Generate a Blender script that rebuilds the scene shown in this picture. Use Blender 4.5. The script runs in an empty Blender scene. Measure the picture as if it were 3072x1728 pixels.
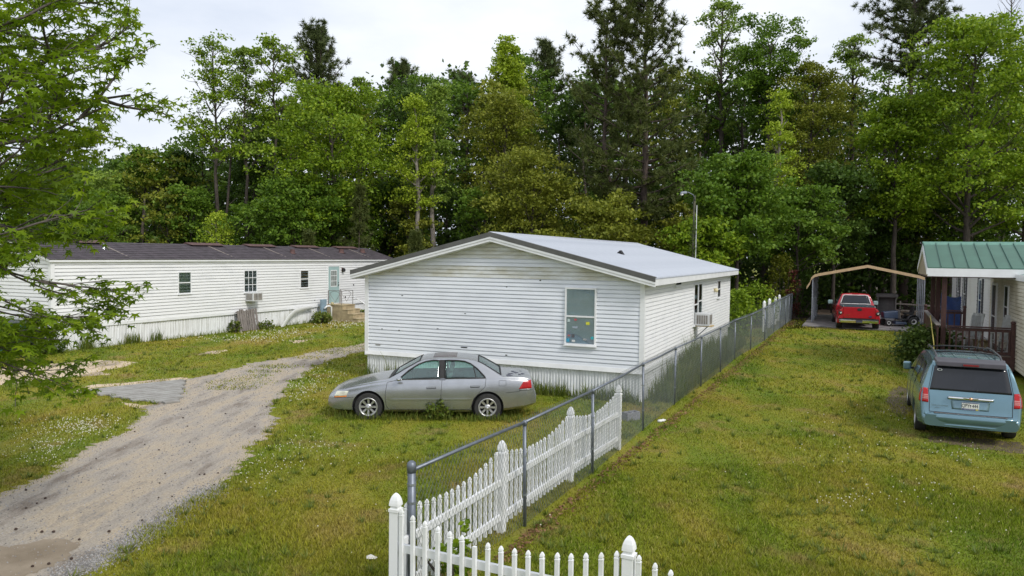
import bpy, bmesh, math, random
import numpy as np
from mathutils import Vector, Matrix
from mathutils.bvhtree import BVHTree

SC = bpy.context.scene
C = SC.collection
R = math.radians
rng = np.random.default_rng(7)
random.seed(7)

# ---------------------------------------------------------------- camera
CAM_H = 3.8
PITCH, ROLL = R(2.465), R(0.70)
FPX = 2300.0
cam_d = bpy.data.cameras.new('camera')
cam_d.sensor_width = 36.0
cam_d.lens = 36.0 * FPX / 3072.0
cam_d.clip_start = 0.05
cam_d.clip_end = 2000.0
cam = bpy.data.objects.new('camera', cam_d)
C.objects.link(cam)
CROT = Matrix.Rotation(math.pi / 2 - PITCH, 3, 'X') @ Matrix.Rotation(ROLL, 3, 'Z')
cam.matrix_world = Matrix.Translation((0, 0, CAM_H)) @ CROT.to_4x4()
SC.camera = cam

# ---------------------------------------------------------------- sky, sun, exposure
SUN_EL, SUN_AZ = R(42), R(138)          # azimuth clockwise from +Y (the view direction)
w = bpy.data.worlds.new('World'); SC.world = w
w.use_nodes = True
nt = w.node_tree; nt.nodes.clear()
n_out = nt.nodes.new('ShaderNodeOutputWorld')
n_bg = nt.nodes.new('ShaderNodeBackground')
n_sky = nt.nodes.new('ShaderNodeTexSky'); n_sky.sky_type = 'NISHITA'
n_sky.sun_disc = False; n_sky.sun_elevation = SUN_EL; n_sky.sun_rotation = SUN_AZ
n_sky.dust_density = 4.0; n_sky.air_density = 1.2
n_tc = nt.nodes.new('ShaderNodeTexCoord')
n_map = nt.nodes.new('ShaderNodeMapping'); n_map.inputs['Scale'].default_value = (1.0, 1.0, 2.6)
n_noise = nt.nodes.new('ShaderNodeTexNoise'); n_noise.inputs['Scale'].default_value = 2.3
n_noise.inputs['Detail'].default_value = 6.0; n_noise.inputs['Roughness'].default_value = 0.55
n_ramp = nt.nodes.new('ShaderNodeValToRGB')
n_ramp.color_ramp.elements[0].position = 0.34; n_ramp.color_ramp.elements[0].color = (4.7, 5.15, 6.0, 1)
n_ramp.color_ramp.elements[1].position = 0.72; n_ramp.color_ramp.elements[1].color = (7.3, 7.45, 7.7, 1)
n_mix = nt.nodes.new('ShaderNodeMixRGB'); n_mix.inputs['Fac'].default_value = 0.93
n_bg.inputs['Strength'].default_value = 0.105
L = nt.links.new
L(n_tc.outputs['Generated'], n_map.inputs['Vector']); L(n_map.outputs['Vector'], n_noise.inputs['Vector'])
L(n_noise.outputs['Fac'], n_ramp.inputs['Fac'])
L(n_sky.outputs['Color'], n_mix.inputs['Color1']); L(n_ramp.outputs['Color'], n_mix.inputs['Color2'])
L(n_mix.outputs['Color'], n_bg.inputs['Color']); L(n_bg.outputs['Background'], n_out.inputs['Surface'])

sun_d = bpy.data.lights.new('sun', 'SUN'); sun_d.energy = 1.5; sun_d.angle = R(12); sun_d.color = (1.0, 0.96, 0.9)
sun = bpy.data.objects.new('sun', sun_d); C.objects.link(sun)
sv = Vector((math.sin(SUN_AZ) * math.cos(SUN_EL), math.cos(SUN_AZ) * math.cos(SUN_EL), math.sin(SUN_EL)))
sun.rotation_euler = (-sv).to_track_quat('-Z', 'Y').to_euler()
sun.location = sv * 60

SC.view_settings.view_transform = 'Standard'
SC.view_settings.look = 'None'
SC.view_settings.exposure = 0.60
SC.view_settings.gamma = 1.0
SC.view_settings.use_curve_mapping = False
SC.render.engine = 'CYCLES'
SC.cycles.max_bounces = 6
SC.cycles.diffuse_bounces = 3
SC.cycles.glossy_bounces = 3
SC.cycles.transmission_bounces = 6
SC.cycles.transparent_max_bounces = 12
SC.cycles.use_denoising = True

# ---------------------------------------------------------------- geometry helpers
K = 3072.0 / 2576.0
def ray(px, py):
    return CROT @ Vector(((px * K - 1536.0) / FPX, (864.0 - py * K) / FPX, -1.0))
def G(px, py, z=0.0):                       # where a sight line meets the level z
    d = ray(px, py); t = (z - CAM_H) / d.z
    return Vector((d.x * t, d.y * t, z))
def D(px, py, y):                           # where a sight line meets the distance y
    d = ray(px, py); t = y / d.y
    return Vector((d.x * t, y, CAM_H + d.z * t))

class MB:
    def __init__(s): s.v = []; s.f = []
    def add(s, vs, fs):
        o = len(s.v); s.v.extend([tuple(p) for p in vs]); s.f.extend([tuple(i + o for i in f) for f in fs]); return s
    def hexa(s, p):
        return s.add(p, [(0, 3, 2, 1), (4, 5, 6, 7), (0, 1, 5, 4), (1, 2, 6, 5), (2, 3, 7, 6), (3, 0, 4, 7)])
    def box(s, x0, x1, y0, y1, z0, z1, M=None):
        p = [Vector(q) for q in ((x0, y0, z0), (x1, y0, z0), (x1, y1, z0), (x0, y1, z0), (x0, y0, z1), (x1, y0, z1), (x1, y1, z1), (x0, y1, z1))]
        if M is not None: p = [M @ q for q in p]
        return s.hexa(p)
    def bar(s, a, b, w, h, up=(0, 0, 1)):
        a = Vector(a); b = Vector(b); d = (b - a).normalized(); up = Vector(up)
        x = d.cross(up)
        if x.length < 1e-4: x = d.cross(Vector((1, 0, 0)))
        x.normalize(); y = x.cross(d).normalized()
        x = x * w / 2; y = y * h / 2
        return s.hexa([a - x - y, a + x - y, b + x - y, b - x - y, a - x + y, a + x + y, b + x + y, b - x + y])
    def tube(s, pts, r, n=6, cap=True):
        pts = [Vector(p) for p in pts]; m = len(pts)
        rs = r if hasattr(r, '__len__') else [r] * m
        o = len(s.v); px = None
        for i, p in enumerate(pts):
            t = (pts[min(i + 1, m - 1)] - pts[max(i - 1, 0)]).normalized()
            if px is None:
                px = t.cross(Vector((0, 0, 1)))
                if px.length < 0.1: px = t.cross(Vector((0, 1, 0)))
            px = (px - t * px.dot(t)).normalized(); py = t.cross(px)
            for k in range(n):
                a = 2 * math.pi * k / n
                s.v.append(tuple(p + (px * math.cos(a) + py * math.sin(a)) * rs[i]))
        for i in range(m - 1):
            for k in range(n):
                a = o + i * n + k; b = o + i * n + (k + 1) % n
                s.f.append((a, b, b + n, a + n))
        if cap:
            s.f.append(tuple(o + k for k in reversed(range(n)))); s.f.append(tuple(o + (m - 1) * n + k for k in range(n)))
        return s
    def lathe(s, prof, n=16, M=None):           # prof: (radius, height) pairs about z
        o = len(s.v)
        for (r, z) in prof:
            for k in range(n):
                a = 2 * math.pi * k / n
                p = Vector((r * math.cos(a), r * math.sin(a), z))
                s.v.append(tuple(M @ p if M is not None else p))
        for i in range(len(prof) - 1):
            for k in range(n):
                a = o + i * n + k; b = o + i * n + (k + 1) % n
                s.f.append((a, b, b + n, a + n))
        s.f.append(tuple(o + k for k in reversed(range(n)))); s.f.append(tuple(o + (len(prof) - 1) * n + k for k in range(n)))
        return s
    def prism(s, poly, vec):                    # a 3-D polygon pushed along vec
        vec = Vector(vec); n = len(poly); o = len(s.v)
        s.v.extend([tuple(Vector(p)) for p in poly]); s.v.extend([tuple(Vector(p) + vec) for p in poly])
        s.f.append(tuple(o + k for k in reversed(range(n)))); s.f.append(tuple(o + n + k for k in range(n)))
        for k in range(n):
            s.f.append((o + k, o + (k + 1) % n, o + n + (k + 1) % n, o + n + k))
        return s
    def grid(s, P):
        o = len(s.v); m = len(P); n = len(P[0])
        for row in P: s.v.extend([tuple(p) for p in row])
        for i in range(m - 1):
            for j in range(n - 1):
                a = o + i * n + j; s.f.append((a, a + 1, a + n + 1, a + n))
        return s
    def mesh(s, name, m=None, smooth=False, bevel=0, fix=True, seg=2):
        me = bpy.data.meshes.new(name); me.from_pydata(s.v, [], s.f)
        if fix or bevel:
            bm = bmesh.new(); bm.from_mesh(me)
            bmesh.ops.recalc_face_normals(bm, faces=bm.faces)
            if bevel: bmesh.ops.bevel(bm, geom=list(bm.edges), offset=bevel, segments=seg, affect='EDGES', profile=0.6, clamp_overlap=True)
            bm.to_mesh(me); bm.free()
        if m: me.materials.append(m)
        if smooth: me.polygons.foreach_set('use_smooth', [True] * len(me.polygons))
        me.update()
        return me
    def build(s, name, m=None, parent=None, smooth=False, bevel=0, loc=None, rz=0.0, seg=2):
        return ob(name, s.mesh(name, m, smooth, bevel, True, seg), parent, loc, rz)

def ob(name, me, parent=None, loc=None, rz=0.0):
    o = bpy.data.objects.new(name, me); C.objects.link(o)
    if parent is not None: o.parent = parent
    if loc is not None: o.location = loc
    if rz: o.rotation_euler = (0, 0, rz)
    return o
def tag(o, label=None, cat=None, group=None, kind=None):
    if label: o['label'] = label
    if cat: o['category'] = cat
    if group: o['group'] = group
    if kind: o['kind'] = kind
    return o
def thing(name, label, cat, loc=(0, 0, 0), rz=0.0, group=None):
    o = ob(name, None, None, loc, rz); o.empty_display_size = 0.2
    return tag(o, label, cat, group)
def smooth_by_angle(o, deg=35):
    me = o.data
    me.polygons.foreach_set('use_smooth', [True] * len(me.polygons))
    try: me.set_sharp_from_angle(angle=R(deg))
    except Exception: pass
    return o
def npmesh(name, V, k, m=None):                 # V: (faces*k, 3): loose k-gons
    V = np.ascontiguousarray(V, dtype=np.float32).reshape(-1, 3); n = len(V); nf = n // k
    me = bpy.data.meshes.new(name)
    me.vertices.add(n); me.vertices.foreach_set('co', V.ravel())
    me.loops.add(n); me.loops.foreach_set('vertex_index', np.arange(n, dtype=np.int32))
    me.polygons.add(nf); me.polygons.foreach_set('loop_start', np.arange(0, n, k, dtype=np.int32))
    me.update(calc_edges=True)
    if m: me.materials.append(m)
    return me

# ---------------------------------------------------------------- materials
MATS = {}
def _nodes(name):
    m = bpy.data.materials.new(name); m.use_nodes = True
    t = m.node_tree; b = t.nodes['Principled BSDF']
    return m, t, b
def _ramp(t, stops):
    r = t.nodes.new('ShaderNodeValToRGB'); e = r.color_ramp.elements
    while len(e) < len(stops): e.new(0.5)
    for i, (p, c) in enumerate(stops): e[i].position = p; e[i].color = tuple(c) + ((1,) if len(c) == 3 else ())
    return r
def mat(name, c, rough=0.6, metal=0.0, var=0.12, scale=6.0, bump=0.0, bscale=60.0, spec=0.5, c2=None, lo=0.35, hi=0.68, coat=0.0, stretch=None, world=False):
    if name in MATS: return MATS[name]
    m, t, b = _nodes(name); L = t.links.new
    tc = t.nodes.new('ShaderNodeTexCoord'); src = tc.outputs['Object']
    if world: src = t.nodes.new('ShaderNodeNewGeometry').outputs['Position']
    if stretch:
        mp = t.nodes.new('ShaderNodeMapping'); mp.inputs['Scale'].default_value = stretch; L(src, mp.inputs['Vector']); src = mp.outputs['Vector']
    nz = t.nodes.new('ShaderNodeTexNoise'); nz.inputs['Scale'].default_value = scale; nz.inputs['Detail'].default_value = 6; nz.inputs['Roughness'].default_value = 0.6
    L(src, nz.inputs['Vector'])
    a = c2 if c2 else tuple(x * (1 - var) for x in c)
    q = c if c2 else tuple(min(1, x * (1 + var)) for x in c)
    r = _ramp(t, [(lo, a), (hi, q)]); L(nz.outputs['Fac'], r.inputs['Fac']); L(r.outputs['Color'], b.inputs['Base Color'])
    b.inputs['Roughness'].default_value = rough; b.inputs['Metallic'].default_value = metal
    b.inputs['Specular IOR Level'].default_value = spec
    if coat: b.inputs['Coat Weight'].default_value = coat; b.inputs['Coat Roughness'].default_value = 0.08
    if bump:
        n2 = t.nodes.new('ShaderNodeTexNoise'); n2.inputs['Scale'].default_value = bscale; n2.inputs['Detail'].default_value = 4
        L(src, n2.inputs['Vector'])
        bp = t.nodes.new('ShaderNodeBump'); bp.inputs['Strength'].default_value = bump; bp.inputs['Distance'].default_value = 0.02
        L(n2.outputs['Fac'], bp.inputs['Height']); L(bp.outputs['Normal'], b.inputs['Normal'])
    MATS[name] = m; return m
def leafmat(name, c, var=0.35, trans=0.35, c2=None, rough=0.55):
    if name in MATS: return MATS[name]
    m, t, b = _nodes(name); L = t.links.new
    g = t.nodes.new('ShaderNodeNewGeometry')
    tc = t.nodes.new('ShaderNodeTexCoord')
    nz = t.nodes.new('ShaderNodeTexNoise'); nz.inputs['Scale'].default_value = 0.55; nz.inputs['Detail'].default_value = 2
    L(tc.outputs['Object'], nz.inputs['Vector'])
    ad = t.nodes.new('ShaderNodeMath'); ad.operation = 'MULTIPLY_ADD'; ad.inputs[1].default_value = 0.55
    L(g.outputs['Random Per Island'], ad.inputs[0])
    m2 = t.nodes.new('ShaderNodeMath'); m2.operation = 'MULTIPLY'; m2.inputs[1].default_value = 0.5; L(nz.outputs['Fac'], m2.inputs[0])
    L(m2.outputs[0], ad.inputs[2])
    dark = tuple(x * (1 - var) for x in c); lite = c2 if c2 else tuple(min(1, x * (1 + var) + 0.008) for x in c)
    r = _ramp(t, [(0.12, dark), (0.5, c), (0.9, lite)]); L(ad.outputs[0], r.inputs['Fac'])
    L(r.outputs['Color'], b.inputs['Base Color']); b.inputs['Roughness'].default_value = rough
    b.inputs['Specular IOR Level'].default_value = 0.3
    tr = t.nodes.new('ShaderNodeBsdfTranslucent'); L(r.outputs['Color'], tr.inputs['Color'])
    mx = t.nodes.new('ShaderNodeMixShader'); mx.inputs['Fac'].default_value = trans
    L(b.outputs['BSDF'], mx.inputs[1]); L(tr.outputs['BSDF'], mx.inputs[2])
    L(mx.outputs['Shader'], t.nodes['Material Output'].inputs['Surface'])
    MATS[name] = m; return m
def glass(name, tint=(0.75, 0.9, 0.87), refl=0.12, rough=0.02):
    if name in MATS: return MATS[name]
    m, t, b = _nodes(name); L = t.links.new; t.nodes.remove(b)
    tr = t.nodes.new('ShaderNodeBsdfTransparent'); tr.inputs['Color'].default_value = tint + (1,)
    gl = t.nodes.new('ShaderNodeBsdfGlossy'); gl.inputs['Roughness'].default_value = rough; gl.inputs['Color'].default_value = (0.9, 0.95, 0.95, 1)
    lw = t.nodes.new('ShaderNodeLayerWeight'); lw.inputs['Blend'].default_value = 0.35
    mr = t.nodes.new('ShaderNodeMapRange'); mr.inputs['To Min'].default_value = refl; mr.inputs['To Max'].default_value = 0.8
    nz = t.nodes.new('ShaderNodeTexNoise'); nz.inputs['Scale'].default_value = 3
    L(lw.outputs['Fresnel'], mr.inputs['Value'])
    mx = t.nodes.new('ShaderNodeMixShader'); L(mr.outputs['Result'], mx.inputs['Fac'])
    L(tr.outputs['BSDF'], mx.inputs[1]); L(gl.outputs['BSDF'], mx.inputs[2]); L(mx.outputs['Shader'], t.nodes['Material Output'].inputs['Surface'])
    MATS[name] = m; return m

white_vinyl = mat('white_vinyl', (0.80, 0.81, 0.82), 0.42, scale=3.0, c2=(0.66, 0.67, 0.64), lo=0.30, hi=0.52, bump=0.05, bscale=25, world=True)
M_siding = mat('siding_white_shaded', (0.76, 0.79, 0.84), 0.5, scale=1.3, c2=(0.67, 0.70, 0.75), world=True, lo=0.3, hi=0.6, stretch=(1, 1, 2.5))  # white house front: the blue cast of skylight is put into the colour
M_siding_b = mat('siding_bright', (0.80, 0.805, 0.81), 0.5, scale=1.1, c2=(0.71, 0.72, 0.73), world=True, lo=0.28, hi=0.5, stretch=(1, 1, 2.5))  # house side wall's brighter light put into the tone; also the trailer siding
M_mildew = mat('siding_mildew', (0.70, 0.72, 0.72), 0.6, scale=1.6, c2=(0.54, 0.53, 0.45), world=True, lo=0.38, hi=0.62, stretch=(1, 1, 3))
M_cream = mat('siding_cream', (0.66, 0.62, 0.52), 0.55, scale=1.5, c2=(0.45, 0.40, 0.30), world=True, lo=0.30, hi=0.55)
M_trim = mat('trim_white', (0.78, 0.79, 0.80), 0.4, var=0.06, scale=2.0)
M_darktrim = mat('trim_charcoal', (0.12, 0.12, 0.115), 0.45, metal=0.3, var=0.15, scale=3)
M_galv = mat('galvalume', (0.55, 0.58, 0.63), 0.42, metal=0.35, scale=1.0, c2=(0.45, 0.48, 0.53), lo=.3, hi=.65, stretch=(1, .3, 1))
M_skirt = mat('skirting_white', (0.74, 0.76, 0.78), 0.5, scale=2.5, c2=(0.58, 0.60, 0.61), lo=0.3, hi=0.6, stretch=(4, 4, 0.6), world=True)
M_skirt_old = mat('skirting_stained', (0.76, 0.77, 0.78), 0.55, scale=2.2, c2=(0.47, 0.47, 0.44), lo=0.30, hi=0.50, stretch=(5, 5, 0.35), world=True)
M_black = mat('black_rubber', (0.02, 0.02, 0.021), 0.7, var=0.3, scale=20)
M_dark = mat('dark_void', (0.015, 0.015, 0.016), 0.8, var=0.2)
M_chrome = mat('chrome', (0.75, 0.76, 0.78), 0.12, metal=1.0, var=0.03)
M_alloy = mat('alloy', (0.55, 0.55, 0.56), 0.35, metal=0.8, var=0.1, scale=15)
M_blind = mat('window_blind', (0.50, 0.57, 0.68), 0.6, var=0.06, scale=3)
M_curtain = mat('curtain_grey', (0.33, 0.37, 0.37), 0.8, var=0.12, scale=3, stretch=(6, 6, 0.4))
M_curtain_t = mat('curtain_tan', (0.42, 0.26, 0.08), 0.8, var=0.15, scale=3)
M_brown = mat('curtain_brown', (0.14, 0.09, 0.045), 0.8, var=0.2, scale=3)
M_pane = glass('window_glass', (0.93, 0.96, 0.96), 0.05)
M_pane_d = mat('window_glass_dark', (0.025, 0.028, 0.03), 0.06, var=0.3, scale=1.0)
M_conc = mat('concrete', (0.42, 0.40, 0.36), 0.9, scale=5, c2=(0.26, 0.24, 0.21), bump=0.3, bscale=80)
M_steps = mat('concrete_tan', (0.50, 0.41, 0.25), 0.9, scale=4, c2=(0.30, 0.24, 0.15), bump=0.3, bscale=60)
M_wood_old = mat('weathered_wood', (0.30, 0.27, 0.25), 0.9, scale=6, c2=(0.13, 0.11, 0.10), bump=0.3, bscale=40, stretch=(6, 6, 0.7))
M_deck = mat('stained_brown_wood', (0.060, 0.024, 0.020), 0.7, var=0.35, scale=5, stretch=(4, 4, 1), bump=0.2)
M_galvpipe = mat('galvanised_pipe', (0.17, 0.19, 0.225), 0.45, metal=0.6, var=0.15, scale=8)
M_wire = mat('galvanised_wire', (0.22, 0.245, 0.25), 0.5, metal=0.5, var=0.2, scale=9)
M_bark = mat('bark', (0.105, 0.085, 0.07), 0.95, scale=5, c2=(0.042, 0.033, 0.027), bump=0.5, bscale=25, stretch=(3, 3, 0.6))
M_bark_l = mat('bark_pale', (0.34, 0.30, 0.26), 0.95, scale=5, c2=(0.16, 0.14, 0.12), bump=0.4, bscale=25, stretch=(3, 3, 0.7))
M_bark_p = mat('bark_pine', (0.12, 0.085, 0.07), 0.95, scale=6, c2=(0.045, 0.035, 0.03), bump=0.6, bscale=18, stretch=(3, 3, 0.7))
# ---------------------------------------------------------------- ground, lawn, driveway
def inpoly(P, poly):
    q = np.array([(p[0], p[1]) for p in poly]); lo = q.min(0); hi = q.max(0)
    bb = (P[:, 0] >= lo[0]) & (P[:, 0] <= hi[0]) & (P[:, 1] >= lo[1]) & (P[:, 1] <= hi[1])
    res = np.zeros(len(P), bool)
    if bb.any(): res[bb] = _inpoly(P[bb], poly)
    return res
def _inpoly(P, poly):
    x, y = P[:, 0], P[:, 1]; ins = np.zeros(len(P), bool); n = len(poly); j = n - 1
    for i in range(n):
        xi, yi = poly[i][0], poly[i][1]; xj, yj = poly[j][0], poly[j][1]
        c = ((yi > y) != (yj > y)) & (x < (xj - xi) * (y - yi) / (yj - yi + 1e-12) + xi)
        ins ^= c; j = i
    return ins
def rough_outline(pts, step=0.12, amp=0.10, seed=1):
    r = np.random.default_rng(seed); out = []; n = len(pts)
    ph = r.uniform(0, 6.28, 4); s = 0
    for i in range(n):
        a = Vector(pts[i]); b = Vector(pts[(i + 1) % n]); d = (b - a).length; m = max(1, int(d / step))
        nrm = Vector((-(b - a).y, (b - a).x, 0)).normalized()
        for k in range(m):
            s += step
            off = amp * (0.45 * math.sin(s * 1.7 + ph[0]) + 0.35 * math.sin(s * 4.1 + ph[1]) + 0.75 * r.uniform(-1, 1))
            p = a.lerp(b, k / m) + nrm * off
            out.append(Vector((p.x, p.y, 0)))
    return out
def sheet(name, outline, z, m, label=None, kind='structure'):
    bm = bmesh.new()
    vs = [bm.verts.new((p[0], p[1], z)) for p in outline]
    f = bm.faces.new(vs)
    bmesh.ops.triangulate(bm, faces=[f])
    bmesh.ops.recalc_face_normals(bm, faces=bm.faces)
    for f in bm.faces:
        if f.normal.z < 0: f.normal_flip()
    me = bpy.data.meshes.new(name); bm.to_mesh(me); bm.free(); me.materials.append(m)
    o = ob(name, me)
    return tag(o, label, None, None, kind)

def lawn_color(t):
    """patchy green / olive / straw colour from the place on the ground"""
    L = t.links.new
    g = t.nodes.new('ShaderNodeNewGeometry')
    def noise(s, d, sc=None, rot=0):
        n = t.nodes.new('ShaderNodeTexNoise'); n.inputs['Scale'].default_value = s; n.inputs['Detail'].default_value = d; n.inputs['Roughness'].default_value = 0.62
        mp = t.nodes.new('ShaderNodeMapping'); mp.inputs['Scale'].default_value = sc or (1, 1, 0.0); mp.inputs['Rotation'].default_value = (0, 0, rot)
        L(g.outputs['Position'], mp.inputs['Vector']); L(mp.outputs['Vector'], n.inputs['Vector'])
        return n.outputs['Fac']
    r1 = _ramp(t, [(0.27, (0.080, 0.148, 0.006)), (0.43, (0.158, 0.205, 0.010)), (0.58, (0.245, 0.235, 0.022)), (0.75, (0.32, 0.235, 0.065))])
    L(noise(0.55, 6, (1.0, 0.42, 0), R(24)), r1.inputs['Fac'])
    r2 = _ramp(t, [(0.56, (0, 0, 0)), (0.70, (0.8, 0.8, 0.8))]); L(noise(0.75, 6), r2.inputs['Fac'])
    mx = t.nodes.new('ShaderNodeMixRGB'); L(r2.outputs['Color'], mx.inputs['Fac'])
    L(r1.outputs['Color'], mx.inputs['Color1']); mx.inputs['Color2'].default_value = (0.29, 0.20, 0.085, 1)
    return mx.outputs['Color'], noise
def make_lawn(name, blades):
    m, t, b = _nodes(name); L = t.links.new
    col, noise = lawn_color(t)
    if blades:
        g = t.nodes.new('ShaderNodeNewGeometry')
        hs = t.nodes.new('ShaderNodeHueSaturation')
        mr = t.nodes.new('ShaderNodeMapRange'); mr.inputs['To Min'].default_value = 0.45; mr.inputs['To Max'].default_value = 1.9
        L(g.outputs['Random Per Island'], mr.inputs['Value']); L(mr.outputs['Result'], hs.inputs['Value'])
        L(col, hs.inputs['Color'])
        rr = _ramp(t, [(0.80, (0, 0, 0)), (0.98, (0.8, 0.8, 0.8))]); L(g.outputs['Random Per Island'], rr.inputs['Fac'])
        m2 = t.nodes.new('ShaderNodeMixRGB'); L(rr.outputs['Color'], m2.inputs['Fac']); L(hs.outputs['Color'], m2.inputs['Color1']); m2.inputs['Color2'].default_value = (0.38, 0.31, 0.13, 1)
        col = m2.outputs['Color']
        tr = t.nodes.new('ShaderNodeBsdfTranslucent'); L(col, tr.inputs['Color'])
        mx = t.nodes.new('ShaderNodeMixShader'); mx.inputs['Fac'].default_value = 0.3
        L(b.outputs['BSDF'], mx.inputs[1]); L(tr.outputs['BSDF'], mx.inputs[2]); L(mx.outputs['Shader'], t.nodes['Material Output'].inputs['Surface'])
    else:
        d = t.nodes.new('ShaderNodeMixRGB'); d.blend_type = 'MULTIPLY'; d.inputs['Fac'].default_value = 0.75
        r = _ramp(t, [(0.30, (0.45, 0.42, 0.40)), (0.62, (1.15, 1.15, 1.1))]); L(noise(22, 5), r.inputs['Fac'])
        L(col, d.inputs['Color1']); L(r.outputs['Color'], d.inputs['Color2']); col = d.outputs['Color']
        bp = t.nodes.new('ShaderNodeBump'); bp.inputs['Strength'].default_value = 0.8; bp.inputs['Distance'].default_value = 0.05
        L(noise(18, 5), bp.inputs['Height']); L(bp.outputs['Normal'], b.inputs['Normal'])
    L(col, b.inputs['Base Color']); b.inputs['Roughness'].default_value = 0.75; b.inputs['Specular IOR Level'].default_value = 0.25
    MATS[name] = m; return m
M_lawn = make_lawn('lawn_soil', False)
M_blade = make_lawn('lawn_blades', True)

me = bpy.data.meshes.new('ground')
gx = [-400, -60, -30, 0, 30, 60, 400]; gy = [-60, 0, 25, 50, 90, 500]
mb = MB(); mb.grid([[(x, y, 0) for x in gx] for y in gy])
tag(mb.build('ground', M_lawn), 'patchy green and straw coloured lawn ground', None, None, 'structure')

# driveway
def dirt_mat(name, tan=True):
    m, t, b = _nodes(name); L = t.links.new
    g = t.nodes.new('ShaderNodeNewGeometry')
    def noise(s, d, sc=(1, 1, 1), rot=0, rough=0.6):
        n = t.nodes.new('ShaderNodeTexNoise'); n.inputs['Scale'].default_value = s; n.inputs['Detail'].default_value = d; n.inputs['Roughness'].default_value = rough
        mp = t.nodes.new('ShaderNodeMapping'); mp.inputs['Scale'].default_value = sc; mp.inputs['Rotation'].default_value = (0, 0, rot)
        L(g.outputs['Position'], mp.inputs['Vector']); L(mp.outputs['Vector'], n.inputs['Vector']); return n.outputs['Fac']
    r1 = _ramp(t, [(0.30, (0.11, 0.08, 0.050)), (0.38, (0.235, 0.20, 0.165)), (0.47, (0.345, 0.31, 0.265)), (0.57, (0.42, 0.35, 0.26)), (0.66, (0.27, 0.245, 0.215)), (0.80, (0.41, 0.31, 0.18))] if tan else
                  [(0.34, (0.24, 0.20, 0.15)), (0.5, (0.55, 0.44, 0.31)), (0.66, (0.62, 0.52, 0.38))])
    L(noise(0.95, 9, (1.7, 0.42, 1), R(-12), .68), r1.inputs['Fac'])
    d = t.nodes.new('ShaderNodeMixRGB'); d.blend_type = 'MULTIPLY'; d.inputs['Fac'].default_value = 0.8
    r2 = _ramp(t, [(0.30, (0.35, 0.34, 0.34)), (0.45, (0.92, 0.92, 0.92)), (0.66, (1.35, 1.35, 1.38))]); L(noise(34, 5, rough=0.75), r2.inputs['Fac'])
    L(r1.outputs['Color'], d.inputs['Color1']); L(r2.outputs['Color'], d.inputs['Color2'])
    L(d.outputs['Color'], b.inputs['Base Color']); b.inputs['Roughness'].default_value = 0.95; b.inputs['Specular IOR Level'].default_value = 0.15
    bp = t.nodes.new('ShaderNodeBump'); bp.inputs['Strength'].default_value = 0.7; bp.inputs['Distance'].default_value = 0.03
    L(noise(28, 6, rough=0.7), bp.inputs['Height']); L(bp.outputs['Normal'], b.inputs['Normal'])
    return m
M_drive = dirt_mat('driveway_gravel'); M_sand = dirt_mat('sandy_soil', False)
drive_px = [(-260, 1300), (-60, 1268), (0, 1245), (60, 1215), (130, 1180), (210, 1138), (275, 1108), (330, 1070), (368, 1036), (400, 1012), (445, 985), (470, 958), (520, 944), (580, 928), (660, 910), (740, 896), (830, 878), (905, 866),
            (1010, 842), (1010, 858), (908, 886), (840, 902), (780, 928), (738, 958), (705, 992), (690, 1030), (686, 1066), (668, 1108), (625, 1150), (585, 1186), (540, 1228), (480, 1270), (405, 1318), (330, 1364), (230, 1418), (150, 1462), (20, 1560), (-300, 1700)]
drive = rough_outline([G(*p) for p in drive_px], 0.10, 0.17, 3)
sheet('driveway', drive, 0.004, M_drive, 'grey and tan gravel driveway curving behind the house')
sand_px = [[(-120, 958), (0, 925), (90, 918), (190, 912), (265, 905), (345, 912), (300, 925), (250, 935), (290, 944), (180, 948), (110, 960), (20, 966), (-120, 985)],
           [(520, 884), (570, 880), (545, 890), (505, 892)], [(725, 858), (790, 853), (750, 864)],
           [(170, 985), (235, 968), (330, 962), (470, 948), (480, 958), (400, 962), (250, 975), (205, 990)],
           [(300, 1012), (360, 1018), (450, 1018), (480, 1000), (500, 1010), (440, 1034), (340, 1030)]]
sands = [rough_outline([G(*p) for p in q], 0.2, 0.10, 20 + i) for i, q in enumerate(sand_px)]
for i, q in enumerate(sands): tag(sheet('bare_sand', q, 0.003, M_sand, 'pale bare sand worn through the grass'), kind='structure')
bare_px = [[(2230, 985), (2265, 970), (2290, 985), (2285, 1030), (2268, 1060), (2240, 1035)], [(2330, 1095), (2560, 1112), (2620, 1150), (2480, 1130), (2340, 1110)]]
M_soil = mat('dark_soil', (0.15, 0.115, 0.06), 0.95, scale=6, c2=(0.07, 0.055, 0.03), bump=0.5, world=True)
bares = [rough_outline([G(*p) for p in q], 0.1, 0.10, 40 + i) for i, q in enumerate(bare_px)]
for i, q in enumerate(bares): sheet('bare_soil', q, 0.003, M_soil, 'dark bare soil beside the parked minivan')
M_litter = mat('forest_litter', (0.10, 0.065, 0.04), 0.95, scale=2, c2=(0.04, 0.03, 0.02), bump=0.6, world=True)
stain_px = [[(-60, 1380), (40, 1372), (150, 1352), (215, 1365), (180, 1405), (90, 1440), (-20, 1470), (-100, 1450)]]
M_stain = mat('brown_mud', (0.30, 0.245, 0.18), 0.95, scale=1.6, c2=(0.17, 0.13, 0.085), bump=0.5, world=True, lo=.3, hi=.7)
for i, q in enumerate(stain_px): sheet('mud_patch', rough_outline([G(*p) for p in q], 0.06, 0.07, 70 + i), 0.008, M_stain, 'dried brown mud on the driveway')
ff = [(-90, 50), (-30, 53), (-8, 52), (6, 46), (11, 40), (15, 42), (17, 46), (25, 52), (40, 56), (90, 50), (160, 160), (-160, 160)]
sheet('forest_floor', rough_outline([Vector((x, y, 0)) for x, y in ff], 0.6, 0.7, 60), 0.003, M_litter, 'brown leaf litter under the trees')

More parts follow.
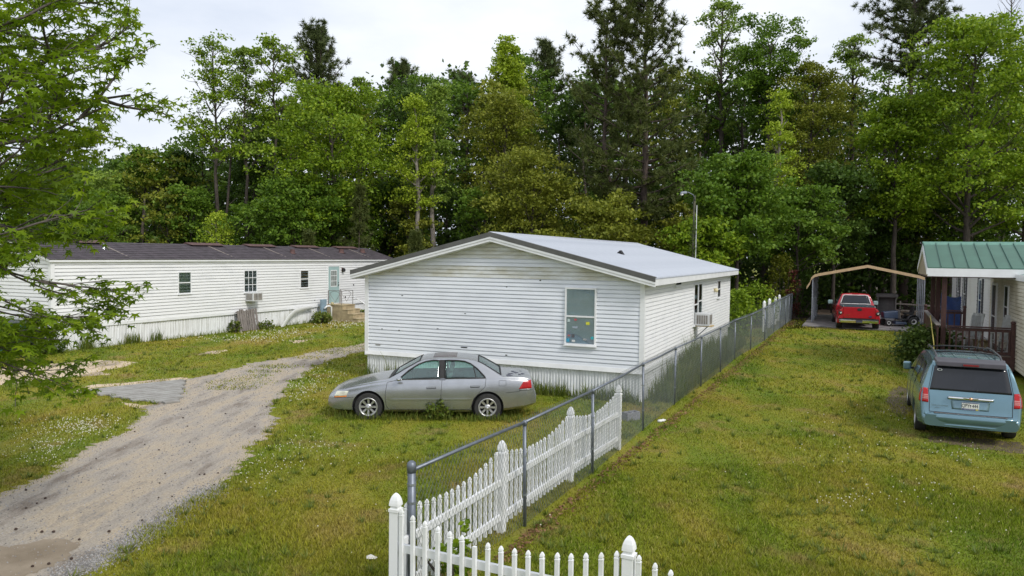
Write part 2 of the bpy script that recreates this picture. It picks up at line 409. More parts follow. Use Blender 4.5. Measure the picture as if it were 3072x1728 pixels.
# concrete slab under the carport
GAM = R(24.5)
d1 = Vector((math.cos(GAM), -math.sin(GAM), 0)); d2 = Vector((math.sin(GAM), math.cos(GAM), 0))
cp0 = Vector((17.6, 45.0, 0))
M_slab = mat('carport_slab', (0.30, 0.28, 0.27), 0.9, scale=1.5, c2=(0.13, 0.12, 0.12), world=True, bump=0.2)
slab = [cp0 + d1 * -0.3 + d2 * -2.6, cp0 + d1 * 8.0 + d2 * -3.4, cp0 + d1 * 8.0 + d2 * 7, cp0 + d1 * -0.3 + d2 * 7]
mb = MB(); mb.prism([(p.x, p.y, 0.004) for p in slab], (0, 0, 0.07)); tag(mb.build('carport_slab', M_slab), 'worn grey concrete slab under the carport', None, None, 'structure')

# grooved metal sheet half buried at the edge of the drive
q = [G(*p) for p in ((205, 985), (470, 956), (452, 1012), (425, 1016), (345, 1010))]
MSH = mat('weathered_sheet', (0.36, 0.355, 0.335), 0.9, spec=.1, var=0.12, scale=3, c2=(0.25, 0.24, 0.22), world=True)
ax = (q[1] - q[0]).normalized(); ay = Vector((-ax.y, ax.x, 0))
poly2 = [((p - q[0]).dot(ax), (p - q[0]).dot(ay)) for p in q]
ys = [p[1] for p in poly2]; y0, y1 = min(ys), max(ys)
base = thing('corrugated_sheet', 'grey grooved metal sheet lying flat beside the driveway', 'metal sheet', (q[0].x, q[0].y, 0.0), math.atan2(ax.y, ax.x))
nst = 12; wst = (y1 - y0) / nst
for i in range(nst):
    ya, yb = y0 + i * wst, y0 + (i + 1) * wst - 0.075
    ym = (ya + yb) / 2; xs = []
    for k in range(len(poly2)):
        a, b = poly2[k], poly2[(k + 1) % len(poly2)]
        if (a[1] - ym) * (b[1] - ym) < 0: xs.append(a[0] + (b[0] - a[0]) * (ym - a[1]) / (b[1] - a[1]))
    if len(xs) < 2 or max(xs) - min(xs) < 0.15: continue
    j = random.uniform(-0.12, 0.12)
    mb = MB(); mb.box(min(xs) + j, max(xs) + j * 0.7, ya, yb, 0.006, 0.055); mb.build('sheet_rib', MSH, base, bevel=0.006, seg=1)
mb = MB(); mb.prism([(p[0] * 0.985 + 0.03, p[1] * 0.97, 0.004) for p in poly2], (0, 0, 0.008)); mb.build('sheet_base', mat('sheet_groove', (0.07, 0.065, 0.06), 0.9, spec=.1), base)
# ---------------------------------------------------------------- building helpers
def course_mesh(u0, u1, h, m, t0=None, t1=None, cove=0.77, lip=0.038):
    t0 = u0 if t0 is None else t0; t1 = u1 if t1 is None else t1
    prof = [(0, 0), (lip, 0), (lip - 0.012, cove * h - 0.004), (0.001, cove * h), (0.001, h), (0, h)]
    mb = MB(); A = []; B = []
    for (o, z) in prof:
        f = z / h
        A.append((u0 + (t0 - u0) * f, -o, z)); B.append((u1 + (t1 - u1) * f, -o, z))
    n = len(prof); mb.add(A + B, [tuple(range(n))[::-1], tuple(range(n, 2 * n))] + [(k, (k + 1) % n, n + (k + 1) % n, n + k) for k in range(n)])
    return mb.mesh('siding_course', m)
def siding(wall, loc, rz, u0, u1, z0, z1, h, m, top_m=None, lip=0.034):
    n = int(round((z1 - z0) / h)); h = (z1 - z0) / n
    me = course_mesh(u0, u1, h + 0.0, m, lip=lip); me2 = course_mesh(u0, u1, h, top_m, lip=lip) if top_m else None
    M = Matrix.Rotation(rz, 3, 'Z')
    for i in range(n):
        o = ob('siding_course', me2 if (me2 and i == n - 1) else me, wall, Vector(loc) + Vector((0, 0, z0 + i * h + random.uniform(-.0015, .0015))), rz)
def skirt_panel_mesh(w, z0, z1, m, ribs=5, d=0.018):
    mb = MB(); pts = []
    n = ribs * 4
    for i in range(n + 1):
        ph = i % 4; o = d if ph in (1, 2) else 0.0
        pts.append((w * i / n, -o))
    back = [(w, 0.02), (0, 0.02)]
    poly = [(x, y, z0) for x, y in pts + back]
    mb.prism(poly, (0, 0, z1 - z0))
    return mb.mesh('skirting_panel', m)
def skirting(parent, loc, rz, u0, u1, z0, z1, m, w=0.42, ribs=5, lean=0.0):
    n = max(1, int(round((u1 - u0) / w))); w = (u1 - u0) / n
    me = skirt_panel_mesh(w - 0.004, z0, z1, m, ribs)
    Mx = Matrix.Rotation(rz, 3, 'Z')
    for i in range(n):
        p = Vector(loc) + Mx @ Vector((u0 + i * w, random.uniform(-.004, .004), 0))
        o = ob('skirting_panel', me, parent, p, rz)
        if lean: o.rotation_euler = (0, lean * random.uniform(0.3, 1.3), rz)
def window(parent, loc, rz, wdt, hgt, fm, back_m, top_m=None, rail=True, muntin=None, fw=0.045, name='window', pane_m=None, depth=0.055):
    """frame proud of the siding, blind or curtain behind, panes in front; loc = lower left outer corner, outward = -y"""
    mb = MB(); a, b = -depth, 0.0
    mb.box(0, wdt, a - 0.012, b, 0, fw); mb.box(0, wdt, a, b, hgt - fw, hgt)
    mb.box(0, fw, a, b, fw, hgt - fw); mb.box(wdt - fw, wdt, a, b, fw, hgt - fw)
    Mz = Matrix.Rotation(rz, 3, 'Z'); loc = Vector(loc) + Mz @ Vector((0, -.012, 0)); wi = mb.build(name, fm, parent, loc=loc, rz=rz)
    mb = MB(); mb.box(-0.02, wdt + 0.02, a - 0.03, b, -0.03, -0.001); mb.build('sill', fm, wi)
    hm = hgt * 0.5
    if rail:
        mb = MB(); mb.box(fw, wdt - fw, a + 0.004, b, hm - 0.022, hm + 0.022); mb.build('meeting_rail', fm, wi)
    segs = [(fw, hm - 0.022, back_m), (hm + 0.022, hgt - fw, top_m or back_m)] if rail else [(fw, hgt - fw, back_m)]
    for (za, zb, bmx) in segs:
        if bmx:
            mb = MB()
            if bmx is M_blind:
                ns = max(4, int((zb - za) / 0.028))
                for k in range(ns):
                    z = za + (zb - za) * k / ns
                    mb.hexa([(fw, -0.030, z), (wdt - fw, -0.030, z), (wdt - fw, -0.024, z + 0.002), (fw, -0.024, z + 0.002), (fw, -0.025, z + (zb - za) / ns * .96), (wdt - fw, -0.025, z + (zb - za) / ns * .96), (wdt - fw, -0.019, z + (zb - za) / ns * .96), (fw, -0.019, z + (zb - za) / ns * .96)])
            else: mb.box(fw, wdt - fw, -0.030, -0.024, za, zb)
            mb.build('blind' if bmx is M_blind else 'curtain', bmx, wi)
        mb = MB(); mb.box(fw, wdt - fw, -0.042, -0.038, za, zb); mb.build('pane', pane_m or M_pane, wi)
    if muntin:
        nx, nz = muntin
        for i in range(1, nx):
            x = fw + (wdt - 2 * fw) * i / nx; mb = MB(); mb.box(x - .012, x + .012, a + .003, -0.0425, fw, hgt - fw); mb.build('muntin', fm, wi)
        for i in range(1, nz):
            z = fw + (hgt - 2 * fw) * i / nz; mb = MB(); mb.box(fw, wdt - fw, a + .002, -0.0426, z - .014, z + .014); mb.build('muntin', fm, wi)
    return wi
M_ac = mat('ac_case', (0.60, 0.61, 0.62), 0.5, var=0.08, scale=4)
M_acg = mat('ac_grille', (0.30, 0.28, 0.25), 0.7, scale=6, c2=(0.16, 0.15, 0.14))
def ac_unit(name, label, loc, rz, w_=0.62, h_=0.42, d_=0.5, brace=True):
    t = thing(name, label, 'air conditioner', loc, rz)
    mb = MB(); mb.box(0, w_, -d_, 0.0, 0, h_); mb.build('case', M_ac, t, bevel=0.012)
    n = 5
    for i in range(n):                              # louvres on the side that shows
        y = -d_ + 0.06 + i * (d_ - 0.12) / n
        mb = MB(); mb.box(-0.006, -0.0005, y, y + (d_ - .12) / n - 0.018, 0.06, h_ - 0.06); mb.build('louvre', M_acg, t)
    for i in range(2):
        x = 0.05 + i * (w_ - 0.08) / 2
        mb = MB(); mb.box(x, x + (w_ - 0.12) / 2 - .01, -d_ - 0.007, -d_ - 0.0005, 0.05, h_ - 0.05); mb.build('grille', M_acg, t)
    if brace:
        mb = MB(); mb.bar((w_ * 0.5, -d_ * 0.9, 0), (w_ * 0.5, -0.02, -0.42), 0.03, 0.03); mb.build('brace', M_galvpipe, t)
        mb = MB(); mb.box(0.05, w_ - .05, -d_ - 0.08, 0.0, -0.035, -0.003); mb.build('shelf', mat('raw_lumber', (0.5, 0.38, 0.2), 0.8), t)
    return t

# ---------------------------------------------------------------- the white double-wide house
A = R(23.6)
HX, HY = 3.42, 19.85
house = thing('mobile_home', 'white vinyl sided house with metal gable roof behind the silver sedan', 'house', (HX, HY, 0), -A)
W_, L_ = 8.55, 15.7
ZS, ZE, ZR = 0.76, 3.24, 4.36
wall = MB(); wall.box(-W_ + .01, -.01, 0.01, L_ - .01, ZS - 0.03, ZE)
wall.prism([(-W_ + .01, .01, ZE), (-.01, .01, ZE), (-W_ / 2, .01, ZR - .07)], (0, L_ - .02, 0))
wall = wall.build('wall', M_siding, house)
h = 0.1092
n = int((ZE - ZS - 0.10) / h)
z = ZS + 0.10
me = course_mesh(-W_ + .06, -.06, h, M_siding)
while z + h < ZE + 0.02:
    ob('siding_course', me, wall, (0, 0.01, z + random.uniform(-.001, .001))); z += h
while z < ZR - 0.16:
    f0 = (z - ZE + 0.06) / (ZR - ZE); f1 = min(1, (z + h - ZE + .06) / (ZR - ZE)); f0 = max(0, f0)
    hw = (W_ / 2)
    ob('siding_course', course_mesh(-hw - hw * (1 - f0), -hw + hw * (1 - f0), h, M_mildew if z > ZE + 0.55 or random.random() < .35 else M_siding, -hw - hw * (1 - f1), -hw + hw * (1 - f1)), wall, (0, 0.01, z)); z += h
siding(wall, (0, 0, 0), R(90), 0.06, L_ - .06, ZS + 0.10, ZE - 0.11, h, M_siding_b)
siding(wall, (0, 0, 0), R(90), 0.06, L_ - .06, ZE - 0.11, ZE, 0.11, M_mildew)
for (x, y) in ((-W_, 0), (0, 0), (0, L_)):
    mb = MB(); sx = 1 if x < -1 else -1
    mb.box(x - 0.038 if sx > 0 else x - .09, x + 0.09 if sx > 0 else x + .038, y - .040 if y < 1 else y - .07, y + .07 if y < 1 else y + .040, ZS - 0.05, ZE + 0.02)
    mb.build('corner_trim', M_trim, house)
mb = MB(); mb.hexa([(-W_ - .02, -.06, ZS - .02), (.06, -.06, ZS - .02), (.06, .02, ZS - .02), (-W_ - .02, .02, ZS - .02), (-W_ - .02, -.036, ZS + .10), (.036, -.036, ZS + .10), (.036, .02, ZS + .10), (-W_ - .02, .02, ZS + .10)]); mb.build('base_trim', M_trim, house)
mb = MB(); mb.box(.0, .055, .021, L_ + .02, ZS - .02, ZS + .098); mb.build('base_trim', M_trim, house)
skirting(house, (0, 0.03, 0), 0, -W_ + .02, -.02, 0, ZS - .021, M_skirt, 0.42, 5)
skirting(house, (-.03, 0, 0), R(90), .02, L_ - .02, 0, ZS - .021, M_skirt_old, 0.42, 5)
# roof: ribbed metal panels on both slopes
OV, OE = 0.30, 0.36
sl = (ZR - ZE) / (W_ / 2); ez = ZE + 0.07 - sl * OE
def rib_panel(wd, x_top, z_top, x_bot, z_bot, m, name, ribs=4, rh=0.034, th=0.02):
    prof = []
    for i in range(ribs):
        a = i / ribs * wd; b = (i + 1) / ribs * wd; q = (b - a)
        prof += [(a, 0), (a + q * .55, 0), (a + q * .65, rh), (a + q * .9, rh)]
    prof.append((wd, 0)); P = [[(x_top, y, z_top + o) for y, o in prof], [(x_bot, y, z_bot + o) for y, o in prof]]
    mb = MB(); mb.grid(P); nn = len(prof)
    mb.grid([[(x_top, y, z_top - th) for y, o in prof], [(x_bot, y, z_bot - th) for y, o in prof]])
    mb.f += [(nn + i, nn + i + 1, 3 * nn + i + 1, 3 * nn + i) for i in range(nn - 1)]
    return mb.mesh(name, m)
npan = 18; tot = L_ + 2 * OV; wd = tot / npan
roof_r = rib_panel(wd, -W_ / 2, ZR + .03, OE, ez + .03, M_galv, 'roof_panel')
roof_l = rib_panel(wd, -W_ / 2, ZR + .03, -W_ - OE, ez + .03, M_galv, 'roof_panel')
deck = MB(); deck.prism([(-W_ / 2, -OV + .02, ZR - .005), (OE - .04, -OV + .02, ez - .005 + sl * .04), (OE - .04, -OV + .02, ez - .12), (OE - .3, -OV + .02, ez - .12), (-W_ / 2, -OV + .02, ZR - .2), (-W_ - OE + .3, -OV + .02, ez - .12), (-W_ - OE + .04, -OV + .02, ez - .12), (-W_ - OE + .04, -OV + .02, ez - .005 + sl * .04)], (0, tot - .04, 0))
roof = deck.build('roof', M_trim, house)
for i in range(npan):
    ob('roof_panel', roof_r, roof, (0, -OV + i * wd, 0)); ob('roof_panel', roof_l, roof, (0, -OV + i * wd, 0))
mb = MB(); mb.prism([(-W_ / 2 - .22, -OV - .02, ZR - .0), (-W_ / 2, -OV - .02, ZR + .085), (-W_ / 2 + .22, -OV - .02, ZR - .0 + .0), (-W_ / 2, -OV - .02, ZR + .06)], (0, tot + .04, 0)); mb.build('ridge_cap', M_galv, roof)
for s in (-1, 1):                                                   # front rake: charcoal trim over white strips
    xe = OE + .01 if s > 0 else -W_ - OE - .01
    a0 = Vector((-W_ / 2, -OV - .045, ZR + .07)); a1 = Vector((xe, -OV - .045, ez + .07))
    for (nm, t0, t1, yo, mm) in (('rake_trim', 0.0, -.128, 0.0, M_darktrim), ('rake_fascia', -.131, -.185, .006, M_trim), ('rake_fascia', -.188, -.26, .022, M_trim)):
        mb = MB(); mb.prism([a0 + Vector((0, yo, t0)), a1 + Vector((0, yo, t0)), a1 + Vector((0, yo, t1)), a0 + Vector((0, yo, t1))], (0, .03, 0)); mb.build(nm, mm, roof)
    mb = MB(); mb.prism([a0 + Vector((0, .031, .0)), a1 + Vector((0, .031, .0)), a1 + Vector((0, .031, -.02)), a0 + Vector((0, .031, -.02))], (0, .12, 0)); mb.build('rake_trim', M_darktrim, roof)
mb = MB(); mb.box(OE - .05, OE - .01, -OV - .02, tot - OV, ez - .16, ez + .008); mb.build('eave_fascia', M_trim, roof)
mb = MB(); mb.box(-W_ - OE + .01, -W_ - OE + .05, -OV - .02, tot - OV, ez - .19, ez + .008); mb.build('eave_fascia', M_trim, roof)
mb = MB(); mb.box(.0, OE - .05, -OV + .02, tot - OV, ez - .13, ez - .11); mb.build('soffit', M_trim, roof)
mb = MB(); mb.prism([(-.16, -.12, 0), (.16, -.12, -.04), (.02, -.12, .16)], (0, .24, 0)); mb.build('vent_hood', M_dark, roof, loc=(-2.1, 5.2, ZR - sl * (W_ / 2 - 2.1) + .05))
# windows of the house
window(house, (-2.14, 0.0, 1.40), 0, 0.88, 1.55, M_trim, M_blind, M_blind, depth=0.06)
st = mat('sticker_paper', (0.7, 0.7, 0.72), 0.6)
for (sx, sz, sw, sh, cc) in ((.08, .62, .07, .08, (.5, .6, .6)), (.27, .66, .07, .05, (.5, .1, .12)), (.60, .56, .10, .08, (.62, .62, .06)), (.22, .45, .15, .06, (.3, .36, .42)), (.12, .33, .06, .05, (.2, .25, .28)),
                             (.20, .20, .08, .09, (.10, .10, .11)), (.09, .23, .07, .04, (.45, .14, .14)), (.05, .08, .09, .09, (.05, .32, .50)), (.21, .08, .09, .06, (.65, .66, .66)), (.74, .18, .08, .07, (.05, .40, .45)), (.52, .14, .10, .05, (.35, .36, .36))):
    o = MB(); o.box(sx, sx + sw, -.062, -.0545, sz, sz + sh); o = o.build('sticker', mat('sticker_%02d%02d' % (int(sx * 100), int(sz * 100)), cc, .6, var=.3, scale=30), house, loc=(-2.14, 0, 1.40))
window(house, (0.0, 3.72, 2.90), R(90), 0.92, 0.27, M_trim, None, rail=False, pane_m=M_pane_d)
wd2 = window(house, (0.0, 6.85, 1.45), R(90), 0.80, 1.44, M_trim, M_brown, M_brown, pane_m=M_pane)
window(house, (0.0, 7.67, 1.62), R(90), 0.80, 1.27, M_trim, M_curtain, M_brown)
window(house, (0.0, 12.0, 2.16), R(90), 0.75, 0.72, M_trim, None, pane_m=M_pane_d)
ml = mat('lamp_brass', (0.45, 0.36, 0.16), 0.5, metal=.4)
pl = thing('wall_lamp', 'small round porch lamp on the white side wall beside the back window', 'lamp', (0, 0, 0), 0)
hm4 = Matrix.Translation((HX, HY, 0)) @ Matrix.Rotation(-A, 4, 'Z')
pl.matrix_world = hm4 @ Matrix.Translation((0.02, 11.3, 2.52))
mb = MB(); mb.lathe([(.0, 0), (.06, .0), (.06, .03), (.0, .03)], 10, Matrix.Rotation(R(90), 4, 'Y')); mb.build('backplate', ml, pl)
mb = MB(); mb.lathe([(.02, -.1), (.065, -.07), (.075, 0), (.05, .06), (.0, .09)], 10, Matrix.Translation((.09, 0, 0))); mb.build('shade', mat('lamp_glass', (.7, .62, .4), .3), pl, True)
a = ac_unit('window_air_conditioner', 'white boxy air conditioner jutting from the side window above the chain fence', (0, 0, 0), 0)
a.matrix_world = hm4 @ Matrix.Translation((0.06, 6.98, 1.46)) @ Matrix.Rotation(R(90), 4, 'Z')
# grime marks and nail holes on the front
for (x, zz, ww, hh) in ((-8.2, 1.02, .16, .05), (-7.3, 2.55, .05, .02), (-5.2, 2.1, .05, .02), (-5.3, 1.12, .2, .03), (-3.9, .98, .06, .03), (-6.1, 1.62, .06, .02), (-2.9, 3.1, .04, .03), (-7.4, 1.5, .04, .03), (-3.9, 2.9, .03, .02), (-8.0, 1.52, .05, .02), (-4.8, .80, .03, .04), (-5.1, .82, .03, .04)):
    mb = MB(); mb.box(x, x + ww, -.030, -.005, zz, zz + hh); mb.build('siding_hole', M_dark if hh < .045 else mat('grime', (.3, .3, .3), .8), wall)

# ---------------------------------------------------------------- the long white trailer on the left
TX, TY = -16.9, 28.1
TA = R(24.0)
trailer = thing('long_trailer', 'long white trailer house with dark shingle roof and teal door', 'house', (TX, TY, 0), -TA)
TL, TW, TZ, TE, TR = 22.8, 4.35, 0.84, 3.40, 4.12
mb = MB(); mb.box(-TW + .01, -.01, .01, TL - .01, TZ - .03, TE); mb.prism([(-TW + .01, .01, TE), (-.01, .01, TE), (-TW / 2, .01, TR - .05)], (0, TL - .02, 0)); twall = mb.build('wall', M_siding_b, trailer)
siding(twall, (0, 0, 0), R(90), 0.05, TL - .05, TZ + .10, TE - .16, 0.137, M_siding_b, lip=.05)
mb = MB(); mb.box(0, .056, .091, TL, TE - .16, TE); mb.build('eave_board', M_trim, trailer)
siding(twall, (0, 0, 0), 0, -TW + .05, -.05, TZ + .1, TE, 0.137, M_siding_b, lip=.05)
for i in range(4):
    z = TE + i * .137; f0 = (z - TE) / (TR - TE); f1 = min(1, (z + .137 - TE) / (TR - TE))
    ob('siding_course', course_mesh(-TW / 2 - TW / 2 * (1 - f0), -TW / 2 + TW / 2 * (1 - f0), .137, M_siding_b, -TW / 2 - TW / 2 * (1 - f1), -TW / 2 + TW / 2 * (1 - f1)), twall, (0, 0, z))
mb = MB(); mb.box(-.09, .057, -.057, .09, TZ - .04, TE); mb.build('corner_trim', M_trim, trailer)
mb = MB(); mb.box(0, .060, .0, TL, TZ - .02, TZ + .1); mb.build('base_trim', M_trim, trailer)
mb = MB(); mb.box(-TW, .061, -.058, -.001, TZ - .021, TZ + .101); mb.build('base_trim', M_trim, trailer)
skirting(trailer, (.01, 0, 0), R(90), 0.0, 3.9, 0, TZ - .03, M_skirt_old, 0.40, 3, lean=.05)
skirting(trailer, (-.03, 0, 0), R(90), 3.95, TL, 0, TZ - .03, M_skirt_old, 0.40, 3, lean=.008)
skirting(trailer, (0, .03, 0), 0, -TW, 0, 0, TZ - .03, M_skirt_old, 0.40, 3)
M_shingle = mat('dark_shingles', (0.075, 0.062, 0.072), 0.9, scale=3.0, c2=(0.040, 0.033, 0.038), world=True, bump=0.5, bscale=30, lo=.35, hi=.65)
M_ridge = mat('ridge_shingles', (0.10, 0.055, 0.05), 0.9, var=.3, scale=5, bump=.4)
sl2 = (TR - TE) / (TW / 2)
roofT = MB(); roofT.prism([(-TW / 2, -.15, TR), (.14, -.15, TE + .02 - sl2 * .0), (.14, -.15, TE - .06), (-TW / 2, -.15, TR - .12), (-TW - .14, -.15, TE - .06), (-TW - .14, -.15, TE + .02)], (0, TL + .3, 0)); roofT = roofT.build('roof', M_trim, trailer)
nr = 9                                                               # shingle courses, each butt a step
for s in (1, -1):
    for i in range(nr):
        f0, f1 = i / nr, (i + 1) / nr
        def pt(f, up): 
            x = (-TW / 2) + s * (TW / 2 + .16) * f; return Vector((x, -.17, TR + (TE + .02 - TR) * f + up))
        mb = MB(); mb.prism([pt(f0, .012), pt(f1, .034), pt(f1, .004), pt(f0, .004)], (0, TL + .34, 0))
        mb.build('shingle_course', M_shingle, roofT)
for k, y in enumerate((2.4, 8.2, 12.0, 15.7, 19.5)):                 # patched ridge caps and seams
    mb = MB(); mb.prism([(-TW / 2 - .3, 0, TR - .04), (-TW / 2, 0, TR + .09), (-TW / 2 + .45, 0, TR - .03), (-TW / 2, 0, TR + .02)], (0, 2.1 if k else 1.2, 0)); mb.build('ridge_cap', M_ridge, roofT, loc=(0, y, 0))
    mb = MB(); mb.prism([(-TW / 2 + .4, 0, TR - .07), (.05, 0, TE + .065), (.05, 0, TE + .05), (-TW / 2 + .4, 0, TR - .09)], (0, .10, 0)); mb.build('roof_seam', mat('seam_tan', (.2, .17, .15), .9), roofT, loc=(0, y + 1.0, 0))
for (y, xx, mm, s) in ((3.1, -1.2, M_chrome, .06), (18.9, -1.1, M_ridge, .16), (14.3, -.9, M_ridge, .14), (21.2, -1.2, M_ridge, .16)):
    zz = TR - sl2 * (TW / 2 + xx) if xx < -TW / 2 else TR - sl2 * (xx + TW / 2)
    mb = MB(); mb.lathe([(s * 1.6, 0), (s, .05), (s * .9, .2), (s * .9, .24), (0, .25)], 10); mb.build('roof_vent', mm, roofT, True, loc=(xx, y, zz + .01))
window(trailer, (0, 5.72, 1.92), R(90), .74, .98, M_trim, M_curtain, mat('curtain_pale', (.45, .5, .5), .8))
window(trailer, (0, 9.66, 1.82), R(90), .90, 1.10, M_trim, M_curtain, M_curtain, rail=False, muntin=(3, 3))
window(trailer, (0, 13.78, 1.90), R(90), .70, .97, M_trim, M_brown, M_curtain_t)
tm4 = Matrix.Translation((TX, TY, 0)) @ Matrix.Rotation(-TA, 4, 'Z')
a = ac_unit('window_air_conditioner', 'white air conditioner hanging below the nine pane trailer window', (0, 0, 0), 0, .66, .42, .5, False); a.matrix_world = tm4 @ Matrix.Translation((.05, 9.75, 1.42)) @ Matrix.Rotation(R(90), 4, 'Z')
M_teal = mat('door_teal', (0.33, 0.46, 0.46), 0.5, var=.08, scale=3)
door = MB(); door.box(0, .05, 0, .98, 0, 2.06); door = door.build('door', M_teal, trailer, loc=(.012, 16.16, .97))
mb = MB(); mb.box(.0, .065, -.05, 0, -.02, 2.12); mb.box(.0, .065, .98, 1.03, -.02, 2.12); mb.box(.0, .065, 0, .98, 2.06, 2.12); mb.build('door_frame', M_trim, door)
mb = MB(); mb.box(.0501, .057, .20, .78, .92, 1.86); mb.build('door_light', M_trim, door)
for i in range(3):
    for j in range(3):
        mb = MB(); mb.box(.0571, .0595, .235 + i * .175, .235 + i * .175 + .15, .965 + j * .295, .965 + j * .295 + .265); mb.build('pane', mat('door_pane', (.22, .25, .24), .15, var=.3, scale=4), door)
mb = MB(); mb.lathe([(0, 0), (.03, 0), (.03, .05), (0, .06)], 8, Matrix.Translation((.05, .90, 1.0)) @ Matrix.Rotation(R(90), 4, 'Y')); mb.build('door_knob', M_dark, door)
mb = MB(); mb.lathe([(0, 0), (.025, 0), (.025, .03), (0, .03)], 8, Matrix.Translation((.05, .90, 1.14)) @ Matrix.Rotation(R(90), 4, 'Y')); mb.build('deadbolt', M_dark, door)
mb = MB(); mb.box(.0, .05, 0, .2, 0, .2); 
for i in range(3): mb.box(.0501, .056, .02, .18, .03 + i * .055, .065 + i * .055)
mb.build('vent_grille', mat('vent_grey', (.38, .36, .33), .7, var=.3, scale=30), trailer, loc=(0.0, 1.06, 1.10))
for (y, zz, s) in ((18.55, 1.93, .10), (17.75, 1.25, .10), (3.1, 1.12, .05), (15.0, 1.2, .06)):
    mb = MB(); mb.lathe([(0, 0), (s * .6, .0), (s * .55, .012), (0, .012)], 7, Matrix.Translation((.040, y, zz)) @ Matrix.Rotation(R(90), 4, 'Y')); mb.build('siding_hole', M_dark, twall)
lmp = thing('porch_lamp', 'rusty dark porch lamp mounted beside the teal door', 'lamp'); lmp.matrix_world = tm4 @ Matrix.Translation((.03, 17.45, 2.86))
mb = MB(); mb.box(0, .03, -.06, .06, -.1, .1); mb.build('backplate', M_ridge, lmp)
mb = MB(); mb.lathe([(.02, .08), (.09, .03), (.10, -.1), (.06, -.14), (0, -.14)], 8, Matrix.Translation((.13, 0, 0))); mb.build('shade', M_dark, lmp)
# steps at the teal door
stp = thing('concrete_steps', 'tan precast concrete steps with iron rail at the teal door', 'steps'); stp.matrix_world = tm4 @ Matrix.Translation((.05, 16.05, 0))
for i in range(4):
    zt = .92 - i * .235; x0 = 0 if i == 0 else 1.05 + (i - 1) * .36
    mb = MB(); mb.box(x0, 1.05 + i * .36, 0, 1.15, 0, zt - .05); mb.build('riser', M_steps, stp)
    mb = MB(); mb.box(x0, 1.05 + i * .36 + .03, -.02, 1.17, zt - .049, zt); mb.build('tread', M_steps, stp, bevel=.012)
M_iron = mat('old_iron', (.22, .20, .19), .6, metal=.5, var=.3)
mb = MB(); mb.tube([(.95, 1.1, .9), (.95, 1.1, 1.72)], .02); mb.tube([(.08, 1.1, .9), (.08, 1.1, 1.72)], .02); mb.tube([(.08, 1.1, 1.70), (.95, 1.1, 1.70)], .016)
mb.tube([(.15, 1.1, 1.5)] + [(.5 + .33 * math.cos(t) , 1.1, 1.5 + .16 * math.sin(t)) for t in np.linspace(math.pi, 0, 8)] + [(.52, 1.1, 1.05), (.17, 1.1, 1.5)], .012, 5); mb.build('railing', M_iron, stp)
mb = MB(); mb.tube([(.95, .05, .9), (.95, .05, 1.72)], .02); mb.tube([(.08, .05, .9), (.08, .05, 1.72)], .02); mb.tube([(.08, .05, 1.70), (.95, .05, 1.70)], .016)
mb.tube([(.15, .05, 1.5)] + [(.5 + .33 * math.cos(t) , .05, 1.5 + .16 * math.sin(t)) for t in np.linspace(math.pi, 0, 8)] + [(.52, .05, 1.05), (.17, .05, 1.5)], .012, 5); mb.build('railing', M_iron, stp)
mb = MB(); mb.tube([(.95, 1.1, 1.35), (1.5, 1.12, 1.1), (2.0, 1.15, .78), (2.05, 1.15, .62), (1.9, 1.15, .52)], .028, 6); mb.tube([(1.75, 1.15, .92), (1.75, 1.15, 0)], .02); mb.build('handrail', M_trim, stp, True)
# meter pedestal next to the steps
mt = thing('utility_pedestal', 'blue grey utility pedestal with white conduit beside the concrete steps', 'utility box'); mt.matrix_world = tm4 @ Matrix.Translation((.35, 15.35, 0))
mb = MB(); mb.box(-.06, .06, -.22, .22, 0, 1.25); mb.build('panel', mat('pedestal_blue', (.22, .31, .38), .6, scale=4), mt, bevel=.02)
mb = MB(); mb.tube([(.3, .3, 0), (.3, .3, .80), (.27, .22, .87), (.2, .05, .87), (.14, -.1, .74)], .05, 8); mb.build('conduit', M_trim, mt, True)
mb = MB(); mb.lathe([(0, 0), (.09, 0), (.09, .09), (.06, .12), (0, .12)], 10, Matrix.Translation((.30, .33, 1.0)) @ Matrix.Rotation(R(90), 4, 'Y')); mb.tube([(.3, .33, .8), (.3, .33, 1.0)], .03); mb.build('meter', mat('meter_cap', (.42, .36, .2), .5), mt)
# pallet propped on the skirting
pal = thing('wooden_pallet', 'weathered grey wooden pallet leaning on the trailer skirting', 'pallet'); pal.matrix_world = tm4 @ Matrix.Translation((.38, 9.0, 0.0)) @ Matrix.Rotation(R(-10), 4, 'Y')
for i in range(9):
    y = i * .148 + random.uniform(-.012, .012); w0 = random.choice((.10, .12, .13)); zt = 1.02 + random.uniform(-.05, .05)
    mb = MB(); mb.box(.02, .042, y, y + w0, random.uniform(0, .02), zt); mb.build('slat', M_wood_old, pal)
for z in (.10, .52, .92):
    mb = MB(); mb.box(-.075, .018, 0, 1.3, z, z + .045); mb.build('stringer', M_wood_old, pal)
# arched piece of bent skirting leaning against the wall
bp_ = thing('bent_skirting_sheet', 'bent white vinyl skirting sheet arching off the trailer wall', 'sheet'); bp_.matrix_world = tm4 @ Matrix.Translation((.12, 11.6, 0))
P = [(.35, 0.2, .02), (.33, .5, .3), (.28, .9, .6), (.2, 1.4, .82), (.12, 2.0, .90), (.06, 3.0, .92)]
mb = MB(); mb.grid([[Vector(p) + Vector((0, 0, 0)) for p in P], [Vector(p) + Vector((.02, .12, -.16)) for p in P], [Vector(p) + Vector((-.02, .12, -.17)) for p in P], [Vector(p) + Vector((-.03, 0, 0)) for p in P], [Vector(p) for p in P]]); mb.build('bent_panel', M_trim, bp_, True)
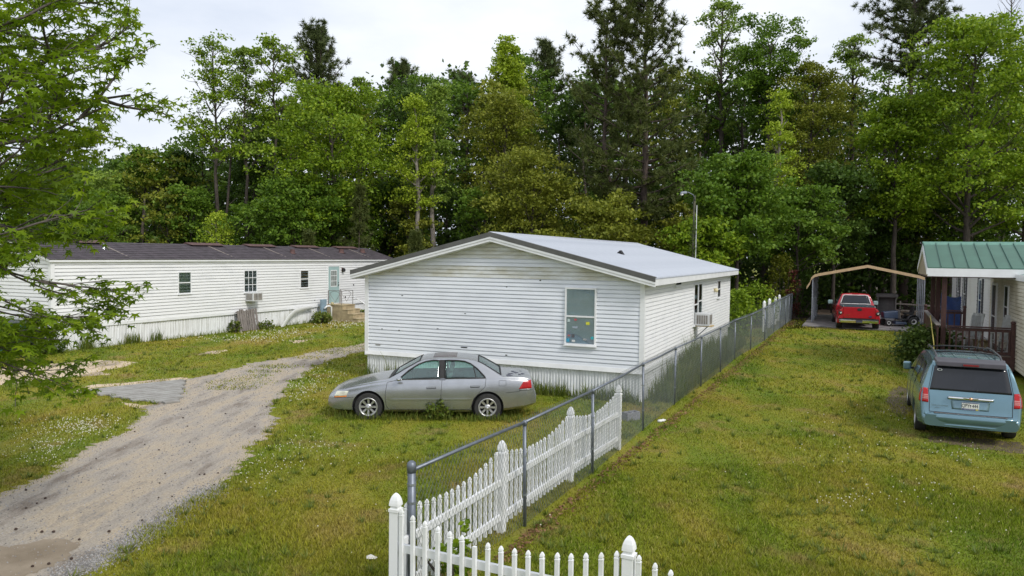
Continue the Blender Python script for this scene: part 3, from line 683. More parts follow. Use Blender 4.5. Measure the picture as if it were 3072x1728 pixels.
# green bin at the left end
gb = thing('green_dumpster', 'green rolling trash bin at the near end of the trailer', 'bin'); gb.matrix_world = tm4 @ Matrix.Translation((-2.3, -1.2, 0))
M_gb = mat('bin_green', (.012, .14, .11), .5, var=.2, scale=5)
mb = MB(); mb.hexa([(0.08, .08, .08), (1.75, .08, .08), (1.75, .85, .08), (.08, .85, .08), (0, 0, 1.1), (1.85, 0, 1.1), (1.85, .95, 1.1), (0, .95, 1.1)]); mb.build('body', M_gb, gb, bevel=.03)
mb = MB(); mb.hexa([(-.04, -.05, 1.11), (1.89, -.05, 1.11), (1.89, 1.0, 1.11), (-.04, 1.0, 1.11), (-.0, .0, 1.18), (1.85, .0, 1.18), (1.85, .97, 1.18), (0, .97, 1.18)]); mb.build('lid', mat('bin_lid', (.04, .05, .05), .6), gb, bevel=.02)
for x in (.2, 1.6):
    mb = MB(); mb.lathe([(.0, -.04), (.09, -.04), (.09, .04), (0, .04)], 10, Matrix.Translation((x, .1, .09)) @ Matrix.Rotation(R(90), 4, 'X')); mb.build('wheel', M_black, gb)
# ---------------------------------------------------------------- the house with the porch on the right
NA = R(25.0); NX, NY = 16.5, 25.0
nm4 = Matrix.Translation((NX, NY, 0)) @ Matrix.Rotation(-NA, 4, 'Z')
rh = thing('porch_house', 'cream sided house with green metal porch roof behind the minivan', 'house', (NX, NY, 0), -NA)
DZ = 0.70
mb = MB(); mb.box(.01, 8.0, -7.0, 21.5, .25, 3.32); rwall = mb.build('wall', M_cream, rh)
def rsid(u0, u1, z0, z1, m):
    n = int(round((z1 - z0) / .118)); h = (z1 - z0) / n; me = course_mesh(u0, u1, h, m)
    for i in range(n): ob('siding_course', me, rwall, (0.01, 0, z0 + i * h), R(-90))
M_side_r = mat('siding_pale', (0.78, 0.77, 0.76), 0.5, scale=1.0, c2=(0.66, 0.65, 0.62), world=True, lo=.3, hi=.5)
rsid(-21.5, -6.1, .3, 3.3, M_side_r); rsid(-6.1, 7.0, .3, 3.3, M_cream)
me_e = course_mesh(.06, 7.94, 3.0 / 25, M_cream)
for i in range(25): ob('siding_course', me_e, rwall, (0, -7.0, .3 + i * 3.0 / 25))
mb = MB(); mb.box(-.045, .08, -7.045, -6.92, .25, 3.165); mb.build('corner_trim', M_trim, rh)
mb = MB(); mb.box(-.03, .10, 21.42, 21.55, .25, 3.32); mb.build('corner_trim', M_trim, rh)
mb = MB(); mb.prism([(-.06, -7.4, 3.36), (4, -7.4, 4.0), (8.4, -7.4, 3.36), (8.4, -7.4, 3.325), (-.06, -7.4, 3.325)], (0, 29.3, 0)); mb.build('main_roof', mat('roof_green', (.055, .16, .12), .45, metal=.2, var=.12, scale=2), rh)
mb = MB(); mb.box(-.10, -.061, -7.4, 21.9, 3.17, 3.375); mb.build('eave_board', M_trim, rh)
M_shut = mat('shutter_dark', (.055, .055, .06), .6, var=.3, scale=8)
def rwin(L, w, z, h, shutters=True, back=None):
    window(rh, (0.0, L + w, z), R(-90), w, h, M_trim, back, pane_m=M_pane_d if back is None else M_pane)
    if shutters:
        for yy in (L - .40, L + w + .06):
            mb = MB(); mb.box(-.062, -.022, yy, yy + .34, z - .03, z + h + .03)
            s = mb.build('shutter', M_shut, rh)
            for k in range(9):
                zz = z + .06 + k * (h - .12) / 9; mb = MB(); mb.hexa([(-.07, yy + .04, zz), (-.063, yy + .04, zz), (-.063, yy + .30, zz), (-.07, yy + .30, zz), (-.078, yy + .04, zz + .03), (-.0625, yy + .04, zz + .09), (-.0625, yy + .30, zz + .09), (-.078, yy + .30, zz + .03)]); mb.build('slat', M_shut, s)
rwin(17.5, .85, 1.25, 1.75); rwin(14.45, .85, 1.25, 1.75)
rwin(8.4, .95, 1.2, 1.8, True, mat('curtain_blue', (.28, .34, .44), .8)); rwin(1.45, .85, 1.45, 1.5, False)
dr = MB(); dr.box(-.06, .0, 0, .95, 0, 2.15); dr = dr.build('door', mat('storm_door', (.045, .05, .05), .25, var=.2), rh, loc=(0, 4.2, DZ + .02))
mb = MB(); mb.box(-.075, 0, -.09, 0, -.02, 2.25); mb.box(-.075, 0, .95, 1.04, -.02, 2.25); mb.box(-.075, 0, 0, .95, 2.15, 2.25); mb.build('door_frame', M_trim, dr)
mb = MB(); mb.box(-.07, -.0601, .05, .9, .95, 1.0); mb.build('door_bar', M_trim, dr)
# porch roof
M_gr = mat('porch_green', (.060, .150, .105), .42, metal=.25, var=.10, scale=1.6)
pr = thing('porch', 'brown porch with green standing seam roof and dark balusters', 'porch', (NX, NY, 0), -NA)
Y0, Y1, YR = -.25, 5.35, 2.55; XE = -2.62; ZEV, ZRG = 3.56, 4.42; XR = 4.6
for side in (0, 1):
    ye = Y0 if side == 0 else Y1
    n = 18; wd = (XR - XE) / n
    for i in range(n):
        xa = XE + i * wd; mb = MB()
        def q(x, f, up): return Vector((x, YR + (ye - YR) * f, ZRG + (ZEV - ZRG) * f + up))
        mb.hexa([q(xa, 0, -.03), q(xa + wd - .002, 0, -.03), q(xa + wd - .002, 1, -.03), q(xa, 1, -.03), q(xa, 0, 0), q(xa + wd - .002, 0, 0), q(xa + wd - .002, 1, 0), q(xa, 1, 0)])
        pnl = mb.build('roof_panel', M_gr, pr)
        mb = MB(); mb.hexa([q(xa - .014, .01, .001), q(xa + .014, .01, .001), q(xa + .014, 1.005, .001), q(xa - .014, 1.005, .001), q(xa - .008, .01, .045), q(xa + .008, .01, .045), q(xa + .008, 1.005, .045), q(xa - .008, 1.005, .045)]); mb.build('seam', mat('seam_green', (.05, .13, .10), .5), pnl)
mb = MB(); mb.prism([(XE - .03, YR - .22, ZRG - .09), (XE - .03, YR, ZRG + .06), (XE - .03, YR + .22, ZRG - .09), (XE - .03, YR, ZRG + .03)], (XR - XE + .06, 0, 0)); mb.build('ridge_cap', mat('ridge_green', (.12, .26, .20), .4), pr)
for ye, s in ((Y0, 1), (Y1, -1)):
    mb = MB(); mb.box(XE, XR, ye - .02 if s > 0 else ye - .01, ye + .01 if s > 0 else ye + .02, ZEV - .30, ZEV - .032); mb.build('fascia', M_trim, pr)
    a0 = Vector((XE - .035, YR, ZRG - .035)); a1 = Vector((XE - .035, ye - .02 * s, ZEV - .035))
    mb = MB(); mb.prism([a0, a1, a1 + Vector((0, 0, -.2)), a0 + Vector((0, 0, -.24))], (.034, 0, 0)); mb.build('rake_board', M_trim, pr)
mb = MB(); mb.prism([(XE + .005, Y0 + .02, ZEV - .29), (XE + .005, Y1 - .02, ZEV - .29), (XE + .005, YR, ZRG - .05)], (.03, 0, 0)); mb.build('gable_panel', mat('gable_tan', (.33, .27, .19), .7, var=.2, scale=3), pr)
mb = MB(); mb.box(XE + .01, 0, Y0 + .02, Y1 - .02, ZEV - .33, ZEV - .301); mb.build('ceiling', mat('porch_ceiling', (.10, .06, .05), .8), pr)
for yy in (0.02, 2.6, 5.1):
    mb = MB(); mb.box(-2.16, -2.01, yy - .075, yy + .075, 0.0, ZEV - .33); mb.build('post', M_deck, pr, bevel=.008)
# deck, boards, rails
XD = -2.15
for i in range(16):
    y = -.2 + i * .66 / 1.0
mb = MB(); mb.box(XD, 0, -.2, 10.4, .42, DZ - .04); mb.build('deck_frame', M_deck, pr)
M_board = mat('deck_board', (.16, .12, .10), .85, scale=4, c2=(.09, .065, .055))
for i in range(15):
    x = XD - .02 + i * .145
    if x + .13 < -.02:
        mb = MB(); mb.box(x, x + .136, -.22, 10.4, DZ - .038, DZ); mb.build('deck_board', M_board, pr)
def railing(p, q_, zt, n, post_a=True, post_b=True, hgt=.92, baluster=.05):
    p = Vector(p); q_ = Vector(q_)
    for f, on in ((0, post_a), (1, post_b)):
        if on:
            c = p.lerp(q_, f); mb = MB(); mb.box(c.x - .06, c.x + .06, c.y - .06, c.y + .06, DZ - .5, zt + .10); mb.build('rail_post', M_deck, pr, bevel=.006)
            mb = MB(); mb.lathe([(.05, 0), (.075, .03), (.075, .08), (.045, .12), (0, .125)], 10, Matrix.Translation((c.x, c.y, zt + .10))); mb.build('post_cap', M_deck, pr, True)
    up = Vector((0, 0, 1))
    mb = MB(); mb.bar(p + up * (zt - .02), q_ + up * (zt - .02), .13, .04); mb.build('top_rail', M_deck, pr)
    mb = MB(); mb.bar(p + up * (zt - .11), q_ + up * (zt - .11), .045, .10); mb.build('rail', M_deck, pr)
    mb = MB(); mb.bar(p + up * (DZ + .07), q_ + up * (DZ + .07), .05, .09); mb.build('bottom_rail', M_deck, pr)
    for k in range(n):
        c = p.lerp(q_, (k + .5) / n); mb = MB(); mb.box(c.x - baluster / 2, c.x + baluster / 2, c.y - baluster / 2, c.y + baluster / 2, DZ + .115, zt - .161); mb.build('baluster', M_deck, pr)
railing((XD + .16, -.15, 0), (-.10, -.15, 0), 1.62, 10, False)
railing((XD + .05, 8.9, 0), (-.6, 8.9, 0), 1.62, 6)
# solid boarded side of the ramp
for i in range(34):
    y = -.25 + i * .19; zt = 1.60 + .08 * (i / 33) + random.uniform(-.012, .012)
    mb = MB(); mb.box(XD - .12, XD - .085, y, y + .178, .05, zt); mb.build('side_board', M_deck, pr)
mb = MB(); mb.bar((XD - .1, -.3, 1.63), (XD - .1, 6.25, 1.71), .14, .035); mb.build('ramp_cap', M_wood_old, pr)
# rocking chairs
M_rock = mat('rocker_white', (.60, .62, .62), .6, scale=6, c2=(.42, .42, .40))
def rocker(label, loc, rz):
    t = thing('rocking_chair', label, 'chair', group='white rocking chairs on the porch')
    t.matrix_world = nm4 @ Matrix.Translation(loc) @ Matrix.Rotation(rz, 4, 'Z')
    for s in (-.27, .27):
        mb = MB(); mb.tube([(s, -.5, .10), (s, -.2, .035), (s, .1, .02), (s, .4, .05), (s, .62, .12)], .022, 6); mb.build('rocker', M_rock, t)
        mb = MB(); mb.bar((s, -.27, .03), (s, -.27, .66), .04, .05, (0, 1, 0)); mb.build('leg', M_rock, t)
        mb = MB(); mb.bar((s, .25, .03), (s, .42, 1.18), .04, .05, (0, 1, 0)); mb.build('leg', M_rock, t)
        mb = MB(); mb.box(s - .05, s + .05, -.36, .33, .66, .69); mb.build('armrest', M_rock, t, bevel=.01)
    for k in range(6):
        mb = MB(); mb.bar((-.25, -.26 + k * .1, .43 - k * .012), (.25, -.26 + k * .1, .43 - k * .012), .085, .022); mb.build('seat_slat', M_rock, t)
    for k in range(6):
        x = -.22 + k * .088; mb = MB(); mb.bar((x, .27, .42), (x, .46, 1.25), .07, .02, (1, 0, 0)); mb.build('back_slat', M_rock, t)
    mb = MB(); mb.bar((-.28, .45, 1.2), (.28, .45, 1.2), .04, .1); mb.build('top_slat', M_rock, t)
    return t
rocker('white rocking chair on the porch, the one nearer the boarded ramp', (-1.25, 1.5, DZ), R(-60))
rocker('white rocking chair on the porch, the one nearer the wall', (-.45, .95, DZ), R(-70))
# plywood box and hose on the porch
bx = thing('cardboard_box', 'tan cardboard box on the porch floor between the rocking chairs', 'box'); bx.matrix_world = nm4 @ Matrix.Translation((-.75, 1.6, DZ + .001)) @ Matrix.Rotation(R(20), 4, 'Z')
mb = MB(); mb.box(-.22, .22, -.16, .16, 0, .26); mb.build('box_body', mat('cardboard', (.42, .33, .17), .85, var=.15), bx)
for s in (-1, 1):
    mb = MB(); mb.hexa([(-.22, s * .16, .26), (.22, s * .16, .26), (.22, s * .165, .262), (-.22, s * .165, .262), (-.22, s * .24, .33), (.22, s * .24, .33), (.22, s * .246, .325), (-.22, s * .246, .325)]); mb.build('box_flap', MATS['cardboard'], bx)
hs = thing('garden_hose', 'yellow garden hose hanging over the brown ramp wall', 'hose'); hs.matrix_world = nm4
mb = MB(); mb.tube([(XD - .1, 3.0, 1.72), (XD - .2, 2.0, 1.78), (XD - .25, .8, 1.70), (XD - .26, -.1, 1.4), (XD - .22, -.4, 1.0), (XD - .2, -.45, .5), (XD - .2, -.5, .05)], .016, 6); mb.build('hose', mat('hose_yellow', (.5, .42, .10), .5), hs, True)
# blue tarp hanging under the far end of the porch
tp = thing('blue_tarp', 'blue tarp hanging at the far corner beyond the porch posts', 'tarp'); tp.matrix_world = nm4 @ Matrix.Translation((-.5, 16.5, 0)) @ Matrix.Scale(.75, 4)
P = []
for i in range(9):
    row = []
    for j in range(9):
        u, v = i / 8, j / 8
        row.append((u * 1.6 - .6, .12 * math.sin(u * 9 + v * 4) + .1 * v, .9 + 1.9 * v - .55 * math.sin(math.pi * u) * (1 - v * .4)))
    P.append(row)
mb = MB(); mb.grid(P); Q = [[(x, y + .012, z) for x, y, z in r] for r in P]; mb.grid(Q); mb.build('tarp_sheet', mat('tarp_blue', (.008, .03, .12), .45, var=.3, scale=4), tp, True)
# propane style white cover right of the van
# ---------------------------------------------------------------- carport
cpm = Matrix.Translation(cp0 + Vector((0, 0, .074))) @ Matrix.Rotation(-GAM, 4, 'Z')
cp = thing('metal_carport', 'open metal carport with tan edge trim over the red pickup', 'carport', cp0 + Vector((0, 0, .074)), -GAM)
CW, CL = 5.9, 6.0
prof = [(-.28, 2.02), (-.10, 2.30), (-.04, 2.55), (.12, 2.72), (.34, 2.80), (CW / 2, 3.34), (CW - .34, 2.80), (CW - .05, 2.70)]
M_ctan = mat('carport_trim', (.52, .37, .21), .5, var=.12, scale=4)
M_croof = mat('carport_roof', (.16, .085, .06), .55, metal=.2, var=.2, scale=3)
M_cleg = mat('carport_leg', (.30, .32, .36), .5, metal=.5, var=.15)
for i in range(len(prof) - 1):
    (x0, z0), (x1, z1) = prof[i], prof[i + 1]
    mb = MB(); mb.hexa([(x0, 0, z0), (x1, 0, z1), (x1, CL, z1), (x0, CL, z0), (x0, 0, z0 + .03), (x1, 0, z1 + .03), (x1, CL, z1 + .03), (x0, CL, z0 + .03)]); mb.build('roof_sheet', M_croof, cp)
    mb = MB(); mb.hexa([(x0, -.03, z0 - .09), (x1, -.03, z1 - .09), (x1, -.002, z1 - .09), (x0, -.002, z0 - .09), (x0, -.03, z0 + .07), (x1, -.03, z1 + .07), (x1, -.002, z1 + .07), (x0, -.002, z0 + .07)]); mb.build('edge_trim', M_ctan, cp)
for i in range(5):
    y = .08 + i * (CL - .2) / 4
    for x in (0.05, CW - .05):
        mb = MB(); mb.box(x - .03, x + .03, y - .03, y + .03, 0, 2.68); mb.build('leg', M_cleg, cp)
    mb = MB(); mb.bar((.05, y, 2.66), (CW / 2, y, 3.27), .05, .05); mb.bar((CW - .05, y, 2.66), (CW / 2, y, 3.27), .05, .05); mb.build('rafter', M_cleg, cp)
for x in (0.05, CW - .05):
    mb = MB(); mb.box(x - .03, x + .03, .12, CL - .12, 0.0, .05); mb.build('base_rail', M_cleg, cp)
mb = MB(); mb.box(.02, .05, .3, CL, 1.45, 2.66); mb.build('side_sheet', M_cleg, cp)
# clutter in the carport: cabinet and a back rail
cab = thing('metal_cabinet', 'grey metal cabinet standing behind the red pickup in the carport', 'cabinet'); cab.matrix_world = cpm @ Matrix.Translation((3.55, 2.0, 0))
M_cab = mat('cabinet_grey', (.13, .125, .12), .6, var=.2, scale=4)
for (x0, x1, y0, y1, z0, z1) in ((0, .06, 0, .6, 0, 1.5), (.94, 1.0, 0, .6, 0, 1.5), (.061, .939, .54, .6, 0, 1.5)):
    mb = MB(); mb.box(x0, x1, y0, y1, z0, z1); mb.build('cabinet_side', M_cab, cab)
mb = MB(); mb.box(-.08, 1.08, -.08, .65, 1.501, 1.72); mb.build('cabinet_top', M_cab, cab, bevel=.02)
mb = MB(); mb.box(.062, .938, 0.02, .5, .0, .42); mb.build('drawer', mat('drawer_pale', (.3, .31, .33), .5), cab)
br = thing('back_rail', 'low wooden rail fence along the back of the carport', 'fence'); br.matrix_world = cpm @ Matrix.Translation((3.2, 5.2, 0))
for z in (.55, .95):
    mb = MB(); mb.bar((0.4, 0, z + .08), (3.9, 0, z - .05), .04, .09); mb.build('rail', M_wood_old, br)
for x in (.5, 1.7, 2.9, 3.8):
    mb = MB(); mb.box(x - .04, x + .04, .03, .1, 0, 1.15); mb.build('post', M_wood_old, br)
# yard light on a wooden pole behind the house
yp = D(1742, 640, 39.0); yt = D(1742, 492, 39.0)
ylt = thing('yard_light', 'grey yard light on a vine covered wooden pole behind the house', 'street lamp', (yp.x, 39.0, 0))
mb = MB(); mb.tube([(0, 0, 0), (0.02, 0, 3.5), (.05, 0, yt.z)], [.08, .065, .055], 10); mb.build('pole', mat('pole_mossy', (.10, .095, .06), .95, scale=6, c2=(.045, .05, .03)), ylt, True)
mb = MB(); mb.tube([(.12, -.12, 0), (.14, -.12, yt.z - .5)], .017, 6); mb.build('conduit', M_trim, ylt)
mb = MB(); mb.tube([(.05, -.08, yt.z - .25), (-.05, -.12, yt.z + .02), (-.3, -.16, yt.z + .14), (-.42, -.18, yt.z + .15)], .025, 6); mb.build('arm', M_galvpipe, ylt, True)
mb = MB(); mb.hexa([(-.75, -.26, yt.z + .06), (-.40, -.25, yt.z + .08), (-.40, -.09, yt.z + .08), (-.75, -.08, yt.z + .06), (-.68, -.23, yt.z + .18), (-.42, -.22, yt.z + .21), (-.42, -.12, yt.z + .21), (-.68, -.11, yt.z + .18)]); mb.build('lamp_head', M_galvpipe, ylt, bevel=.02)
mb = MB(); mb.lathe([(0, -.09), (.06, -.07), (.085, 0), (0, .01)], 10, Matrix.Translation((-.64, -.17, yt.z + .06))); mb.build('lens', mat('lamp_lens', (.7, .7, .68), .2), ylt, True)
# ---------------------------------------------------------------- vehicles
def lerp_tab(tab, x):
    xs = [p[0] for p in tab]; ys = [p[1] for p in tab]
    return float(np.interp(x, xs, ys))
def smooth_tab(tab, n=400, k=7):
    xs = np.linspace(tab[0][0], tab[-1][0], n); ys = np.interp(xs, [p[0] for p in tab], [p[1] for p in tab])
    pad = np.concatenate([np.full(k, ys[0]), ys, np.full(k, ys[-1])]); ker = np.hanning(2 * k + 1); ker /= ker.sum()
    s = np.convolve(pad, ker, 'valid')
    return list(zip(xs, s))
class Car:
    """body lofted from side profile, plan width and cross section tables; x runs from nose to tail"""
    def __init__(s, R_, hw, bot, belt, wroof, zroof, length, tumble=.925, crown=.03, inset=0.0, zfloor=None, x0=None, x1=None):
        s.R = smooth_tab(R_, 500, 5); s.hw = smooth_tab(hw, 300, 6); s.bot = bot; s.belt = belt; s.wroof = wroof; s.zroof = zroof; s.len = length
        s.tumble = tumble; s.crown = crown; s.inset = inset; s.zfloor = zfloor; s.x0 = 0 if x0 is None else x0; s.x1 = length if x1 is None else x1
    def sh(s, x): return min(lerp_tab(s.belt, x), lerp_tab(s.R, x) - .05)
    def W(s, x, z):
        w = lerp_tab(s.hw, x) - s.inset; b = s.sh(x)
        return w * s.tumble + (s.wroof - s.inset * .5 - w * s.tumble) * max(0, (z - b)) / max(.05, s.zroof - b)
    def section(s, x):
        w = lerp_tab(s.hw, x) - s.inset; zb = lerp_tab(s.bot, x) if s.zfloor is None else s.zfloor
        r = lerp_tab(s.R, x) - s.inset; b = s.sh(x)
        if b < zb + .1: b = zb + .1
        r = max(r, b + .03)
        H = b - zb
        P = [(0, zb), (w * .5, zb), (w * .86, zb + .005), (w * .955, zb + H * .09), (w * .985, zb + H * .24), (w * .998, zb + H * .42), (w, zb + H * .58), (w * .995, zb + H * .72), (w * .985, zb + H * .84), (w * .968, zb + H * .93), (w * .945, b - .01)]
        g = r - b
        for f in (.06, .15, .28, .42, .56, .70, .82, .91):
            z = b + f * (g - min(.05, g * .5)); P.append((s.W(x, z), z))
        zt = r - min(.05, g * .5); wt = s.W(x, zt)
        for f, dz in ((.965, .55), (.90, .82)): P.append((wt * f, zt + (r - s.crown * .8 - zt) * dz if r - s.crown * .8 > zt else zt + .002 * f))
        for f in (.75, .55, .35, .17): P.append((wt * f, max(r - s.crown * f * f, zt + .003)))
        P.append((0, r))
        return P
    def mesh(s, xs):
        rows = []
        for x in xs:
            P = s.section(x)
            rows.append([(x, y, z) for y, z in P] + [(x, -y, z) for y, z in P[-2:0:-1]])
        mb = MB(); n = len(rows[0])
        for r in rows: mb.v.extend(r)
        for i in range(len(rows) - 1):
            for k in range(n):
                mb.f.append((i * n + k, i * n + (k + 1) % n, (i + 1) * n + (k + 1) % n, (i + 1) * n + k))
        mb.f.append(tuple(reversed(range(n)))); mb.f.append(tuple((len(rows) - 1) * n + k for k in range(n)))
        return mb
def boolean(o, cutters):
    for c in cutters:
        md = o.modifiers.new('b', 'BOOLEAN'); md.operation = 'DIFFERENCE'; md.object = c; md.solver = 'EXACT'
    bpy.context.view_layer.update()
    dg = bpy.context.evaluated_depsgraph_get()
    me = bpy.data.meshes.new_from_object(o.evaluated_get(dg))
    o.modifiers.clear(); old = o.data; o.data = me
    for c in cutters: bpy.data.objects.remove(c, do_unlink=True)
    return o
def bvh_of(o):
    bm = bmesh.new(); bm.from_mesh(o.data); b = BVHTree.FromBMesh(bm); bm.free(); return b
def wrap(bvh, rows, d, off=.006, th=.02):
    """rows of start points cast along d onto the body; closed shell lifted off it"""
    d = Vector(d).normalized(); out = []; inn = []
    for r in rows:
        a = []; b = []
        for p in r:
            p = Vector(p); h = bvh.ray_cast(p, d)
            q = h[0] if h[0] is not None else bvh.find_nearest(p + d * 1.0)[0]
            a.append(q - d * off); b.append(q + d * th)
        out.append(a); inn.append(b)
    mb = MB(); mb.grid(out); mb.grid(inn); m = len(rows); n = len(rows[0]); o2 = m * n
    for i in range(m - 1):
        for j in (0, n - 1): a = i * n + j; mb.f.append((a, a + n, o2 + a + n, o2 + a))
    for j in range(n - 1):
        for i in (0, m - 1): a = i * n + j; mb.f.append((a, a + 1, o2 + a + 1, o2 + a))
    return mb
def quadrows(c, nu=10, nv=8):                      # bilinear patch over 4 corners (3-D): bl, br, tr, tl
    bl, br, tr, tl = [Vector(p) for p in c]
    return [[(bl.lerp(br, u / nu)).lerp(tl.lerp(tr, u / nu), v / nv) for u in range(nu + 1)] for v in range(nv + 1)]
def seam(bvh, pts, d, r=.005):
    d = Vector(d).normalized(); out = []
    for i in range(len(pts) - 1):
        for k in range(6):
            p = Vector(pts[i]).lerp(Vector(pts[i + 1]), k / 6); h = bvh.ray_cast(p, d)
            if h[0] is not None: out.append(h[0] - d * .0005)
    p = Vector(pts[-1]); h = bvh.ray_cast(p, d)
    if h[0] is not None: out.append(h[0])
    mb = MB(); mb.tube(out, r, 5); return mb
def wheel(parent, c, r, wd, side, rim_r, spokes=8, rim_m=None, steel=False):
    M = Matrix.Translation(c) @ Matrix.Rotation(R(90) * side, 4, 'X')      # +z of the lathe faces outwards
    w = MB(); h = wd / 2
    w.lathe([(rim_r, -h), (r * .93, -h), (r * .985, -h * .75), (r, -h * .3), (r, h * .3), (r * .985, h * .75), (r * .93, h), (rim_r + .012, h), (rim_r, h * .85), (rim_r, -h * .6)], 32, M)
    w = w.build('wheel', M_tyre, parent, True)
    smooth_by_angle(w, 40)
    rm = rim_m or M_alloy
    mb = MB(); mb.lathe([(0, -h * .2), (rim_r, -h * .2), (rim_r, -h * .15), (0, -h * .15)], 24, M); mb.build('brake_disc', M_dark, w)
    mb = MB(); mb.lathe([(rim_r - .005, -h * .5), (rim_r + .012, h * .98), (rim_r - .012, h * .99), (rim_r - .03, h * .7), (rim_r - .03, -h * .4)], 32, M); mb.build('rim', rm, w, True)
    for k in range(spokes):
        a = 2 * math.pi * k / spokes; ca, sa = math.cos(a), math.sin(a)
        def pt(rr, t, z): return M @ Vector((rr * ca - t * sa, rr * sa + t * ca, z))
        t0, t1 = (.020, .030) if not steel else (.05, .06)
        mb = MB(); mb.hexa([pt(.03, -t0, h * .45), pt(rim_r - .012, -t1, h * .5), pt(rim_r - .012, t1, h * .5), pt(.03, t0, h * .45), pt(.03, -t0 * .8, h * .72), pt(rim_r - .012, -t1 * .75, h * .86), pt(rim_r - .012, t1 * .75, h * .86), pt(.03, t0 * .8, h * .72)]); mb.build('spoke', rm, w)
    mb = MB(); mb.lathe([(.0, h * .3), (.075, h * .35), (.07, h * .78), (.03, h * .84), (0, h * .84)], 14, M); mb.build('hub', rm, w, True)
    return w
M_tyre = mat('tyre', (.028, .028, .028), .8, var=.35, scale=18)
M_seam = mat('panel_gap', (.02, .02, .02), .8)
M_silver = mat('silver_paint', (.42, .435, .46), .26, metal=.78, scale=2.2, c2=(.35, .36, .375), coat=.5, lo=.3, hi=.6)
M_int = mat('interior_grey', (.16, .17, .17), .85, var=.2, scale=9)
M_carglass = glass('car_glass', (.74, .90, .86), .07)
M_red = mat('tail_red', (.42, .008, .010), .18, var=.2, scale=9)
M_clear = mat('lamp_clear', (.62, .62, .52), .2, var=.25, scale=12)
M_amber = mat('lamp_amber', (.75, .22, .03), .25, var=.1)

# ---- silver sedan
sedan_R = [(0, .50), (.03, .60), (.10, .66), (.30, .735), (.70, .84), (1.10, .925), (1.36, .965), (1.42, .985), (1.78, 1.20), (2.08, 1.365), (2.22, 1.405), (2.55, 1.437), (2.85, 1.443), (3.15, 1.43), (3.40, 1.385), (3.55, 1.33), (4.02, 1.055), (4.10, 1.035), (4.40, 1.03), (4.62, 1.01), (4.70, .97), (4.745, .88), (4.77, .70), (4.81, .62)]
sedan_hw = [(0, .60), (.04, .68), (.14, .77), (.35, .835), (.70, .872), (1.2, .885), (3.6, .885), (4.1, .865), (4.45, .825), (4.65, .78), (4.75, .73), (4.81, .66)]
sedan_bot = [(0, .30), (.12, .22), (.5, .20), (1.3, .19), (3.3, .19), (4.1, .23), (4.6, .30), (4.81, .38)]
sedan_belt = [(0, .58), (.5, .74), (1.0, .84), (1.36, .885), (2.2, .915), (3.4, .955), (4.0, .985), (4.81, 1.0)]
CAR_A = R(2.2)
sd = thing('silver_sedan', 'dusty silver four door sedan parked in the grass before the house', 'car', (-4.24, 18.22, -.03), CAR_A)
SA = (sedan_R, sedan_hw, sedan_bot, sedan_belt, .565, 1.40, 4.81)
car = Car(*SA)
xs = sorted(set([0, .015, .04, .08, .14, .22] + [round(x, 3) for x in np.arange(.3, 4.6, .07)] + [4.62, 4.66, 4.70, 4.73, 4.76, 4.79, 4.81]))
body = car.mesh(xs).build('body', M_silver, sd)
solid = bvh_of(body)
cut = []
WR, XF, XB = .318, .955, 3.68
for x in (XF, XB):
    for s in (-1, 1):
        mb = MB(); mb.lathe([(.372, -.20), (.372, .30)], 40, Matrix.Translation((x, s * .80, .325)) @ Matrix.Rotation(R(-90) * s, 4, 'X')); cut.append(mb.build('cut', None))
cv = Car(*SA, inset=.055, zfloor=.36); xi = [1.30] + [round(x, 3) for x in np.arange(1.36, 4.02, .08)] + [4.05]
cut.append(cv.mesh(xi).build('cut', None))
def side_poly(pts):
    mb = MB(); mb.prism([(x, -1.2, z) for x, z in pts], (0, 2.4, 0)); return mb
fwin = [(1.63, .945), (2.58, .965), (2.56, 1.355), (2.42, 1.365), (2.24, 1.335), (2.08, 1.275), (1.86, 1.14)]
rwin_ = [(2.70, .968), (3.63, .992), (3.60, 1.03), (3.44, 1.185), (3.28, 1.295), (3.14, 1.345), (2.98, 1.362), (2.67, 1.365)]
cut.append(side_poly(fwin).build('cut', None)); cut.append(side_poly(rwin_).build('cut', None))
def slant(x0, z0, x1, z1, w0, w1):
    d = Vector((x1 - x0, 0, z1 - z0)); nrm = Vector((-d.z, 0, d.x)).normalized()
    a, b = Vector((x0, 0, z0)) - nrm * .14, Vector((x1, 0, z1)) - nrm * .14; mb = MB()
    mb.prism([a + Vector((0, -w0, 0)), a + Vector((0, w0, 0)), b + Vector((0, w1, 0)), b + Vector((0, -w1, 0))], nrm * .28); return mb
cut.append(slant(1.50, 1.03, 2.10, 1.372, .69, .54).build('cut', None)); cut.append(slant(3.98, 1.08, 3.46, 1.375, .70, .55).build('cut', None))
for c in cut: c.parent = sd
boolean(body, cut); smooth_by_angle(body, 32)
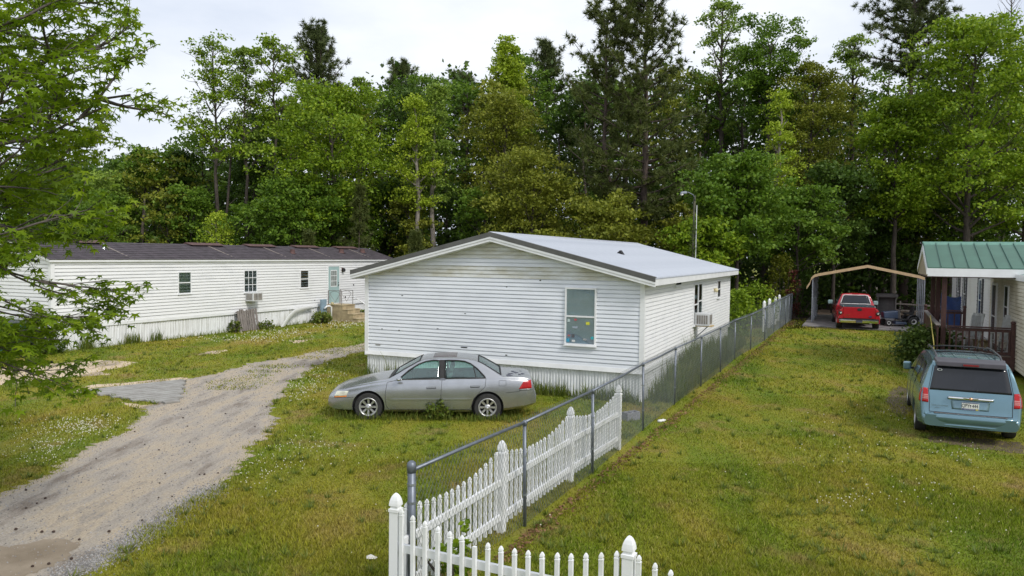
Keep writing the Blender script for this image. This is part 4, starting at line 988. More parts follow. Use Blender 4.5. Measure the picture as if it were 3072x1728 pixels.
# glass
def offset_side(pts, s, nx=14, grow=0.0):
    """pane following the side of the car inside polygon pts"""
    lo = min(p[0] for p in pts); hi = max(p[0] for p in pts); rows = []
    for i in range(nx + 1):
        x = lo + (hi - lo) * (i + .02) / (nx + .04); zs = []
        for k in range(len(pts)):
            a, b = pts[k], pts[(k + 1) % len(pts)]
            if (a[0] - x) * (b[0] - x) <= 0 and a[0] != b[0]: zs.append(a[1] + (b[1] - a[1]) * (x - a[0]) / (b[0] - a[0]))
        rows.append([(x, s * 2, min(zs) - grow + (max(zs) - min(zs) + 2 * grow) * j / 6) for j in range(7)])
    return rows
for s in (-1, 1):
    for pts in (fwin, rwin_):
        wrap(solid, offset_side(pts, s, grow=.012), (0, -s, 0), -.012, .016).build('side_window', M_carglass, sd, True)
    for pts in (fwin, rwin_):                                         # black window surround
        loop = [Vector((x, 0, z)) for x, z in pts]; out = []
        for k in range(len(loop)):
            for q in range(4):
                p = loop[k].lerp(loop[(k + 1) % len(loop)], q / 4); hh = solid.ray_cast(Vector((p.x, s * 2, p.z)), Vector((0, -s, 0)))
                out.append(hh[0] + Vector((0, s * .001, 0)))
        out.append(out[0]); mb = MB(); mb.tube(out, .017, 5); mb.build('window_surround', M_black, sd, True)
    wrap(solid, quadrows([(2.575, s * 2, .94), (2.705, s * 2, .94), (2.68, s * 2, 1.375), (2.56, s * 2, 1.375)], 3, 8), (0, -s, 0), .004, .01).build('door_pillar', M_black, sd)
    wrap(solid, quadrows([(3.40, s * 2, .99), (3.425, s * 2, .99), (3.345, s * 2, 1.27), (3.325, s * 2, 1.275)], 2, 5), (0, -s, 0), .002, .02).build('quarter_divider', M_black, sd)
    seam(solid, [(1.62, s * 2, .935), (1.38, s * 2, .88), (1.34, s * 2, .62), (1.36, s * 2, .36), (1.42, s * 2, .27)], (0, -s, 0)).build('door_seam', M_seam, sd)
    seam(solid, [(2.63, s * 2, .96), (2.61, s * 2, .6), (2.61, s * 2, .27)], (0, -s, 0)).build('door_seam', M_seam, sd)
    seam(solid, [(3.64, s * 2, .99), (3.62, s * 2, .80), (3.50, s * 2, .68), (3.36, s * 2, .52), (3.29, s * 2, .30)], (0, -s, 0)).build('door_seam', M_seam, sd)
    seam(solid, [(1.42, s * 2, .27), (2.3, s * 2, .262), (3.29, s * 2, .27)], (0, -s, 0)).build('door_seam', M_seam, sd)
    seam(solid, [(1.60, s * 2, .935), (2.6, s * 2, .957), (3.64, s * 2, .987)], (0, -s, 0), .009).build('belt_trim', M_chrome, sd)
    wrap(solid, quadrows([(1.46, s * 2, .475), (2.58, s * 2, .485), (2.58, s * 2, .525), (1.46, s * 2, .513)], 12, 1), (0, -s, 0), .012, .01).build('side_moulding', M_silver, sd)
    wrap(solid, quadrows([(2.65, s * 2, .487), (3.28, s * 2, .50), (3.30, s * 2, .535), (2.65, s * 2, .527)], 8, 1), (0, -s, 0), .012, .01).build('side_moulding', M_silver, sd)
    for x, z in ((2.38, .765), (3.38, .80)):
        wrap(solid, quadrows([(x - .1, s * 2, z - .024), (x + .11, s * 2, z - .02), (x + .11, s * 2, z + .024), (x - .1, s * 2, z + .02)], 5, 2), (0, -s, 0), .002, .01).build('handle_recess', M_black, sd)
        wrap(solid, quadrows([(x - .09, s * 2, z - .004), (x + .10, s * 2, z - .002), (x + .10, s * 2, z + .020), (x - .09, s * 2, z + .018)], 5, 1), (0, -s, 0), .022, -.01).build('door_handle', M_silver, sd)
    # lights
    wrap(solid, quadrows([(.16, s * 2, .545), (.46, s * 2, .575), (.50, s * 2, .68), (.22, s * 2, .665)], 10, 5), (0, -s, 0), .006, .02).build('headlight', M_clear, sd, True)
    wrap(solid, quadrows([(.17, s * 2, .52), (.45, s * 2, .548), (.46, s * 2, .574), (.16, s * 2, .544)], 8, 1), (0, -s, 0), .007, .02).build('turn_signal', M_amber, sd, True)
    wrap(solid, quadrows([(4.40, s * 2, .745), (4.70, s * 2, .755), (4.68, s * 2, .945), (4.50, s * 2, .91)], 8, 6), (0, -s, 0), .008, .02).build('tail_light', M_red, sd, True)
    wrap(solid, quadrows([(4.41, s * 2, .705), (4.70, s * 2, .715), (4.70, s * 2, .754), (4.40, s * 2, .744)], 8, 1), (0, -s, 0), .007, .02).build('reverse_light', mat('lamp_smoke', (.16, .17, .18), .2), sd, True)
    mb = MB(); mb.lathe([(0, -.10), (.055, -.07), (.07, 0), (.055, .07), (0, .09)], 12, Matrix.Translation((1.66, s * .955, .985)) @ Matrix.Rotation(R(90), 4, 'X') @ Matrix.Scale(.75, 4, (0, 1, 0))); mb.build('wing_mirror', M_silver, sd, True)
    wheel(sd, (XF, s * .775, WR), WR, .20, s * -1, .205)
    wheel(sd, (XB, s * .775, WR), WR, .20, s * -1, .205)
    for x in (XF, XB):
        mb = MB(); mb.lathe([(.366, -.16), (.368, .0), (.30, .0), (.30, -.15)], 28, Matrix.Translation((x, s * .73, .325)) @ Matrix.Rotation(R(-90) * s, 4, 'X')); mb.build('wheel_well', M_dark, sd)
seam(solid, [(3.94, -2, .82), (3.94, -2, .94), (4.10, -2, .945), (4.10, -2, .82), (3.94, -2, .82)], (0, 1, 0), .004).build('fuel_door', M_seam, sd)
seam(solid, [(.12, -2, .505), (.40, -2, .53), (.62, -2, .54)], (0, 1, 0), .004).build('bumper_seam', M_seam, sd)
seam(solid, [(4.10, -2, .66), (4.4, -2, .69), (4.43, -2, .70)], (0, 1, 0), .004).build('bumper_seam', M_seam, sd)
wrap(solid, quadrows([(1.47, -.72, 2), (1.47, .72, 2), (2.12, .56, 2), (2.12, -.56, 2)], 10, 8), (0, 0, -1), -.006, .014).build('windshield', M_carglass, sd, True)
wrap(solid, quadrows([(4.0, -.72, 2), (4.0, .72, 2), (3.44, .57, 2), (3.44, -.57, 2)], 10, 8), (0, 0, -1), -.006, .014).build('rear_window', M_carglass, sd, True)
def rim_top(pts, r, nm):
    out = []
    for k in range(len(pts)):
        for q in range(4):
            p = Vector(pts[k]).lerp(Vector(pts[(k + 1) % len(pts)]), q / 4); hh = solid.ray_cast(Vector((p.x, p.y, 2)), Vector((0, 0, -1))); out.append(hh[0])
    out.append(out[0]); mb = MB(); mb.tube(out, r, 5); mb.build(nm, M_black, sd, True)
rim_top([(1.50, -.69, 0), (1.50, .69, 0), (2.10, .54, 0), (2.10, -.54, 0)], .018, 'window_seal'); rim_top([(3.98, -.70, 0), (3.98, .70, 0), (3.46, .55, 0), (3.46, -.55, 0)], .018, 'window_seal')
wrap(solid, quadrows([(1.40, -.70, 2), (1.40, .70, 2), (1.49, .70, 2), (1.49, -.70, 2)], 10, 3), (0, 0, -1), .006, .02).build('wiper_cowl', M_black, sd)
wrap(solid, quadrows([(2.40, -.40, 2), (2.40, .40, 2), (2.95, .40, 2), (2.95, -.40, 2)], 8, 6), (0, 0, -1), .005, .02).build('sunroof', mat('sunroof_dark', (.10, .085, .085), .25, var=.1), sd, True)
MF = mat('flaked_paint', (.06, .065, .09), .8, var=.3)
for (x, y) in ((4.22, -.35), (4.34, -.2), (4.42, -.42), (4.28, -.05), (4.5, -.28), (4.18, -.55), (4.47, .1)):
    aa = rng.uniform(.03, .07); poly = [(x + aa * math.cos(t) * rng.uniform(.5, 1.5), y + aa * 1.6 * math.sin(t) * rng.uniform(.5, 1.3)) for t in np.linspace(0, 5.6, 7)]
    hs_ = [solid.ray_cast(Vector((p[0], p[1], 2)), Vector((0, 0, -1)))[0] for p in poly]
    mb = MB(); mb.prism([q - Vector((0, 0, .004)) for q in hs_], (0, 0, .007)); mb.build('paint_flake', MF, sd)
# interior
for x, y in ((2.15, -.36), (2.15, .36)):
    mb = MB(); mb.box(x, x + .5, y - .24, y + .24, .40, .55); mb.build('seat', M_int, sd, bevel=.03)
    mb = MB(); mb.hexa([(x + .42, y - .23, .5), (x + .56, y - .23, .5), (x + .56, y + .23, .5), (x + .42, y + .23, .5), (x + .62, y - .2, 1.06), (x + .72, y - .2, 1.06), (x + .72, y + .2, 1.06), (x + .62, y + .2, 1.06)]); mb.build('seat_back', M_int, sd, bevel=.03)
    mb = MB(); mb.box(x + .64, x + .73, y - .12, y + .12, 1.08, 1.24); mb.build('headrest', M_int, sd, bevel=.03)
mb = MB(); mb.box(3.05, 3.5, -.62, .62, .40, .56); mb.build('seat', M_int, sd, bevel=.03)
mb = MB(); mb.hexa([(3.42, -.6, .5), (3.55, -.6, .5), (3.55, .6, .5), (3.42, .6, .5), (3.62, -.55, .98), (3.72, -.55, .98), (3.72, .55, .98), (3.62, .55, .98)]); mb.build('seat_back', M_int, sd, bevel=.03)
for y in (-.32, .32):
    mb = MB(); mb.box(3.63, 3.72, y - .12, y + .12, .99, 1.13); mb.build('headrest', M_int, sd, bevel=.03)
mb = MB(); mb.hexa([(1.40, -.68, .75), (1.85, -.68, .72), (1.85, .68, .72), (1.40, .68, .75), (1.40, -.68, .93), (1.75, -.68, .96), (1.75, .68, .96), (1.40, .68, .93)]); mb.build('dashboard', M_int, sd)
mb = MB(); t_ = [(1.93 + .06 * math.sin(a), -.36 + .18 * math.cos(a), .93 + .17 * math.sin(a)) for a in np.linspace(0, 2 * math.pi, 17)]; mb.tube(t_, .015, 6); mb.build('steering_wheel', M_black, sd)
wrap(solid, quadrows([(-1, -.42, .50), (-1, .42, .50), (-1, .40, .57), (-1, -.40, .57)], 8, 3), (1, 0, 0), .005, .02).build('grille', M_black, sd)

# ---- pale blue minivan
M_vblue = mat('minivan_paint', (.165, .28, .335), .24, metal=.6, scale=2.0, c2=(.145, .25, .30), coat=.6)
M_vglass = mat('minivan_glass', (.018, .020, .026), .10, var=.15, scale=2)
van_R = [(0, .62), (.05, .78), (.25, .92), (.8, 1.03), (1.15, 1.08), (2.05, 1.60), (2.3, 1.66), (3.0, 1.72), (4.0, 1.72), (4.66, 1.69), (4.76, 1.67), (4.81, 1.62), (4.97, 1.06), (5.01, 1.0), (5.05, .75), (5.06, .60), (5.14, .585)]
van_hw = [(0, .70), (.08, .82), (.3, .90), (.8, .955), (1.5, .975), (4.2, .975), (4.7, .955), (4.95, .925), (5.06, .89), (5.14, .83)]
van_bot = [(0, .30), (.2, .22), (.6, .20), (4.4, .20), (4.9, .28), (5.14, .33)]
van_belt = [(0, .7), (.8, .95), (1.4, 1.0), (4.4, 1.08), (4.9, 1.08), (5.14, 1.0)]
vA = R(24.5); vrear = Vector((9.50, 15.72, 0)); vd = Vector((math.sin(vA), math.cos(vA), 0))
org = vrear + vd * 5.10
vn = thing('minivan', 'pale blue minivan seen from behind beside the porch bush', 'minivan', (org.x, org.y, 0), math.atan2(-vd.y, -vd.x))
VB = Car(van_R, van_hw, van_bot, van_belt, .70, 1.66, 5.14, tumble=.955, crown=.035)
xs = sorted(set([0, .02, .06, .12] + [round(x, 3) for x in np.arange(.2, 4.6, .1)] + [4.6, 4.66, 4.72, 4.76, 4.80, 4.84, 4.88, 4.92, 4.96, 5.0, 5.02, 5.04, 5.052, 5.06, 5.08, 5.10, 5.12, 5.14]))
vbody = VB.mesh(xs).build('body', M_vblue, vn)
vsolid = bvh_of(vbody); cut = []
for x in (.95, 4.03):
    for s in (-1, 1):
        mb = MB(); mb.lathe([(.40, -.22), (.40, .30)], 36, Matrix.Translation((x, s * .86, .34)) @ Matrix.Rotation(R(-90) * s, 4, 'X')); cut.append(mb.build('cut', None)); cut[-1].parent = vn
boolean(vbody, cut); smooth_by_angle(vbody, 30)
back = (-1, 0, 0)
wrap(vsolid, quadrows([(7, -.745, 1.065), (7, .745, 1.065), (7, .655, 1.56), (7, -.655, 1.56)], 14, 10), back, .006, .02).build('rear_window', M_vglass, vn, True)
mb = MB(); mb.hexa([(4.60, -.66, 1.66), (4.60, .66, 1.66), (4.95, .63, 1.575), (4.95, -.63, 1.575), (4.58, -.65, 1.725), (4.58, .65, 1.725), (4.93, .62, 1.665), (4.93, -.62, 1.665)]); mb.build('spoiler', mat('spoiler_dark', (.055, .05, .06), .4), vn, bevel=.015)
mb = MB(); mb.box(4.938, 4.962, -.14, .14, 1.60, 1.632); mb.build('brake_light', mat('brake_red', (.22, .01, .015), .3), vn)
for s in (-1, 1):
    wrap(vsolid, quadrows([(7, s * .765, .80), (7, s * .885, .81), (7, s * .865, 1.10), (7, s * .775, 1.09)], 6, 8), back, .014, .05).build('tail_light', M_red, vn, True)
    for k in range(3):
        z = .875 + k * .034; wrap(vsolid, quadrows([(7, s * .775, z), (7, s * .875, z + .002), (7, s * .875, z + .024), (7, s * .775, z + .022)], 4, 2), back, .018, .01).build('reverse_light', mat('lamp_rose', (.55, .22, .21), .3), vn)
    # the lamp wraps on to the flank
    wrap(vsolid, quadrows([(4.88, s * 2, .81), (4.985, s * 2, .81), (4.94, s * 2, 1.08), (4.88, s * 2, 1.08)], 4, 8), (0, -s, 0), .010, .02).build('tail_light_side', M_red, vn, True)
    for (xa, xb, za, zb, xc, xd) in ((3.55, 4.62, 1.12, 1.53, 3.6, 4.35), (2.5, 3.45, 1.11, 1.54, 2.52, 3.47), (1.62, 2.4, 1.09, 1.52, 2.05, 2.42)):
        wrap(vsolid, quadrows([(xa, s * 2, za), (xb, s * 2, za + .01), (xd, s * 2, zb), (xc, s * 2, zb)], 10, 6), (0, -s, 0), .005, .02).build('side_window', M_vglass, vn, True)
    mb = MB(); mb.tube([(2.2, s * .60, 1.69), (2.35, s * .60, 1.755), (3.3, s * .60, 1.785), (4.3, s * .60, 1.765), (4.5, s * .60, 1.70)], .022, 6); mb.build('roof_rail', mat('rail_dark', (.05, .05, .055), .4), vn, True)
    mb = MB(); mb.box(1.72, 1.86, s * 1.02 - .09, s * 1.02 + .09, 1.06, 1.26); mb.build('wing_mirror', M_vblue, vn, bevel=.04)
    mb = MB(); mb.bar((1.78, s * .9, 1.1), (1.78, s * 1.0, 1.12), .05, .05); mb.build('mirror_arm', M_black, vn)
    wheel(vn, (.95, s * .84, .34), .34, .22, s * -1, .21); wheel(vn, (4.03, s * .84, .34), .34, .22, s * -1, .21)
    seam(vsolid, [(7, s * .745, .62), (7, s * .745, .9), (7, s * .765, 1.06), (7, s * .68, 1.57)], back, .006).build('tailgate_seam', M_seam, vn)
    seam(vsolid, [(3.5, s * 2, .30), (3.5, s * 2, 1.0), (3.5, s * 2, 1.58)], (0, -s, 0), .006).build('door_seam', M_seam, vn)
    seam(vsolid, [(2.44, s * 2, .30), (2.44, s * 2, 1.0), (2.46, s * 2, 1.55)], (0, -s, 0), .006).build('door_seam', M_seam, vn)
for x in (2.75, 4.0):
    mb = MB(); mb.tube([(x, -.60, 1.765), (x, -.3, 1.795), (x, .3, 1.795), (x, .60, 1.765)], .018, 6); mb.build('cross_bar', M_black, vn, True)
for y in (-.44, -.22, .22, .44):
    wrap(vsolid, quadrows([(2.6, y - .02, 3), (2.6, y + .02, 3), (4.5, y + .02, 3), (4.5, y - .02, 3)], 2, 14), (0, 0, -1), .012, .01).build('roof_rib', M_vblue, vn)
mb = MB(); mb.hexa([(4.38, -.035, 1.70), (4.58, -.045, 1.69), (4.58, .045, 1.69), (4.38, .035, 1.70), (4.40, -.01, 1.72), (4.57, -.02, 1.745), (4.57, .02, 1.745), (4.40, .01, 1.72)]); mb.build('antenna_fin', M_vblue, vn)
seam(vsolid, [(7, -.745, .62), (7, 0, .615), (7, .745, .62)], back, .007).build('tailgate_seam', M_seam, vn)
bump = MB(); bump.grid([[(x, y * f, z) for y in np.linspace(-.80, .80, 13)] for (x, f, z) in ((5.02, .98, .60), (5.13, .98, .60), (5.165, 1.0, .575), (5.17, 1.0, .50), (5.15, 1.0, .42), (5.13, 1.0, .40), (5.15, .99, .385), (5.14, .98, .34), (5.05, .95, .30))])
for p in range(len(bump.v)):
    x, y, z = bump.v[p]; bump.v[p] = (x - .09 * (abs(y) / .8) ** 4, y * 1.06, z)
bump = bump.build('bumper', M_vblue, vn, True); sdm = bump.modifiers.new('s', 'SOLIDIFY'); sdm.thickness = .02; sdm.offset = -1
mb = MB(); mb.box(5.02, 5.125, -.66, .66, .601, .612); mb.build('step_pad', mat('pad_grey', (.17, .17, .18), .7, var=.3, scale=25), vn, bevel=.004)
# recessed plate panel, chrome handle bar, plate
wrap(vsolid, quadrows([(7, -.33, .70), (7, .33, .70), (7, .36, .90), (7, -.36, .90)], 10, 6), back, .003, .01).build('plate_recess', mat('minivan_paint_flat', (.19, .30, .36), .3, metal=.6, coat=.4), vn, True)
mb = MB(); mb.tube([(5.05, -.40, .935), (5.065, -.38, .935), (5.075, 0, .935), (5.065, .38, .935), (5.05, .40, .935)], .033, 10); mb.build('chrome_handle', M_chrome, vn, True)
em = MB(); em.lathe([(0, 0), (.035, 0), (.033, .012), (0, .014)], 16, Matrix.Translation((5.105, 0, .94)) @ Matrix.Rotation(R(90), 4, 'Y')); em = em.build('emblem', mat('emblem_gold', (.45, .25, .14), .3, metal=.7), vn, True)
for s in (-1, 1):
    mb = MB(); mb.prism([(5.108, s * .03, .948), (5.108, s * .14, .958), (5.108, s * .13, .942), (5.108, s * .03, .932)], (.004, 0, 0)); mb.build('emblem_wing', M_chrome, em)
pltx = 5.075
plate = MB(); plate.box(pltx, pltx + .008, -.155, .155, .705, .865); plate = plate.build('licence_plate', mat('plate_white', (.70, .71, .66), .5, var=.06), vn, bevel=.002)
mb = MB(); mb.box(pltx + .0081, pltx + .0095, -.150, .150, .708, .738); mb.build('plate_band', mat('plate_blue', (.02, .04, .18), .5), plate)
mb = MB(); mb.box(pltx + .0081, pltx + .0095, -.150, .150, .848, .862); mb.build('plate_band', MATS['plate_blue'], plate)
mb = MB(); mb.box(pltx + .0096, pltx + .0102, .095, .140, .711, .735); mb.build('plate_sticker', mat('plate_yellow', (.55, .45, .05), .5), plate)
def text(parent, s, size, loc, rot, m, name='lettering', ext=.0015, sx=1.0, matrix=None):
    cu = bpy.data.curves.new(name, 'FONT'); cu.body = s; cu.size = size; cu.extrude = ext; cu.align_x = 'CENTER'; cu.align_y = 'CENTER'
    t = bpy.data.objects.new('tmp', cu); C.objects.link(t); bpy.context.view_layer.update()
    me = bpy.data.meshes.new_from_object(t.evaluated_get(bpy.context.evaluated_depsgraph_get()))
    bpy.data.objects.remove(t, do_unlink=True)
    me.materials.clear(); me.materials.append(m)
    o = ob(name, me, parent, loc); o.rotation_euler = rot; o.scale = (sx, 1, 1)
    return o
rot_back = (R(90), 0, R(90))
M_ink = mat('plate_ink', (.02, .02, .04), .6)
text(plate, 'QPY', .10, (pltx + .0095, -.085, .792), rot_back, M_ink, sx=.72); text(plate, '444', .10, (pltx + .0095, .085, .792), rot_back, M_ink, sx=.72)
text(plate, 'SOUTH CAROLINA', .022, (pltx + .0102, -.02, .723), rot_back, M_trim)
mb = MB(); mb.prism([(pltx + .0085, -.004, .76), (pltx + .0085, .004, .76), (pltx + .0085, .004, .788), (pltx + .0085, .018, .80), (pltx + .0085, .010, .81), (pltx + .0085, .0, .822), (pltx + .0085, -.010, .81), (pltx + .0085, -.018, .80), (pltx + .0085, -.004, .788)], (.0015, 0, 0)); mb.build('plate_palmetto', M_ink, plate)
oval = MB(); oval.lathe([(0, 0), (.05, 0), (.05, .003), (0, .003)], 18, Matrix.Translation((4.868, -.56, 1.487)) @ Matrix.Rotation(R(68), 4, 'Y') @ Matrix.Scale(.55, 4, (1, 0, 0))); oval = oval.build('oval_sticker', mat('sticker_white', (.6, .62, .6), .5), vn)
mb = MB(); mb.lathe([(0, 0), (.028, 0), (.028, .003), (0, .003)], 12, Matrix.Translation((4.872, -.56, 1.488)) @ Matrix.Rotation(R(68), 4, 'Y') @ Matrix.Scale(.6, 4, (1, 0, 0))); mb.build('sticker_mark', M_ink, oval)
mb = MB(); mb.lathe([(0, 0), (.02, 0), (.02, .03), (0, .035)], 10, Matrix.Translation((4.965, .12, 1.10)) @ Matrix.Rotation(R(75), 4, 'Y')); mb.build('wiper_cap', M_black, vn)
M_badge = mat('badge_grey', (.22, .27, .29), .4, metal=.6)
text(vn, 'TOWN & COUNTRY', .034, (5.075, -.55, .755), rot_back, M_badge, ext=.002); text(vn, 'LIMITED', .026, (5.075, -.60, .71), rot_back, M_badge, ext=.002)

# ---- red pickup in the carport
M_redp = mat('pickup_red', (.42, .012, .022), .22, var=.08, scale=2, coat=.8)
pA = R(19.0); pdv = Vector((math.sin(pA), math.cos(pA), 0)); prear = Vector((18.55, 40.9, 0)); porg = prear + pdv * 5.4
pk = thing('red_pickup', 'red pickup truck with chrome bumper parked under the carport', 'pickup', (porg.x, porg.y, .03), math.atan2(-pdv.y, -pdv.x))
pk.scale = (1.06, 1.06, 1.04)
cab_R = [(0, .75), (.05, .95), (.3, 1.03), (1.2, 1.12), (1.4, 1.15), (1.95, 1.66), (2.2, 1.76), (2.9, 1.80), (3.15, 1.77), (3.22, 1.70), (3.34, 1.24), (3.36, 1.15)]
cab_hw = [(0, .78), (.15, .92), (.6, .97), (3.2, .97), (3.36, .95)]
CB = Car(cab_R, cab_hw, [(0, .38), (.3, .32), (3.36, .32)], [(0, .85), (1.0, 1.02), (1.5, 1.12), (3.36, 1.14)], .66, 1.76, 3.36, tumble=.95, crown=.04)
cxs = [0, .03, .08, .15] + [round(x, 3) for x in np.arange(.25, 3.1, .12)] + [3.1, 3.15, 3.19, 3.22, 3.25, 3.28, 3.31, 3.34, 3.36]
cab_o = CB.mesh(cxs).build('cab', M_redp, pk); smooth_by_angle(cab_o, 35); cb = bvh_of(cab_o)
wrap(cb, quadrows([(7, -.70, 1.26), (7, .70, 1.26), (7, .57, 1.66), (7, -.57, 1.66)], 10, 8), back, .012, .02).build('rear_window', M_vglass, pk, True)
lp = [(-.73, 1.235), (.73, 1.235), (.60, 1.66), (.5, 1.695), (-.5, 1.695), (-.60, 1.66)]; out = []
for k in range(len(lp)):
    for q_ in range(5):
        y = lp[k][0] + (lp[(k + 1) % 6][0] - lp[k][0]) * q_ / 5; z = lp[k][1] + (lp[(k + 1) % 6][1] - lp[k][1]) * q_ / 5
        hh = cb.ray_cast(Vector((7, y, z)), Vector(back)); out.append(hh[0] + Vector((.015, 0, 0)) if hh[0] is not None else Vector((3.3, y, z)))
out.append(out[0]); mb = MB(); mb.tube(out, .026, 6); mb.build('window_frame', mat('frame_pale', (.62, .60, .60), .4), pk, True)
mb = MB(); mb.box(3.16, 3.235, -.16, .16, 1.715, 1.765); mb.build('brake_light', M_red, pk, bevel=.01)
for s in (-1, 1):
    wrap(cb, quadrows([(1.75, s * 2, 1.2), (2.5, s * 2, 1.2), (2.48, s * 2, 1.66), (2.08, s * 2, 1.66)], 6, 5), (0, -s, 0), .006, .02).build('side_window', M_vglass, pk, True)
    wrap(cb, quadrows([(2.6, s * 2, 1.2), (3.1, s * 2, 1.2), (3.05, s * 2, 1.66), (2.6, s * 2, 1.66)], 6, 5), (0, -s, 0), .006, .02).build('side_window', M_vglass, pk, True)
    mb = MB(); mb.box(1.70, 1.84, s * 1.13 - .12, s * 1.13 + .12, 1.12, 1.34); mb.build('wing_mirror', mat('mirror_teal', (.30, .42, .42), .3), pk, bevel=.04)
    mb = MB(); mb.bar((1.8, s * .92, 1.15), (1.8, s * 1.05, 1.2), .05, .05); mb.build('mirror_arm', M_black, pk)
    mb = MB(); mb.box(3.40, 5.20, s * .74 - .04, s * .74 + .04, .55, 1.16); mb.build('bed_side', M_redp, pk, bevel=.02)
    # flared fender over the rear wheel
    P = []
    for t in np.linspace(R(200), R(-20), 15):
        rr = .50; cx, cz = 4.42, .42
        P.append([(cx + rr * math.cos(t) * 1.05, s * .78, max(.30, cz + rr * math.sin(t) * 1.15)), (cx + rr * math.cos(t) * 1.04, s * .92, max(.30, cz + rr * math.sin(t) * 1.12)), (cx + (rr - .02) * math.cos(t), s * 1.0, max(.30, cz + (rr - .04) * math.sin(t) * 1.08)), (cx + (rr - .09) * math.cos(t), s * 1.0, max(.30, cz + (rr - .09) * math.sin(t)))])
    mb = MB(); mb.grid(P); fo = mb.build('fender', M_redp, pk, True); sm_ = fo.modifiers.new('s', 'SOLIDIFY'); sm_.thickness = .02
    mb = MB(); mb.hexa([(4.95, s * .76, .50), (5.30, s * .74, .52), (5.30, s * .97, .56), (4.9, s * .99, .50), (4.95, s * .76, 1.14), (5.30, s * .74, 1.14), (5.28, s * .88, 1.02), (4.9, s * .95, 1.0)]); mb.build('rear_corner', M_redp, pk, bevel=.03)
    mb = MB(); mb.lathe([(0, 0), (.095, 0), (.09, .03), (0, .045)], 16, Matrix.Translation((5.295, s * .865, .86)) @ Matrix.Rotation(R(90), 4, 'Y')); mb.build('tail_light', mat('lamp_black', (.02, .025, .025), .25), pk, True)
    mb = MB(); mb.lathe([(0, 0), (.035, 0), (.03, .012), (0, .015)], 10, Matrix.Translation((5.335, s * .855, .85)) @ Matrix.Rotation(R(90), 4, 'Y')); mb.build('reverse_lamp', M_clear, pk, True)
    mb = MB(); mb.lathe([(0, 0), (.022, 0), (.015, .09), (0, .1)], 8, Matrix.Translation((5.2, s * .73, 1.16))); mb.build('bed_hook', M_chrome, pk)
    wheel(pk, (.85, s * .84, .38), .38, .26, s * -1, .21, 5); wheel(pk, (4.42, s * .86, .38), .38, .26, s * -1, .21, 5)
mb = MB(); mb.box(3.40, 5.25, -.70, .70, .55, .62); mb.build('bed_floor', M_black, pk)
mb = MB(); mb.box(3.42, 5.16, -.80, .80, 1.161, 1.20); mb.build('bed_cover', mat('bed_cover', (.02, .045, .055), .5), pk, bevel=.01)
mb = MB(); mb.box(5.235, 5.30, -.735, .735, .60, 1.17); tg = mb.build('tailgate', M_redp, pk, bevel=.015)
mb = MB(); mb.lathe([(0, 0), (.12, 0), (.11, .012), (0, .014)], 18, Matrix.Translation((5.301, 0.02, 1.05)) @ Matrix.Rotation(R(90), 4, 'Y') @ Matrix.Scale(.62, 4, (1, 0, 0))); mb.build('tailgate_handle', M_black, tg)
mb = MB(); mb.lathe([(0, 0), (.075, 0), (.07, .008), (0, .009)], 18, Matrix.Translation((5.301, .52, .70)) @ Matrix.Rotation(R(90), 4, 'Y') @ Matrix.Scale(.45, 4, (1, 0, 0))); ov = mb.build('oval_emblem', mat('emblem_blue', (.02, .04, .2), .3), tg)
mb = MB(); mb.tube([(5.312, .52 + .076 * math.cos(t), .70 + .034 * math.sin(t)) for t in np.linspace(0, 2 * math.pi, 17)], .006, 5); mb.build('emblem_rim', M_chrome, ov)
text(tg, 'F-150', .07, (5.302, -.52, .77), rot_back, M_chrome); text(tg, 'TRITON V8', .045, (5.302, -.52, .70), rot_back, M_chrome)
mb = MB(); mb.hexa([(5.24, -.92, .36), (5.40, -.86, .37), (5.40, .86, .37), (5.24, .92, .36), (5.24, -.93, .53), (5.42, -.88, .52), (5.42, .88, .52), (5.24, .93, .53)]); mb.build('bumper', M_chrome, pk, bevel=.025)
mb = MB(); mb.box(5.24, 5.40, -.90, .90, .531, .585); mb.build('bumper_step', M_black, pk)
pp = MB(); pp.box(5.418, 5.424, -.15, .15, .39, .52); pp.build('licence_plate', mat('plate_dark', (.06, .06, .09), .5), pk)
mb = MB(); mb.box(.3, 5.2, -.5, .5, .30, .40); mb.build('chassis', M_dark, pk)

# ---- ride-on mower
mw = thing('riding_mower', 'dark blue riding lawn mower parked beside the pickup', 'mower', (0, 0, 0)); mw.matrix_world = cpm @ Matrix.Translation((3.75, -.25, 0.0)) @ Matrix.Rotation(R(20), 4, 'Z')
M_mb = mat('mower_blue', (.035, .055, .10), .4, var=.2, scale=4); M_mg = mat('mower_grey', (.06, .06, .065), .6)
mb = MB(); mb.hexa([(.05, -.25, .42), (.80, -.25, .42), (.80, .25, .42), (.05, .25, .42), (.0, -.21, .78), (.78, -.23, .86), (.78, .23, .86), (.0, .21, .78)]); mb.build('hood', M_mb, mw, bevel=.05)
mb = MB(); mb.box(.78, .90, -.24, .24, .42, .88); mb.build('dash', M_mg, mw, bevel=.03)
mb = MB(); mb.hexa([(.85, -.3, .34), (1.3, -.3, .34), (1.3, .3, .34), (.85, .3, .34), (.85, -.3, .40), (1.3, -.3, .40), (1.3, .3, .40), (.85, .3, .40)]); mb.build('footplate', M_mg, mw)
